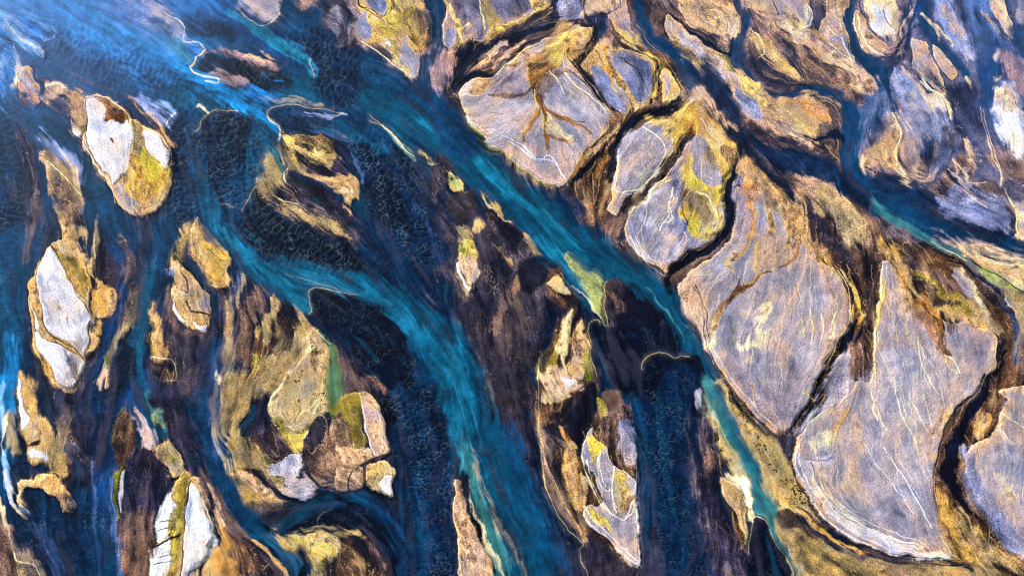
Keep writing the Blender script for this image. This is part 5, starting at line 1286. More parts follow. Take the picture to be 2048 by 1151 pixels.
S khaki W3,9,14,10,5 f6 s.7 a.8 | 540,20 520,110 500,160 460,220 430,300
P moss f3 w4 s.6 a.8 | 425,290 440,260 445,290 428,330
P peach f6 w4 s.8 a.8 | 395,340 420,320 440,370 420,400 400,380
P ink f9 w5 s.7 a.85 | 500,180 535,240 530,340 480,440 430,440 440,340 470,250
S aqua W4,8,12,8 f5 s.7 a.7 | 590,420 620,480 650,520 660,560
S peach W2,5,6,3 f3 s.8 a.85 | 540,480 570,520 600,560 610,640
P lil f6 w5 s.9 a.7 | 560,520 600,530 630,600 600,640 580,600
P umber f6 w6 s.9 a.7 t1.6 | 460,500 520,490 540,560 520,660 470,640 450,560
P ink f7 w5 s.8 a.8 | 540,580 560,640 520,720 500,820 540,700
P plum f10 w5 s.9 a.7 | 640,640 700,640 640,760 600,880 560,940 520,1000 500,1000 520,850 580,740
P brown f12 w5 s.7 a.75 z.6 | 500,950 560,900 610,940 600,1151 500,1200
P silt f12 w5 s.8 a.7 | 660,190 760,220 800,330 780,440 700,420 680,330
P ink f12 w5 s.7 a.8 | 600,420 700,440 780,460 800,600 830,700 760,640 700,540 640,480
P plum f10 w5 s.8 a.6 | 660,500 760,560 780,650 720,600
P khaki f5 w4 s.6 a.85 | 640,620 690,620 735,700 740,760 700,740 650,690
P moss f3 w4 s.6 a.8 | 685,670 700,690 705,710 690,700
P ink f7 w4 s.6 a.8 | 640,270 690,280 720,340 700,370 660,300
P umber f5 w5 s.8 a.7 t1.5 | 620,300 680,320 710,360 690,380 640,360
L ivory W1.4 | 610,270 680,285 705,330 700,370 660,370
P tan f5 w4 s.7 a.9 | 605,60 640,140 660,230 670,270 610,260 600,160
P brown f5 w5 s.8 a.6 | 640,160 680,250 670,270 640,240
S moss W2,3,3 f2 a.8 | 610,150 605,210 610,260
# striped bar
P snow f3 w3 s.6 | 640,900 690,820 695,960 640,1000 620,980
P snow f3 w3 s.6 | 610,1060 680,1000 690,1080 650,1151 610,1151
S olive W8,18,20,18,16 f4 s.6 a.9 | 740,750 725,850 715,950 700,1050 690,1140
P yel f4 w4 s.6 a.8 | 690,920 720,910 710,990 690,980
P yel f4 w4 s.6 a.8 | 690,1020 720,1010 710,1060 680,1070
S ink W2,3,4,3 f2 | 615,1030 660,1010 710,990 725,975
L mud W1.6 | 640,940 690,930
L mud W1.6 | 630,970 690,960
L mud W1.6 | 620,1110 690,1090
L mud W1.4 | 630,1080 690,1065
P snow f6 w4 s.3 | 770,790 800,850 835,920 840,960 810,1040 780,1100 745,1120 755,960
P tan f9 w6 s.9 a.8 t1.5 | 860,900 900,940 940,1040 970,1151 860,1151 830,1151 840,1050 870,980
P orange f7 w6 s.9 a.6 | 870,960 910,980 940,1080 960,1151 880,1151 860,1060
P umber f6 w6 s.9 a.7 | 900,960 960,1000 1040,1080 1100,1151 960,1151 940,1060
S brown W10,16,20,16 f6 s.8 a.8 | 800,720 850,800 890,900 960,980
S peach W3,6,6 f4 s.8 a.7 | 840,780 860,860 890,940
# mid spit and stones
S steel W10,22,26,24,18 f9 s.9 a.55 | 950,-60 930,80 890,300 870,480 880,650
S khaki W3,6,8,5 f4 s.9 a.6 | 970,-60 950,60 920,200 890,330
P ivory f3 w4 s.6 a.8 | 865,335 890,340 885,370 875,385
S khaki W12,26,34,30,20 f9 s.9 a.75 | 1120,240 1060,320 980,400 920,480 900,560
P khaki f6 w4 s.8 a.7 | 920,560 980,590 1060,660 1100,720 1000,720 930,700
P plum f6 w5 s.8 a.8 t1.5 | 1010,560 1090,520 1150,580 1180,640 1140,680 1080,680 1040,620
S ivory W2,4,4,3 f3 s.8 a.7 | 1250,230 1180,320 1110,400 1080,480
P sand f6 w4 s.5 a.6 | 1190,280 1290,250 1310,350 1280,470 1160,540 1090,480 1130,390
S cream W1.5,3,3,2 f3 s.8 a.7 | 1300,420 1240,480 1180,530 1150,560
P olive f3.5 w4 s.6 a.85 | 1080,515 1130,530 1160,560 1200,600 1200,650 1170,630 1120,560
P ygold f4 w4 s.5 a.8 | 1150,570 1210,560 1230,580 1200,650 1175,620
P green f6 w4 s.5 k a.8 | 1320,270 1360,300 1370,420 1340,490 1310,480 1310,350
P olive f5 w4 s.5 a.8 | 1310,480 1380,440 1440,440 1450,540 1440,620 1400,600 1390,530 1340,520
P umber f4 w5 s.8 a.6 t1.6 | 1320,520 1380,510 1420,600 1400,650 1340,620
P brown f4 w5 s.8 a.7 t1.6 | 1220,620 1300,660 1280,740 1220,700
L mud W1.8 | 1190,640 1240,740 1290,780
P ygold f4 w4 a.7 s.6 | 1500,720 1540,730 1530,750 1510,750
S peach W4,10,10,5 f5 s.7 a.7 | 960,740 1020,780 1080,830 1060,840
P plum f8 w4 s.8 a.7 | 1360,270 1420,280 1480,370 1500,430 1420,420 1380,400
P khaki f4 w5 s.9 a.8 t1.5 | 1040,120 1095,60 1100,180 1090,220 1040,200
P ink f5 w5 s.8 a.7 | 1100,60 1160,110 1170,180 1130,250 1060,260 1110,200
P brown f8 w5 s.9 a.8 t1.3 | 980,60 1030,40 1020,180 1000,280 960,260
S navy W20,50,60,50 f14 s.8 a.7 | 1290,790 1400,800 1540,900 1640,1100
S sea W4,8,10,8 f5 s.9 a.7 | 1300,870 1450,840 1560,920 1640,1040
P ink f12 w4 s.6 a.8 | 1280,890 1400,880 1500,930 1560,1010 1450,960 1340,930 1270,940
S khaki W2,5,5,3 f3 s.9 a.7 | 1200,960 1300,950 1400,970 1450,1000
P ygold f7 w5 s.8 a.7 | 1240,980 1340,1000 1360,1040 1330,1100 1250,1060
P umber f6 w6 s.9 a.8 t1.7 | 1380,1000 1440,1020 1480,1080 1540,1151 1340,1151 1350,1080
@X
# the long teal ribbon around the dark pool
S sea W16,30,34,34 f11 s.7 a.85 k | 385,240 392,320 400,400 425,470
S teal W14,26,34,40 f10 s.7 a.85 k | 400,330 412,400 440,450 490,500
S bteal W5,10,14,10 f6 s.8 a.7 k | 440,455 500,515 560,570 615,618
S bteal W6,14,18,18,14,20 f9 s.9 a.55 k | 600,550 700,575 790,620 860,690 910,770 940,880
S dsilt W6,14,16,10 f8 s.9 a.6 | 400,560 420,640 410,740 430,830
S brown W4,10,12,8 f6 s.9 a.55 | 440,560 455,640 445,740 455,840
S khaki W3,7,9,6 f5 s.9 a.6 | 455,600 460,700 450,800 470,900
S silt W6,16,20,14 f8 s.9 a.7 | 280,420 290,480 275,560 262,640
S brown W4,10,12,8 f6 s.9 a.6 | 240,470 262,520 258,590 240,660
S silt W4,12,14,8 f7 s.9 a.6 | 100,300 120,380 110,440 90,500
S brown W4,9,9,5 f6 s.9 a.55 | 60,330 66,400 60,470 50,520
S silt W5,14,18,14 f8 s.9 a.6 | 70,700 90,780 130,860 150,940
S plum W6,14,18,10 f8 s.9 a.6 | 130,700 160,780 170,860 150,950
S silt W4,10,12,8 f6 s.9 a.5 | 225,700 222,790 205,880 180,980
@X
P sky f34 w10 s.9 a.5 | -60,-60 40,-20 60,60 40,130 20,180 -60,180
S paleblue W4,8,12,8 f6 s.9 a.6 | -10,10 20,50 45,90 75,108
S cyan W10,20,20,12 f9 s.9 a.6 | 20,0 90,30 170,60 260,90
# wide teal reach down to the bottom edge
S teal W64,74,84,92,100,110 f14 s.6 a.8 k | 905,700 937,800 962,880 990,960 1038,1050 1095,1190
S sea W20,40,50,50 f16 s.9 a.6 k | 1010,860 1050,960 1100,1060 1150,1180
S bteal W22,30,30,24,18 f13 s.8 a.6 k | 905,700 922,790 930,860 945,930 975,1000
S aqua W5,14,18,18,16 f8 s.7 a.75 k | 928,870 942,950 962,1020 992,1090 1030,1190
S khaki W1.5,4,6,7,6 f5 s1 a.6 | 948,900 965,980 995,1040 1030,1100 1075,1170
S cream W1,3,4,4,3 f3 s1 a.55 | 934,960 946,1010 965,1060 990,1110 1012,1160
@U
# crisper banks at the top right
L ivory W2 | 1385,60 1395,130 1430,190 1490,230
L cream W1.8 | 1370,80 1385,160 1410,210
S gold W2,4,4,2 f3 s.8 a.7 | 1100,60 1180,110 1260,160 1340,210
S rust W2,3,3,2 f2.5 s.8 a.7 | 760,60 820,110 860,170
S cream W2,4,3 f3 s.8 a.7 | 740,20 800,50 860,90
S gold W2,4,3 f3 s.8 a.7 | 980,150 1060,230 1140,300
S ink W2,4,5,4 f2.5 s.5 a.85 | 1640,100 1560,170 1520,220 1450,240
S ink W2,3,3 f2 s.5 a.85 | 1570,30 1560,90 1575,150
S ink W2,3,4,3 f2.5 s.5 a.8 | 1085,170 1130,210 1120,250 1160,320
S peach W2,4,4,3 f3 s.8 a.8 | 1590,40 1560,110 1540,180
S cream W2,3,3 f3 s.8 a.8 | 1680,100 1740,150 1780,190
S cream W2,4,3 f3 s.8 a.7 | 1650,60 1690,120 1710,160
S gold W2,4,4 f3 s.8 a.6 | 1880,60 1930,110 1980,150
S dsilt W3,7,8,5 f4 s.7 a.7 | 1740,360 1760,440 1790,520 1800,600
S peach W2,5,5,3 f4 s.8 a.7 | 1800,560 1830,620 1850,680
S cream W3,5,4 f4 s.8 a.8 | 1700,380 1740,430 1750,480
"""
GRP = 'sandbars standing between the river arms'
_B = """
A1|slim mauve and cream shoal above a dark tongue, in the current near the top left
A2|low pinkish shoal just below the slim mauve one, pointing right into dark water
A3|grey lilac sandbar tip hanging from the top edge left of the yellow leaf bar
A4|small lumpy tan bar at the left edge, upstream of the big white and yellow bar
A5|tiny peach bar with dark rims, second from the left edge in the upstream chain
A6|brown wedge of sand touching the upper left flank of the white and yellow bar
M1|oval bar with two white salt flats and a bright yellow mossy band, upper left
M2|pinkish tan bar with torn dark stripes, left of the white and yellow oval bar
M3|fan shaped bar with golden streaks and dark threads beside the rippled dark pool
M4|long dark brown shoal with gold flecks, just below the golden streaked fan bar
M5|teardrop bar of orange gold sand with pointed top, between two teal channels
M6|cracked tan leaf bar with small white edges, below the orange gold teardrop
M7|tall bar with two white lens flats split by an orange vein, far left
M8|narrow golden bar alongside the right flank of the tall white lens bar
M9|slim tan and brown bar ending in dark sand, below the cracked leaf bar
M10|small round dark knob of sand at the foot of a slim tan bar
M11|feathered brown fan with a green tinged left edge, above the pale ochre spit
M12|broad pale ochre spit with swept streaks and a green pool along its right side
M13|smooth dark oval hump among the pale cracked flats, lower left centre
M14|brown cracked flat with pinkish white lower rim, left of the pale wedge bar
M15|plain tan shelf with dark curved stripes, along the teal channel at lower left
M16|green and gold fan shoal with brown folds at the bottom edge, left of centre
M17|long gold bar with a white left fringe, close to the left edge of the photo
M18|hooked tan bar curling around a dark pool near the left edge
M19|brown bar with cream outline in the bottom left corner
M20|thin brown bar with a bright moss green left edge, lower left
M21|small khaki bar with a green spot, directly above the white striped bar
M22|bar with blinding white lens, yellow green stripe and black cross cuts, bottom left
M30|slender bar with a yellow green patch above a white rimmed tip, near the centre
M31|tiny pale yellow sand patch on the bank of the main channel at centre
M32|long spindle bar with white lower blade, yellow moss and orange flank, lower centre
M33|smooth pinkish grey wedge bar with white left edge, lower left centre
M34|cracked peach sand block below the smooth pinkish wedge
M35|angular cracked bar with a white tip, at the corner of the dark channel
M36|dark purple brown bar with thin gold folds at the bottom edge
M37|sharp sliver bar of pink gravel rising from the bottom edge beside bright teal water
K1|leaf shaped bar with a yellow star of moss, hanging from the top edge
K2|grey blue flat with yellow veins along its lower edge, at the top centre
K8|small triangular blue grey bar with yellow foot, at the top edge right of centre
K3|large diamond shaped lilac bar with a rusty branching gully and white scarp
K4|rounded bar with blue grey lobes framed by gold veins, right of the diamond bar
K5|small yellow cornered bar in the fork of two dark channels
K6|lilac lobe with a gold upper rim, left one of the twin bars below the diamond
K7|lobed bar with vivid yellow ring and gold crown, right one of the twin bars
K9|very large lilac plain with a rust brown forked gully in its left half
K10|largest pale lilac bar with a white ribbed crescent along its lower left edge
K13|ochre tongue of sand split by a straight turquoise outflow
K14|smooth khaki shelf sweeping along the bottom edge under the largest lilac bar
K15|dark plum bar with a tan ridge and black slot, left of the turquoise outflow
K11|pale lilac plain at the lower right edge beyond the winding dark gully
K16|small blue grey bar beside the thin dark channel at the right edge
K17|blue violet rounded bar on the far bank of the wide blue channel, right side
K18|pale bar cut by the right edge, next to the blue violet rounded one
C3|long diagonal lilac strip with olive patches between the first two upper right channels
C1|combed peach bar with a plum underside, at the top edge right of centre
C2|brown leaf bar with pale ribs, inside the bend of the S shaped channel
C4|long tawny bar running down to the wide blue channel, upper right
C5|pale grey bar with cream rim at the top edge above the long tawny bar
C6|mottled pink bar with a sharp lower point, left of the straight blue channel
C7|narrow peach bar hugging the right bank of the straight blue channel at the top
C8|ivory oval bar with a blown out white centre, at the top edge on the right
C9|blue white dome shaped bar with feathery peach crown, right side
C10|slim lilac leaf bar with cream outline, above the blue white dome
C11|small lilac lens bar with a cream rim, right of the slim leaf bar
C12|hazy blue grey bar with peach streaks between two thin blue channels, top right
C13|cream grey bar tip hanging from the top edge near the right corner
C14|bar with a brilliant white patch at the right edge
C15|tawny fan bar with an ivory ridge on the right, beside the wide blue channel
C16|hazy mauve shoal under the blue white dome, with soft edges
C17|brown ridged bar with peach branching crests over a blue flank, right side
C18|orange topped fan bar with black feathered margin inside the channel bend
"""
BARS = {}
for ln in _B.strip().splitlines():
    k_, l_ = ln.split('|'); BARS[k_] = ('sandbar', l_, 'sandbar', GRP)
SUN_E = 4.5; SKY_E = .12
VERBOSE = False
HAZE_T = 110.; HAZE_D = .003
def spline(P, closed=False, d=5.):
    """Catmull-Rom through the survey points"""
    P = np.array(P, dtype=np.float64); n = len(P); out = []
    rngi = range(n if closed else n-1)
    for i in rngi:
        if closed: p0, p1, p2, p3 = P[(i-1) % n], P[i], P[(i+1) % n], P[(i+2) % n]
        else:
            p1, p2 = P[i], P[i+1]
            p0 = P[i-1] if i > 0 else 2*p1-p2
            p3 = P[i+2] if i+2 < n else 2*p2-p1
        L = np.hypot(*(p2[:2]-p1[:2])); k = max(1, min(12, int(L/d)))
        t = (np.arange(k)/k)[:, None]
        out.append(.5*((2*p1)+(-p0+p2)*t+(2*p0-5*p1+4*p2-p3)*t**2+(-p0+3*p1-3*p2+p3)*t**3))
    if not closed: out.append(P[-1:])
    return np.concatenate(out)

def parse(txt):
    ops = []; ox = oy = 0; sc = 1
    for ln in txt.splitlines():
        ln = ln.strip()
        if not ln or ln[0] == '#': continue
        if ln[0] == '@': ox, oy, sc = TILE[ln[1]]; continue
        head, pts = ln.split('|')
        h = head.split(); kind = h[0]; col = PALL.get(h[1])
        o = dict(f=4., w=3., a=1., s=0., z=None, k=False, r=None, I=None, T=None, t=None, W=[2.], name=h[1])
        for q in h[2:]:
            c, v = q[0], q[1:]
            if c == 'k': o['k'] = True
            elif c == 'W': o['W'] = [float(x) for x in v.split(',')]
            elif c in 'IT': o[c] = v
            else: o[c] = float(v)
        p = [(ox+float(a.split(',')[0])*sc, oy+float(a.split(',')[1])*sc) for a in pts.split()]
        p = np.array(p)                       # shapes that leave the surveyed frame run on well past it
        for ax, lo_, hi_ in ((0, 0., 2048.), (1, 0., 1151.)):
            v = p[:, ax]; e1 = np.maximum(v-hi_-8, 0); e0 = np.maximum(lo_-8-v, 0)
            p[:, ax] = v+3*e1-3*e0
        ops.append((kind, col, o, p))
    return ops
OPS = parse(SURVEY)

# ---- flow directions --------------------------------------------------------
tx, ty, tw, ux, uy, uw = [np.zeros((NY, NX), np.float32) for _ in range(6)]
def deposit(pl, w, local=False):
    tx, ty, tw = (ux, uy, uw) if local else (globals()['tx'], globals()['ty'], globals()['tw'])
    seg = np.diff(pl, axis=0); L = np.hypot(seg[:, 0], seg[:, 1])+1e-6
    th = np.arctan2(seg[:, 1], seg[:, 0])
    for i in range(len(seg)):
        k = max(1, int(L[i]/STEP))
        t = (np.arange(k)+.5)/k
        ix = ((pl[i, 0]+seg[i, 0]*t-X0)/STEP).astype(int); iy = ((pl[i, 1]+seg[i, 1]*t-Y0)/STEP).astype(int)
        m = (ix >= 0) & (ix < NX) & (iy >= 0) & (iy < NY); ix = ix[m]; iy = iy[m]
        np.add.at(tx, (iy, ix), w*math.cos(2*th[i])); np.add.at(ty, (iy, ix), w*math.sin(2*th[i])); np.add.at(tw, (iy, ix), w)
for kind, col, o, p in OPS:
    if kind == 'S': deposit(spline(p), min(2., .4+max(o['W'])/20.))
    elif kind == 'F': deposit(spline(p), 5.)
    elif kind == 'P' and o['f'] < 20: deposit(spline(np.vstack([p, p[:1]])), .35, True)
    elif kind == 'L': deposit(spline(p), .25, True)
vx = np.zeros_like(tx); vy = np.zeros_like(tx); 
for s, g in ((7, 1.), (18, .6), (45, .3), (120, .1)):
    vx += g*blur(tx, s)*s; vy += g*blur(ty, s)*s
for s, g in ((5, .8), (11, .35)):
    vx += g*blur(ux, s)*s; vy += g*blur(uy, s)*s
ang = .5*np.arctan2(vy, vx)
ang = ang+.16*band(60, 400, 3)
DX = np.cos(ang).astype(np.float32); DY = np.sin(ang).astype(np.float32)
IX0, IY0 = np.meshgrid(np.arange(NX, dtype=np.float32), np.arange(NY, dtype=np.float32))
def lic(n, steps, dx=None, dy=None, ds=1.):
    dx = DX if dx is None else dx; dy = DY if dy is None else dy
    acc = n.copy()
    for sgn in (1., -1.):
        x = IX0.copy(); y = IY0.copy(); px = dx*sgn; py = dy*sgn
        for k in range(steps):
            x += px*ds; y += py*ds
            xi = np.clip(x+.5, 0, NX-1).astype(np.int32); yi = np.clip(y+.5, 0, NY-1).astype(np.int32)
            idx = yi*NX+xi
            acc += n.ravel()[idx]
            qx = dx.ravel()[idx]; qy = dy.ravel()[idx]
            s = np.where(qx*px+qy*py < 0, -1., 1.).astype(np.float32)
            px = qx*s; py = qy*s
    return norm(acc)
r2 = np.random.default_rng(21)
st_f = lic(norm(blur(r2.standard_normal((NY, NX)), .55*STEP)), 9)                 # fine grain
st_m = lic(norm(blur(r2.standard_normal((NY, NX)), 2.2)), int(26/STEP))       # threads
st_c = lic(norm(blur(r2.standard_normal((NY, NX)), 6.)), int(34/STEP*.7), ds=1.6)   # bands
st_d = lic(norm(blur(r2.standard_normal((NY, NX)), 3.2)), int(60/STEP/1.3), ds=1.3)
cross = lic(norm(blur(r2.standard_normal((NY, NX)), 1.6)), int(5/STEP)+1, -DY, DX)  # brushed across
rip_n = norm(lic(band(10, 20, 31), int(4/STEP), -DY, DX)+.45*band(10, 28, 32))
st_mix = norm(.75*st_m+.6*st_c+.35*st_f)

# ---- painting ----------------------------------------------------------------
wx = band(30, 220, 41, .8)*.8+band(8, 40, 42, .6)*.18; wy = band(30, 220, 43, .8)*.8+band(8, 40, 44, .6)*.18
COL = np.zeros((NY, NX, 3), np.float32); COL[:] = PALL['blue']
H = np.zeros((NY, NX), np.float32); RIP = np.full((NY, NX), .25, np.float32); TEX = np.ones((NY, NX), np.float32)
WAT = np.ones((NY, NX), np.float32); ISL = np.zeros((NY, NX), np.int16); PRT = np.zeros((NY, NX), np.int16)
ISLN = ['']; PARTS = [None]
def win(p, pad):
    a = max(0, int((p[:, 0].min()-pad-X0)/STEP)); b = min(NX, int((p[:, 0].max()+pad-X0)/STEP)+2)
    c = max(0, int((p[:, 1].min()-pad-Y0)/STEP)); d = min(NY, int((p[:, 1].max()+pad-Y0)/STEP)+2)
    return slice(c, d), slice(a, b)
def dist_field(qx, qy, pl, W=None, poly=False):
    """distance to a polyline; inside test for polygons; local half-width for strokes"""
    best = np.full(qx.shape, 1e9, np.float32); par = np.zeros(qx.shape, np.float32); ins = np.zeros(qx.shape, bool)
    n = len(pl)-1
    for i in range(n):
        ax, ay = pl[i]; bx, by = pl[i+1]; ex, ey = bx-ax, by-ay; LL = ex*ex+ey*ey+1e-9
        rx = qx-np.float32(ax); ry = qy-np.float32(ay)
        t = np.clip((rx*ex+ry*ey)/LL, 0, 1)
        d = (rx-t*ex)**2+(ry-t*ey)**2
        m = d < best
        best = np.where(m, d, best)
        if not poly: par = np.where(m, (i+t)/n, par)
        else:
            if ay != by:
                c = ((ay > qy) != (by > qy)) & (rx < ex*(qy-ay)/(by-ay))
                ins ^= c
    return np.sqrt(best), par, ins
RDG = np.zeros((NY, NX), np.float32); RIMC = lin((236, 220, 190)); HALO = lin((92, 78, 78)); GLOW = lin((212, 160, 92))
def lum_of(c): return float(.3*c[0]+.55*c[1]+.15*c[2])
def run(op):
    kind, col, o, p = op
    f, w = o['f'], o['w']
    if kind == 'P' and not o['I'] and not o['T'] and o['name'] in ('white', 'snow', 'cream', 'ivory', 'llil', 'yel', 'ygold', 'peach', 'orange'): f = f+2.5; w = w*1.4
    if kind == 'P':
        pl = spline(p, True, 14 if f > 15 else 6); pl = np.vstack([pl, pl[:1]]); pad = f*1.3+w*2
    elif kind == 'S': pl = spline(p, False, 10); pad = max(o['W'])/2+f*1.3+w*2
    else: pl = spline(p, False, 5); w = 1.6; f = 1.2; pad = 8+max(o['W'])
    sl = win(pl, pad)
    if sl[0].stop-sl[0].start < 2 or sl[1].stop-sl[1].start < 2: return
    k = 3 if (f > 15 and kind != 'L') else 1
    qx = (PX[sl]+w*wx[sl])[::k, ::k]; qy = (PY[sl]+w*wy[sl])[::k, ::k]
    d, par, ins = dist_field(qx, qy, pl, poly=(kind == 'P'))
    if k > 1:
        def up(a):
            a = np.repeat(np.repeat(a, k, 0), k, 1)[:sl[0].stop-sl[0].start, :sl[1].stop-sl[1].start].astype(np.float32)
            c = a.copy()                                                   # 5-tap smoothing hides the coarse steps
            for ax in (0, 1):
                c = (np.roll(c, 1, ax)+c+np.roll(c, -1, ax))/3
                c = (np.roll(c, 1, ax)+c+np.roll(c, -1, ax))/3
            return c
        sd = np.where(ins, -d, d) if kind == 'P' else d
        sd = up(sd); par = up(par)
    else: sd = np.where(ins, -d, d) if kind == 'P' else d
    if kind == 'P': u = -sd
    else:
        Ws = o['W']; hw = np.interp(par.ravel(), np.linspace(0, 1, len(Ws)), Ws).reshape(par.shape)*.5
        u = hw-sd
        if kind == 'L': hw = hw*(.35+.75*sstep(-1.3, 1.3, wx[sl]-wy[sl]+.5*st_c[sl]))
    stt = st_mix[sl]
    if kind == 'L':
        hw = hw*np.clip(np.minimum(par, 1-par)*7, .25, 1)
        onl = sstep(.05, .16, BGL[sl])
        g = np.exp(-(sd/np.maximum(hw*(.62+.8*onl), .72+.5*onl))**2)*(.36+.64*onl)+(1-onl)*.05*np.exp(-(sd/5.5)**2)
        a = g*o['a']*np.clip(.95+.2*st_f[sl]+.25*wx[sl], .35, 1.)
        core = g > .5
    else:
        if kind == 'S': u = u+.3*f
        u = u+(o['s']+(.35 if o['T'] == 'moss_patch' else 0))*f*.62*stt
        a = sstep(-f, f, u)*o['a']
        core = a > .5
    a = a.astype(np.float32)
    if o['I'] and kind == 'P':
        hl = np.exp(-np.maximum(sd, 0)/11.)*(sd > 0)*sstep(-.9, 1.5, stt)*WAT[sl]*(1-sstep(.25, .5, COL[sl].mean(-1)))
        COL[sl] += (hl*.62)[..., None]*(HALO-COL[sl])
    COL[sl] += a[..., None]*(col-COL[sl])
    if kind == 'L':
        RDG[sl] += a*(1 if lum_of(col) > .2 else -1)
    elif kind == 'P' and f <= 4 and (o['I'] or o['T'] or f <= 3) and lum_of(col) > .12:
        wv = .5+.5*np.tanh(wx[sl]+wy[sl]+.5)
        u0 = -sd
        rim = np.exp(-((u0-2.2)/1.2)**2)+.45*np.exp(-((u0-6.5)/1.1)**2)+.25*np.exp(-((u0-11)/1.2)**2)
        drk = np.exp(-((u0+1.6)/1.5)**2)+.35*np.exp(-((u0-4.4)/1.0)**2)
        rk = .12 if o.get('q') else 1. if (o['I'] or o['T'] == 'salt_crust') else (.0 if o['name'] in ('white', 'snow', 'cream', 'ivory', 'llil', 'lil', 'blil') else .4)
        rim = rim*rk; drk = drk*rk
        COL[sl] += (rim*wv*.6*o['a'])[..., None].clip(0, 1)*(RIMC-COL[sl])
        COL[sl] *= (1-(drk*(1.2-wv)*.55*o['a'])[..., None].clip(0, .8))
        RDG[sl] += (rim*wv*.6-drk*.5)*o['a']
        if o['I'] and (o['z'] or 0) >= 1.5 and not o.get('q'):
            sh = np.exp(-((np.minimum(u0, 0)+6)/6.)**2)*(u0 < 0)*sstep(-1.5, 1., wy[sl])*sstep(.05, .12, COL[sl].mean(-1))  # shadow around the high bars, painted into the surrounding colour for depth
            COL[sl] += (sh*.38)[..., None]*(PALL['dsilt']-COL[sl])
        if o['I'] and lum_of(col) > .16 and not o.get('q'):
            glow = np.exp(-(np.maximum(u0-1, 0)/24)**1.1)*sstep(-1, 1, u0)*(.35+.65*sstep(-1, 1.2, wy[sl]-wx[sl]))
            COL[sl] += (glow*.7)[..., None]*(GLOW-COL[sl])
    if o['z'] is not None: H[sl] += a*(o['z']-H[sl])
    land = (o['z'] is not None and o['z'] > .25)
    if kind != 'L':
        if o['k']: WAT[sl] += a*(1-WAT[sl])
        elif land: WAT[sl] += a*(0-WAT[sl])
        if o['k'] or o['z'] == .1 or o['z'] == .2: H[sl] += a*(.0-H[sl])*.8
        if o['r'] is not None: RIP[sl] += a*(o['r']-RIP[sl])
        elif land: RIP[sl] += a*(0-RIP[sl])
        elif o['k']: RIP[sl] += a*(.22-RIP[sl])
        if o['t'] is not None: TEX[sl] += a*(o['t']-TEX[sl])
        elif land or o['k']: TEX[sl] += a*(1.-TEX[sl])
    if kind != 'L' and (o['k'] or o['name'] in ('ink', 'navy') and f > 2.6 and (max(o['W']) > 9 or kind == 'P')):
        ISL[sl] = np.where(core & (a > .6), 0, ISL[sl]); PRT[sl] = np.where(core & (a > .6), 0, PRT[sl])
    if o['I']:
        if o['I'] not in ISLN: ISLN.append(o['I'])
        j = ISLN.index(o['I']); ISL[sl] = np.where(core, j, ISL[sl]); PRT[sl] = np.where(core, 0, PRT[sl])
        run.cur = j
    elif o['T']:
        PARTS.append((run.cur, o['T']))
        q = len(PARTS)-1
        PRT[sl] = np.where(core & (ISL[sl] == run.cur), q, PRT[sl])
run.cur = 0
for op in OPS:
    if op[0] in 'PS': run(op)
BGL = COL @ np.array([.3, .55, .15], np.float32)
for op in OPS:
    if op[0] == 'L': run(op)
RIP = blur(RIP, 14.)*(1+.25*band(60, 260, 83))
for a in (WAT, RIP, TEX): np.clip(a, 0, 2, out=a)

# ---- surface grain ------------------------------------------------------------
land = 1-sstep(.35, .75, WAT)
lum = COL @ np.array([.3, .55, .15], np.float32)
bright = sstep(.10, .38, lum)
mott = band(14, 120, 51, 1.1); fine = band(2.4, 7, 52); fine2 = band(4, 16, 53, .3)
# brighter bars are brushed and mottled, dark ones threaded
mod = land*TEX*(bright*(.03*st_f+.03*st_m+.06*st_c+.07*mott+.06*fine+.05*fine2)
               + (1-bright)*(.05*st_f+.09*st_m+.22*st_c+.10*fine+.10*fine2+.14*mott)) \
    + (1-land)*(.05*st_f+.10*st_m+.14*st_c+.06*fine+.10*mott)
# pale capillary lines and dark threads on the bars
vein_n = norm(st_d+.30*band(8, 40, 61)+.12*fine2)
vein = np.exp(-(vein_n/.10)**2)*sstep(-.1, 1.3, band(30, 200, 62)+.0)
th = np.exp(-(norm(st_m+.7*band(4, 20, 63))/.16)**2)*sstep(.0, 1.1, band(30, 200, 64)+.4)
COL *= np.exp(mod)[..., None]
def mixc(c, a):
    global COL
    COL = COL+(np.clip(a, 0, 1)[..., None])*(PALL[c]-COL) if isinstance(c, str) else COL+np.clip(a, 0, 1)[..., None]*(c-COL)
mixc('ivory', land*bright*vein*.22*np.clip(TEX, .5, 1.3))
mixc('peach', land*(1-bright)*vein*.55*sstep(.012, .06, lum))
hi = sstep(.6, 2.6, norm(band(20, 200, 65, 1.)+.25*band(3, 14, 66)+.25*st_m))
mixc('cream', land*bright*hi*.45)
lo = sstep(.5, 2.4, norm(band(30, 250, 67, 1.)+.35*st_m+.15*band(3, 14, 68)))
mixc('dlil', land*bright*lo*.35)
fr = sstep(.9, 2.2, norm(.6*st_c+.9*band(20, 160, 69)))
mixc('white', land*bright*fr*.16)
mixc('dsilt', land*th*.22*TEX*(.35+.65*(1-bright)))
# warm and cool drift
wc = norm(norm(band(50, 420, 71, 1.)) + .8*st_c)*.6+.2*mott
COL[..., 0] *= 1+.09*land*wc; COL[..., 2] *= 1-.12*land*wc
grey = 1-sstep(.25, .6, (COL.max(-1)-COL.min(-1))/(COL.max(-1)+1e-3))
mixc('peach', land*bright*grey*sstep(.2, 1.8, wc)*.42); mixc('blil', land*bright*grey*sstep(.3, 1.9, -wc)*.4)
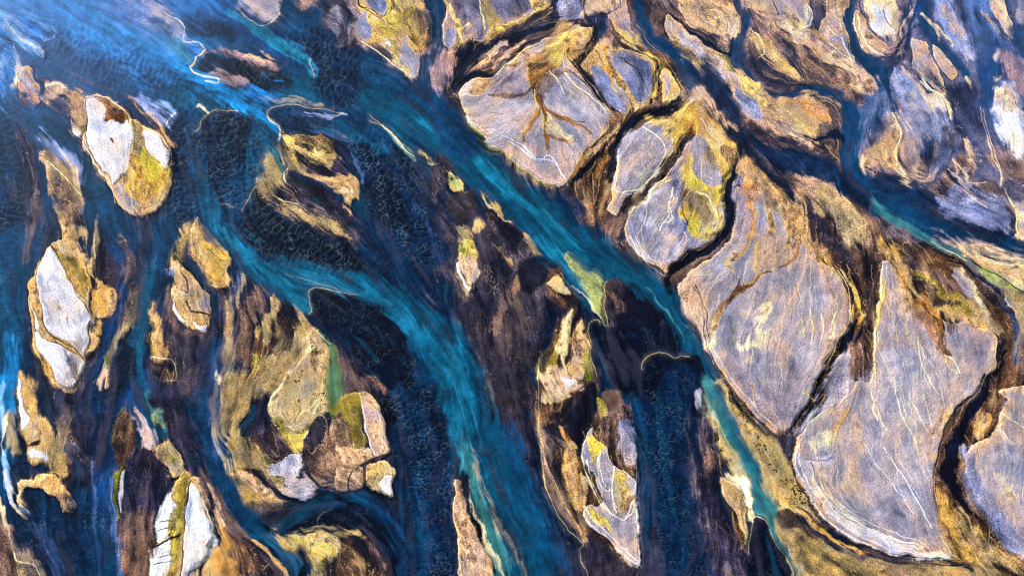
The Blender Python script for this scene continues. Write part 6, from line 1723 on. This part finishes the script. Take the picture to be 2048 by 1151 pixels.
# ripple crests on the shallow sand sheets
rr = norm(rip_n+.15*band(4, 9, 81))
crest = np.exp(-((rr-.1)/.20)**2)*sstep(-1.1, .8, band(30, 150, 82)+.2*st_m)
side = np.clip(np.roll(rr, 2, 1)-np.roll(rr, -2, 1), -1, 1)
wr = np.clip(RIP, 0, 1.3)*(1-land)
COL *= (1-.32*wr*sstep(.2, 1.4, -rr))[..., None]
# sun glints on the left-hand arms, painted as pale flecks
fl = (band(2.2, 6, 91)+.5*band(60, 300, 93)+.35*st_m > 3.2)*sstep(700, 60, PX)*sstep(260, 520, PY)*(1-bright)
mixc(lin((150, 175, 195)), blur(fl.astype(np.float32), .6)*.4)
fl2 = (band(2.2, 6, 92) > 2.9)*(1-bright)
mixc(lin((170, 170, 165)), fl2*.05)
# hair-fine rills: lines traced down the flow, bunching where it converges
def rills(n, lo, hi, mask, seed, wob, sig=.5, forks=0):
    g = np.random.default_rng(seed)
    aa = ang+wob*band(14, 70, seed+1)+.35*wob*band(6, 16, seed+2)
    cx, sx = np.cos(aa).ravel(), np.sin(aa).ravel()
    cand = np.flatnonzero((mask.ravel() > g.random(NX*NY)))
    cand = g.choice(cand, min(n, len(cand)), replace=False)
    x = (cand % NX).astype(np.float32); y = (cand//NX).astype(np.float32)
    out = np.zeros(NX*NY, np.float32); mk = mask.ravel()
    for gen in range(forks+1):
      trail = []; sc_ = .72**gen
      if gen:
          x, y, A0 = seeds; dev = g.choice([-1, 1], len(x))*g.uniform(.45, .9, len(x))
      else: A0 = 1.; dev = np.zeros(len(x))
      px = np.ones_like(x)*.35; py = np.ones_like(x)
      L = g.uniform(lo, hi, len(x))/STEP*2*sc_; A = g.uniform(.45, 1., len(x))*A0
      for k in range(int(hi/STEP*2*sc_)):
        xi = np.clip(x, 1, NX-2).astype(np.int32); yi = np.clip(y, 1, NY-2).astype(np.int32); idx = yi*NX+xi
        w = A*np.clip(1-k/L, 0, 1)**.6*(mk[idx] > .25)
        fx = x-xi; fy = y-yi
        for ox, oy, ww in ((0, 0, (1-fx)*(1-fy)), (1, 0, fx*(1-fy)), (0, 1, (1-fx)*fy), (1, 1, fx*fy)):
            np.maximum.at(out, idx+oy*NX+ox, (w*ww*1.5).astype(np.float32))
        qx = cx[idx]; qy = sx[idx]; s_ = np.where(qx*px+qy*py < 0, -1, 1)
        px = qx*s_; py = qy*s_
        de = dev*math.exp(-k/40.); x = x+(px*np.cos(de)-py*np.sin(de))*.5; y = y+(px*np.sin(de)+py*np.cos(de))*.5
        if forks and k % 16 == 8:
            q = (g.random(len(x)) < .16) & (w > .2); trail.append((x[q], y[q], w[q]))
      if forks and trail: seeds = tuple(np.concatenate([t[i] for t in trail]) for i in range(3))
    return np.clip(blur(out.reshape(NY, NX), sig)*1.5, 0, 1)
br = land*bright; dk = land*(1-bright)
ra = rills(210, 50, 190, br, 301, .26, .5, 3); rb = rills(240, 30, 140, br, 305, .3, .5, 3)
rc = rills(520, 20, 110, dk, 309, .25, .5, 3); rd = rills(600, 20, 120, dk, 313, .25, .5, 3)
rf = rills(2200, 10, 60, br, 341, .35, .45, 1); mixc('white', br*rf*.18); rf2 = rills(2200, 10, 50, br, 345, .35, .45, 1); mixc('dlil', br*rf2*.28)
mixc('ivory', br*ra*.46); mixc('brown', br*rb*.45)
lg = norm(st_c+.6*band(20, 120, 331, .5)+.5*st_m)
TX = np.clip(TEX-.75, .12, 1.)
mixc('khaki', dk*TX*sstep(.5, 2.4, lg)*.7*sstep(.01, .04, lum)); mixc('ink', dk*sstep(.3, 2.0, -lg)*.62)
mixc('tan', dk*TX*rc*.55*sstep(.01, .05, lum)); mixc('ink', dk*np.clip(TX+.2, 0, 1)*rd*.5)
gd = 1-sstep(.25, .6, (COL.max(-1)-COL.min(-1))/(COL.max(-1)+1e-3)); tn = br*(1-gd)
rg = rills(420, 20, 110, tn, 321, .7, .5, 2); rh = rills(300, 20, 110, tn, 325, .7, .5, 2)
lt = norm(st_c+.8*band(14, 70, 361, .3)+.5*st_m)
mixc('umber', tn*sstep(.5, 2., lt)*.5); mixc('dsilt', tn*sstep(1.2, 2.6, norm(lt+.8*band(5, 20, 362)))*.5)
mixc('umber', tn*rg*.6); mixc('cream', tn*rh*.3)
# feathered margins: short fans of rills spilling off the bars onto the darker silt
ed = blur(((land > .5) & (bright > .4)).astype(np.float32), 7.); ed = np.clip(1-abs(ed-.45)*2.6, 0, 1)
re1 = rills(900, 14, 60, ed, 331, .6, .5, 1); re2 = rills(900, 14, 60, ed, 335, .6, .5, 1)
mixc('gold', re1*ed*.42*(land > .3)); mixc('ink', re2*ed*.5)
RDG += .35*ra*br-.35*rb*br+.25*rc*dk-.4*rd*dk
st_l = lic(norm(blur(r2.standard_normal((NY, NX)), 4.5)), int(70/STEP/1.6), ds=1.6)
wsel = (1-land)*sstep(180, 420, PY+.25*PX)*(1-.6*np.clip(RIP, 0, 1))*(1-sstep(.05, .085, lum))
mixc('silt', wsel*sstep(.5, 2.1, st_l)*.6); mixc('teal', wsel*sstep(.6, 2.2, -st_l)*.5)
mixc('ink', (1-land)*sstep(.8, 2.4, norm(.7*st_l+band(60, 300, 351, .5)))*.35)
re_ = rills(900, 40, 200, (1-land)*(1-np.clip(RIP, 0, 1))*.9, 317, .06, .7)
mixc(lin((90, 150, 175)), re_*(1-land)*sstep(.045, .09, lum)*.16)
LG = np.log(np.clip((COL @ np.array([.3, .55, .15], np.float32)), .004, .95))
LG = np.nan_to_num(LG)
gain = .5*(LG-blur(LG, 2.2))+.26*(LG-blur(LG, 26.))
COL = COL*np.exp(np.clip(gain, -.9, .5))[..., None]
wm = np.clip((COL[..., 0]-COL[..., 2])/(COL.max(-1)+1e-3), 0, 1)[..., None]; gr = COL.mean(-1, keepdims=True)
COL = gr+(COL-gr)*(1+.15*sstep(.08, .35, wm)*(1-sstep(.75, .95, wm)))
COL[..., 0] *= 1+.02*bright*land; COL[..., 2] *= 1-.02*bright*land
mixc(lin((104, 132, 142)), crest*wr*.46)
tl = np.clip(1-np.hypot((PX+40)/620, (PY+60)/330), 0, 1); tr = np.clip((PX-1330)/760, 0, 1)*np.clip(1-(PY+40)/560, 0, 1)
haze_tint = np.clip(.55*tl**.8+.16*tr**.7+.03*np.clip(1-PY/300, 0, 1), 0, .5)      # pale blue haze painted into the base colour towards the top corners
mixc(lin((92, 140, 214)), haze_tint*(.75+.12*mott))
COL = np.clip(COL, .003, .92)
# relief detail
Hs = blur(H, 2.0)
rel = land*(TEX*(.012*st_f+(.07-.045*bright)*st_m+(.08-.04*bright)*st_c)+.01*fine+.02*fine2+.035*mott*bright+.05*vein*bright-.14*th)
H = Hs*1.35+rel*2.0+np.clip(RDG, -1.5, 1.5)*.45*land+(1-land)*(.02*st_m)+.17*wr*(np.tanh(rr*1.3))
# ---- camera and survey-to-ground -------------------------------------------------
W_IMG, H_IMG = 2048., 1151.
PITCH = math.radians(24); CAMZ = 780.; LENS = 30.; SENS = 36.
TH = SENS/LENS/2
def ground(px, py):
    u = (px-W_IMG/2)/(W_IMG/2)*TH; v = -(py-H_IMG/2)/(W_IMG/2)*TH
    c, s = math.cos(PITCH), math.sin(PITCH)
    dx = u; dy = v*c+s; dz = v*s-c
    t = -CAMZ/dz
    return dx*t, dy*t, t
GX, GY, GT = ground(PX.astype(np.float64), PY.astype(np.float64))
UNIT = CAMZ*TH/(W_IMG/2)/math.cos(PITCH)       # metres per survey unit near the middle

scene = bpy.context.scene
col = bpy.data.collections.new('river_plain'); scene.collection.children.link(col)

# ---- materials --------------------------------------------------------------------
def mat(name, rough, spec, bump, nscale, amp, coat=0.):
    m = bpy.data.materials.new(name); m.use_nodes = True
    nt = m.node_tree; N = nt.nodes; L = nt.links; b = N['Principled BSDF']
    at = N.new('ShaderNodeAttribute'); at.attribute_name = 'sediment'
    tc = N.new('ShaderNodeTexCoord')
    n1 = N.new('ShaderNodeTexNoise'); n1.inputs['Scale'].default_value = nscale; n1.inputs['Detail'].default_value = 5; n1.inputs['Roughness'].default_value = .65
    L.new(tc.outputs['Object'], n1.inputs['Vector'])
    mr = N.new('ShaderNodeMapRange'); mr.inputs['From Min'].default_value = .3; mr.inputs['From Max'].default_value = .7
    mr.inputs['To Min'].default_value = 1-amp; mr.inputs['To Max'].default_value = 1+amp
    L.new(n1.outputs['Fac'], mr.inputs['Value'])
    mx = N.new('ShaderNodeVectorMath'); mx.operation = 'SCALE'
    L.new(at.outputs['Color'], mx.inputs[0]); L.new(mr.outputs['Result'], mx.inputs['Scale'])
    L.new(mx.outputs['Vector'], b.inputs['Base Color'])
    b.inputs['Roughness'].default_value = rough; b.inputs['Specular IOR Level'].default_value = spec
    if coat: b.inputs['Specular Tint'].default_value = (.25, .62, 1, 1)
    bp = N.new('ShaderNodeBump'); bp.inputs['Strength'].default_value = 1.; bp.inputs['Distance'].default_value = bump
    L.new(n1.outputs['Fac'], bp.inputs['Height']); L.new(bp.outputs['Normal'], b.inputs['Normal'])
    return m
M_WATER = mat('silty_water', .5, .05, .06, .9, .06, 1)
M_SILT = mat('wet_silt', .65, .05, .07, .8, .16)
M_SAND = mat('dry_sand', .85, .10, .06, .9, .10)
M_MOSS = mat('moss', .9, .08, .18, 1.1, .22)
M_SALT = mat('pale_crust', .8, .10, .05, .8, .05)

# ---- joined pieces of a mask (run-length union-find) ---------------------------------
def pieces(mask):
    ys = np.flatnonzero(mask.any(1))
    if len(ys) == 0: return []
    xs = np.flatnonzero(mask.any(0)); x0, x1 = xs[0], xs[-1]+1
    par = []; runs = []; prev = []
    def find(a):
        while par[a] != a: par[a] = par[par[a]]; a = par[a]
        return a
    for y in range(ys[0], ys[-1]+1):
        r = np.concatenate(([0], mask[y, x0:x1].astype(np.int8), [0])); d = np.flatnonzero(np.diff(r)); cur = []
        for a, b in zip(d[::2], d[1::2]):
            i = len(par); par.append(i); cur.append((a, b, i)); runs.append((y, a+x0, b+x0))
            for (c, e, j) in prev:
                if c < b and a < e: par[find(i)] = find(j)
        prev = cur
    out = {}
    for i, (y, a, b) in enumerate(runs):
        out.setdefault(find(i), []).append((y, a, b))
    res = []
    for rr_ in out.values():
        n = sum(b-a for _, a, b in rr_); res.append((n, rr_))
    res.sort(key=lambda t: -t[0]); return res
def fill(rr_):
    m = np.zeros((NY-1, NX-1), bool)
    for y, a, b in rr_: m[y, a:b] = True
    return m

# ---- cutting the survey grid into meshes --------------------------------------------
cellI = ISL[:-1, :-1]; cellP = PRT[:-1, :-1]
WB = blur(WAT, 2.)
cellW = (WB[:-1, :-1] > .62)
P3 = np.stack([GX, GY, H.astype(np.float64)], -1).reshape(-1, 3).astype(np.float32)
C4 = np.concatenate([COL.reshape(-1, 3), np.ones((NX*NY, 1), np.float32)], 1)
vid = (np.arange(NY-1)[:, None]*NX+np.arange(NX-1)[None, :])
def build(name, mask, m, parent=None, origin=None):
    cells = vid[mask]
    if len(cells) < 1: return None
    q = np.stack([cells, cells+NX, cells+NX+1, cells+1], 1)
    uq, inv = np.unique(q.ravel(), return_inverse=True)
    me = bpy.data.meshes.new(name)
    co = P3[uq].copy()
    if origin is None: origin = (float(co[:, 0].mean()), float(co[:, 1].mean()), 0.)
    co -= np.array(origin, np.float32)
    me.vertices.add(len(uq)); me.vertices.foreach_set('co', co.ravel())
    me.loops.add(len(inv)); me.loops.foreach_set('vertex_index', inv.astype(np.int32))
    n = len(cells); me.polygons.add(n)
    me.polygons.foreach_set('loop_start', (np.arange(n)*4).astype(np.int32))
    me.polygons.foreach_set('use_smooth', np.ones(n, bool))
    me.update(calc_edges=True)
    ca = me.color_attributes.new('sediment', 'FLOAT_COLOR', 'POINT')
    ca.data.foreach_set('color', C4[uq].ravel())
    me.materials.append(m)
    o = bpy.data.objects.new(name, me); col.objects.link(o)
    if parent is None: o.location = origin
    else: o.parent = parent
    return o, origin
cellI = cellI.copy(); cellP = cellP.copy()
for j in range(1, len(ISLN)):
    pc = pieces(cellI == j)
    for n, rr_ in pc[1:]:
        for y, a, b in rr_: cellI[y, a:b] = 0
    if pc and pc[0][0] < 60/STEP**2:
        for y, a, b in pc[0][1]: cellI[y, a:b] = 0
    if pc and VERBOSE:
        m_ = fill(pc[0][1]); yy, xx = np.nonzero(m_)
        print('BAR', ISLN[j], 'at', int(gx[int(xx.mean())]), int(gy[int(yy.mean())]), 'box', int(gx[xx.min()]), int(gy[yy.min()]), int(gx[xx.max()]), int(gy[yy.max()]), 'area', int(len(yy)*STEP**2))
base = cellI == 0
o, _ = build('water', base & cellW, M_WATER, origin=(0, 0, 0)); o['kind'] = 'structure'
o, _ = build('ground', base & ~cellW, M_SILT, origin=(0, 0, 0)); o['kind'] = 'structure'
WHITE = set(('IM1',))
for j in range(1, len(ISLN)):
    key = ISLN[j]; nm, lab, cat, grp = BARS.get(key, ('sandbar', 'sandbar '+key, 'sandbar', None))
    mk = cellI == j
    if mk.sum() < 20: print('EMPTY', key); continue
    pmask = np.zeros_like(mk); subs = []
    for q in range(1, len(PARTS)):
        if PARTS[q][0] == j:
            for n, rr_ in pieces(mk & (cellP == q)):
                if n > 110/STEP**2: pm = fill(rr_); subs.append((PARTS[q][1], pm)); pmask |= pm
    rest = pieces(mk & ~pmask)                     # what is cut off from the body counts as bare sand parts
    if not rest: continue
    for n, rr_ in rest[1:]: subs.append(('sand_patch', fill(rr_)))
    r = build(nm, fill(rest[0][1]), M_SAND)
    if r is None: print('THIN', key); continue
    root, org = r
    root['label'] = lab; root['category'] = cat
    if grp: root['group'] = grp
    for pn, pm in subs:
        build(pn, pm, M_MOSS if pn == 'moss_patch' else (M_SAND if pn == 'sand_patch' else M_SALT), root, org)

# ---- dark moss clumps dotted over two of the bars -----------------------------------------
mm = bpy.data.materials.new('dark_moss'); mm.use_nodes = True
N = mm.node_tree.nodes; L = mm.node_tree.links
nz = N.new('ShaderNodeTexNoise'); nz.inputs['Scale'].default_value = 1.7; cr = N.new('ShaderNodeValToRGB')
cr.color_ramp.elements[0].color = (.012, .018, .004, 1); cr.color_ramp.elements[1].color = (.09, .09, .015, 1)
tc = N.new('ShaderNodeTexCoord'); L.new(tc.outputs['Object'], nz.inputs['Vector'])
L.new(nz.outputs['Fac'], cr.inputs['Fac']); L.new(cr.outputs['Color'], N['Principled BSDF'].inputs['Base Color'])
N['Principled BSDF'].inputs['Roughness'].default_value = .95
def clump_mesh(seed):
    g = random.Random(seed); v = []; f = []; NA, NRG = 11, 4
    ph = [g.uniform(0, 6.28) for _ in range(3)]
    for i in range(NRG+1):
        for k in range(NA):
            a = k/NA*2*math.pi; r = i/NRG
            lob = 1+.35*math.sin(2*a+ph[0])+.25*math.sin(3*a+ph[1])+.15*math.sin(5*a+ph[2])
            v.append((r*lob*math.cos(a), r*lob*math.sin(a), .42*(1-r*r)*g.uniform(.75, 1.2)-(.1 if i == NRG else 0)))
    for i in range(NRG):
        for k in range(NA):
            a = i*NA+k; b = i*NA+(k+1) % NA; f.append((a, b, b+NA, a+NA))
    me = bpy.data.meshes.new('moss_clump'); me.from_pydata(v, [], f); me.update(); me.materials.append(mm)
    me.polygons.foreach_set('use_smooth', [True]*len(f)); return me
CM = [clump_mesh(s_) for s_ in range(6)]
def scatter(n, x0, y0, x1, y1, wd, lab, grp, r0=1.0, r1=2.4):
    g = random.Random(int(x0*7+y0))
    for i in range(n):
        t = g.random(); px = x0+(x1-x0)*t+g.gauss(0, wd); py = y0+(y1-y0)*t+g.gauss(0, wd)
        X, Y, _ = ground(px, py); h = float(H[int((py-Y0)/STEP), int((px-X0)/STEP)])
        o = bpy.data.objects.new('moss_clump', g.choice(CM)); col.objects.link(o); r = g.uniform(r0, r1)*UNIT
        o.location = (X, Y, h); o.scale = (r*g.uniform(.7, 1.3), r*g.uniform(.8, 1.5), r); o.rotation_euler = (0, 0, g.uniform(0, 6.28))
        o['label'] = lab; o['category'] = 'moss clump'; o['group'] = grp
A_ = ('tiny dark moss clump on the ochre tongue right of the turquoise outflow', 'moss clumps on the ochre tongue')
B_ = ('tiny dark moss clump on the pale ochre spit beside the green pool', 'moss clumps on the pale ochre spit')
C_ = ('tiny dark moss clump on the ochre strip left of the turquoise outflow', 'moss clumps left of the outflow')
scatter(34, 1582, 975, 1612, 1003, 7, *A_); scatter(12, 1474, 818, 1492, 838, 4, *A_)
scatter(10, 1512, 882, 1530, 915, 4, *A_); scatter(10, 1535, 925, 1575, 965, 5, *A_); scatter(5, 1498, 862, 1545, 905, 8, *A_)
scatter(7, 1429, 870, 1434, 884, 2.5, *C_, 1.3, 2.8); scatter(4, 1441, 898, 1446, 906, 2, *C_)
scatter(16, 627, 697, 639, 712, 4, *B_); scatter(8, 643, 778, 650, 812, 2.5, *B_); scatter(7, 590, 762, 612, 745, 3, *B_)
scatter(6, 600, 800, 640, 730, 10, *B_, .7, 1.2)

# ---- ground beyond the survey, out to the horizon ---------------------------------------
bm_v = []; bm_f = []
R = 16; s = 14000.
NR = 40
for i in range(NR+1):
    for k in range(NR+1):
        a = (i/NR*2-1); b = (k/NR*2-1)
        bm_v.append((math.copysign(abs(a)**2, a)*s, math.copysign(abs(b)**2, b)*s, -1.2))
for i in range(NR):
    for k in range(NR):
        a = i*(NR+1)+k; bm_f.append((a, a+NR+1, a+NR+2, a+1))
me = bpy.data.meshes.new('outer_ground'); me.from_pydata(bm_v, [], bm_f); me.update()
m = bpy.data.materials.new('distant_silt'); m.use_nodes = True
N = m.node_tree.nodes; L = m.node_tree.links
tc = N.new('ShaderNodeTexCoord'); mp = N.new('ShaderNodeMapping'); mp.inputs['Scale'].default_value = (.006, .002, 1); mp.inputs['Rotation'].default_value = (0, 0, .5)
nz = N.new('ShaderNodeTexNoise'); nz.inputs['Scale'].default_value = 1.; nz.inputs['Detail'].default_value = 12; nz.inputs['Distortion'].default_value = 1.5
cr = N.new('ShaderNodeValToRGB'); e = cr.color_ramp.elements
e[0].position = .38; e[0].color = (.006, .035, .10, 1); e[1].position = .7; e[1].color = (.36, .33, .40, 1)
x = e.new(.5); x.color = (.10, .07, .06, 1)
L.new(tc.outputs['Object'], mp.inputs['Vector']); L.new(mp.outputs['Vector'], nz.inputs['Vector'])
L.new(nz.outputs['Fac'], cr.inputs['Fac']); L.new(cr.outputs['Color'], N['Principled BSDF'].inputs['Base Color'])
N['Principled BSDF'].inputs['Roughness'].default_value = .8
me.materials.append(m)
o = bpy.data.objects.new('outer_ground', me); col.objects.link(o); o['kind'] = 'structure'

# ---- light, camera ---------------------------------------------------------------------
SUN_EL = math.radians(36); SUN_AZ = math.radians(-42)      # azimuth from +Y, negative = to the left
d = bpy.data.lights.new('sun', 'SUN'); d.energy = SUN_E; d.angle = math.radians(.5); d.color = (1, .95, .88)
so = bpy.data.objects.new('sun', d); col.objects.link(so)
so.rotation_euler = (math.pi/2-SUN_EL, 0, math.pi-SUN_AZ)
w = bpy.data.worlds.new('World'); scene.world = w; w.use_nodes = True
sk = w.node_tree.nodes.new('ShaderNodeTexSky'); sk.sky_type = 'NISHITA'; sk.sun_disc = False
sk.sun_elevation = SUN_EL; sk.sun_rotation = SUN_AZ
w.node_tree.links.new(sk.outputs['Color'], w.node_tree.nodes['Background'].inputs['Color'])
w.node_tree.nodes['Background'].inputs['Strength'].default_value = SKY_E
cd = bpy.data.cameras.new('camera'); cd.lens = LENS; cd.sensor_width = SENS; cd.clip_start = 1; cd.clip_end = 40000
cam = bpy.data.objects.new('camera', cd); col.objects.link(cam); cam.location = (0, 0, CAMZ); cam.rotation_euler = (PITCH, 0, 0)
scene.camera = cam
scene.view_settings.view_transform = 'Standard'; scene.view_settings.look = 'None'
scene.view_settings.exposure = 0
scene.cycles.pixel_filter_type = 'BLACKMAN_HARRIS'; scene.cycles.filter_width = 1.0
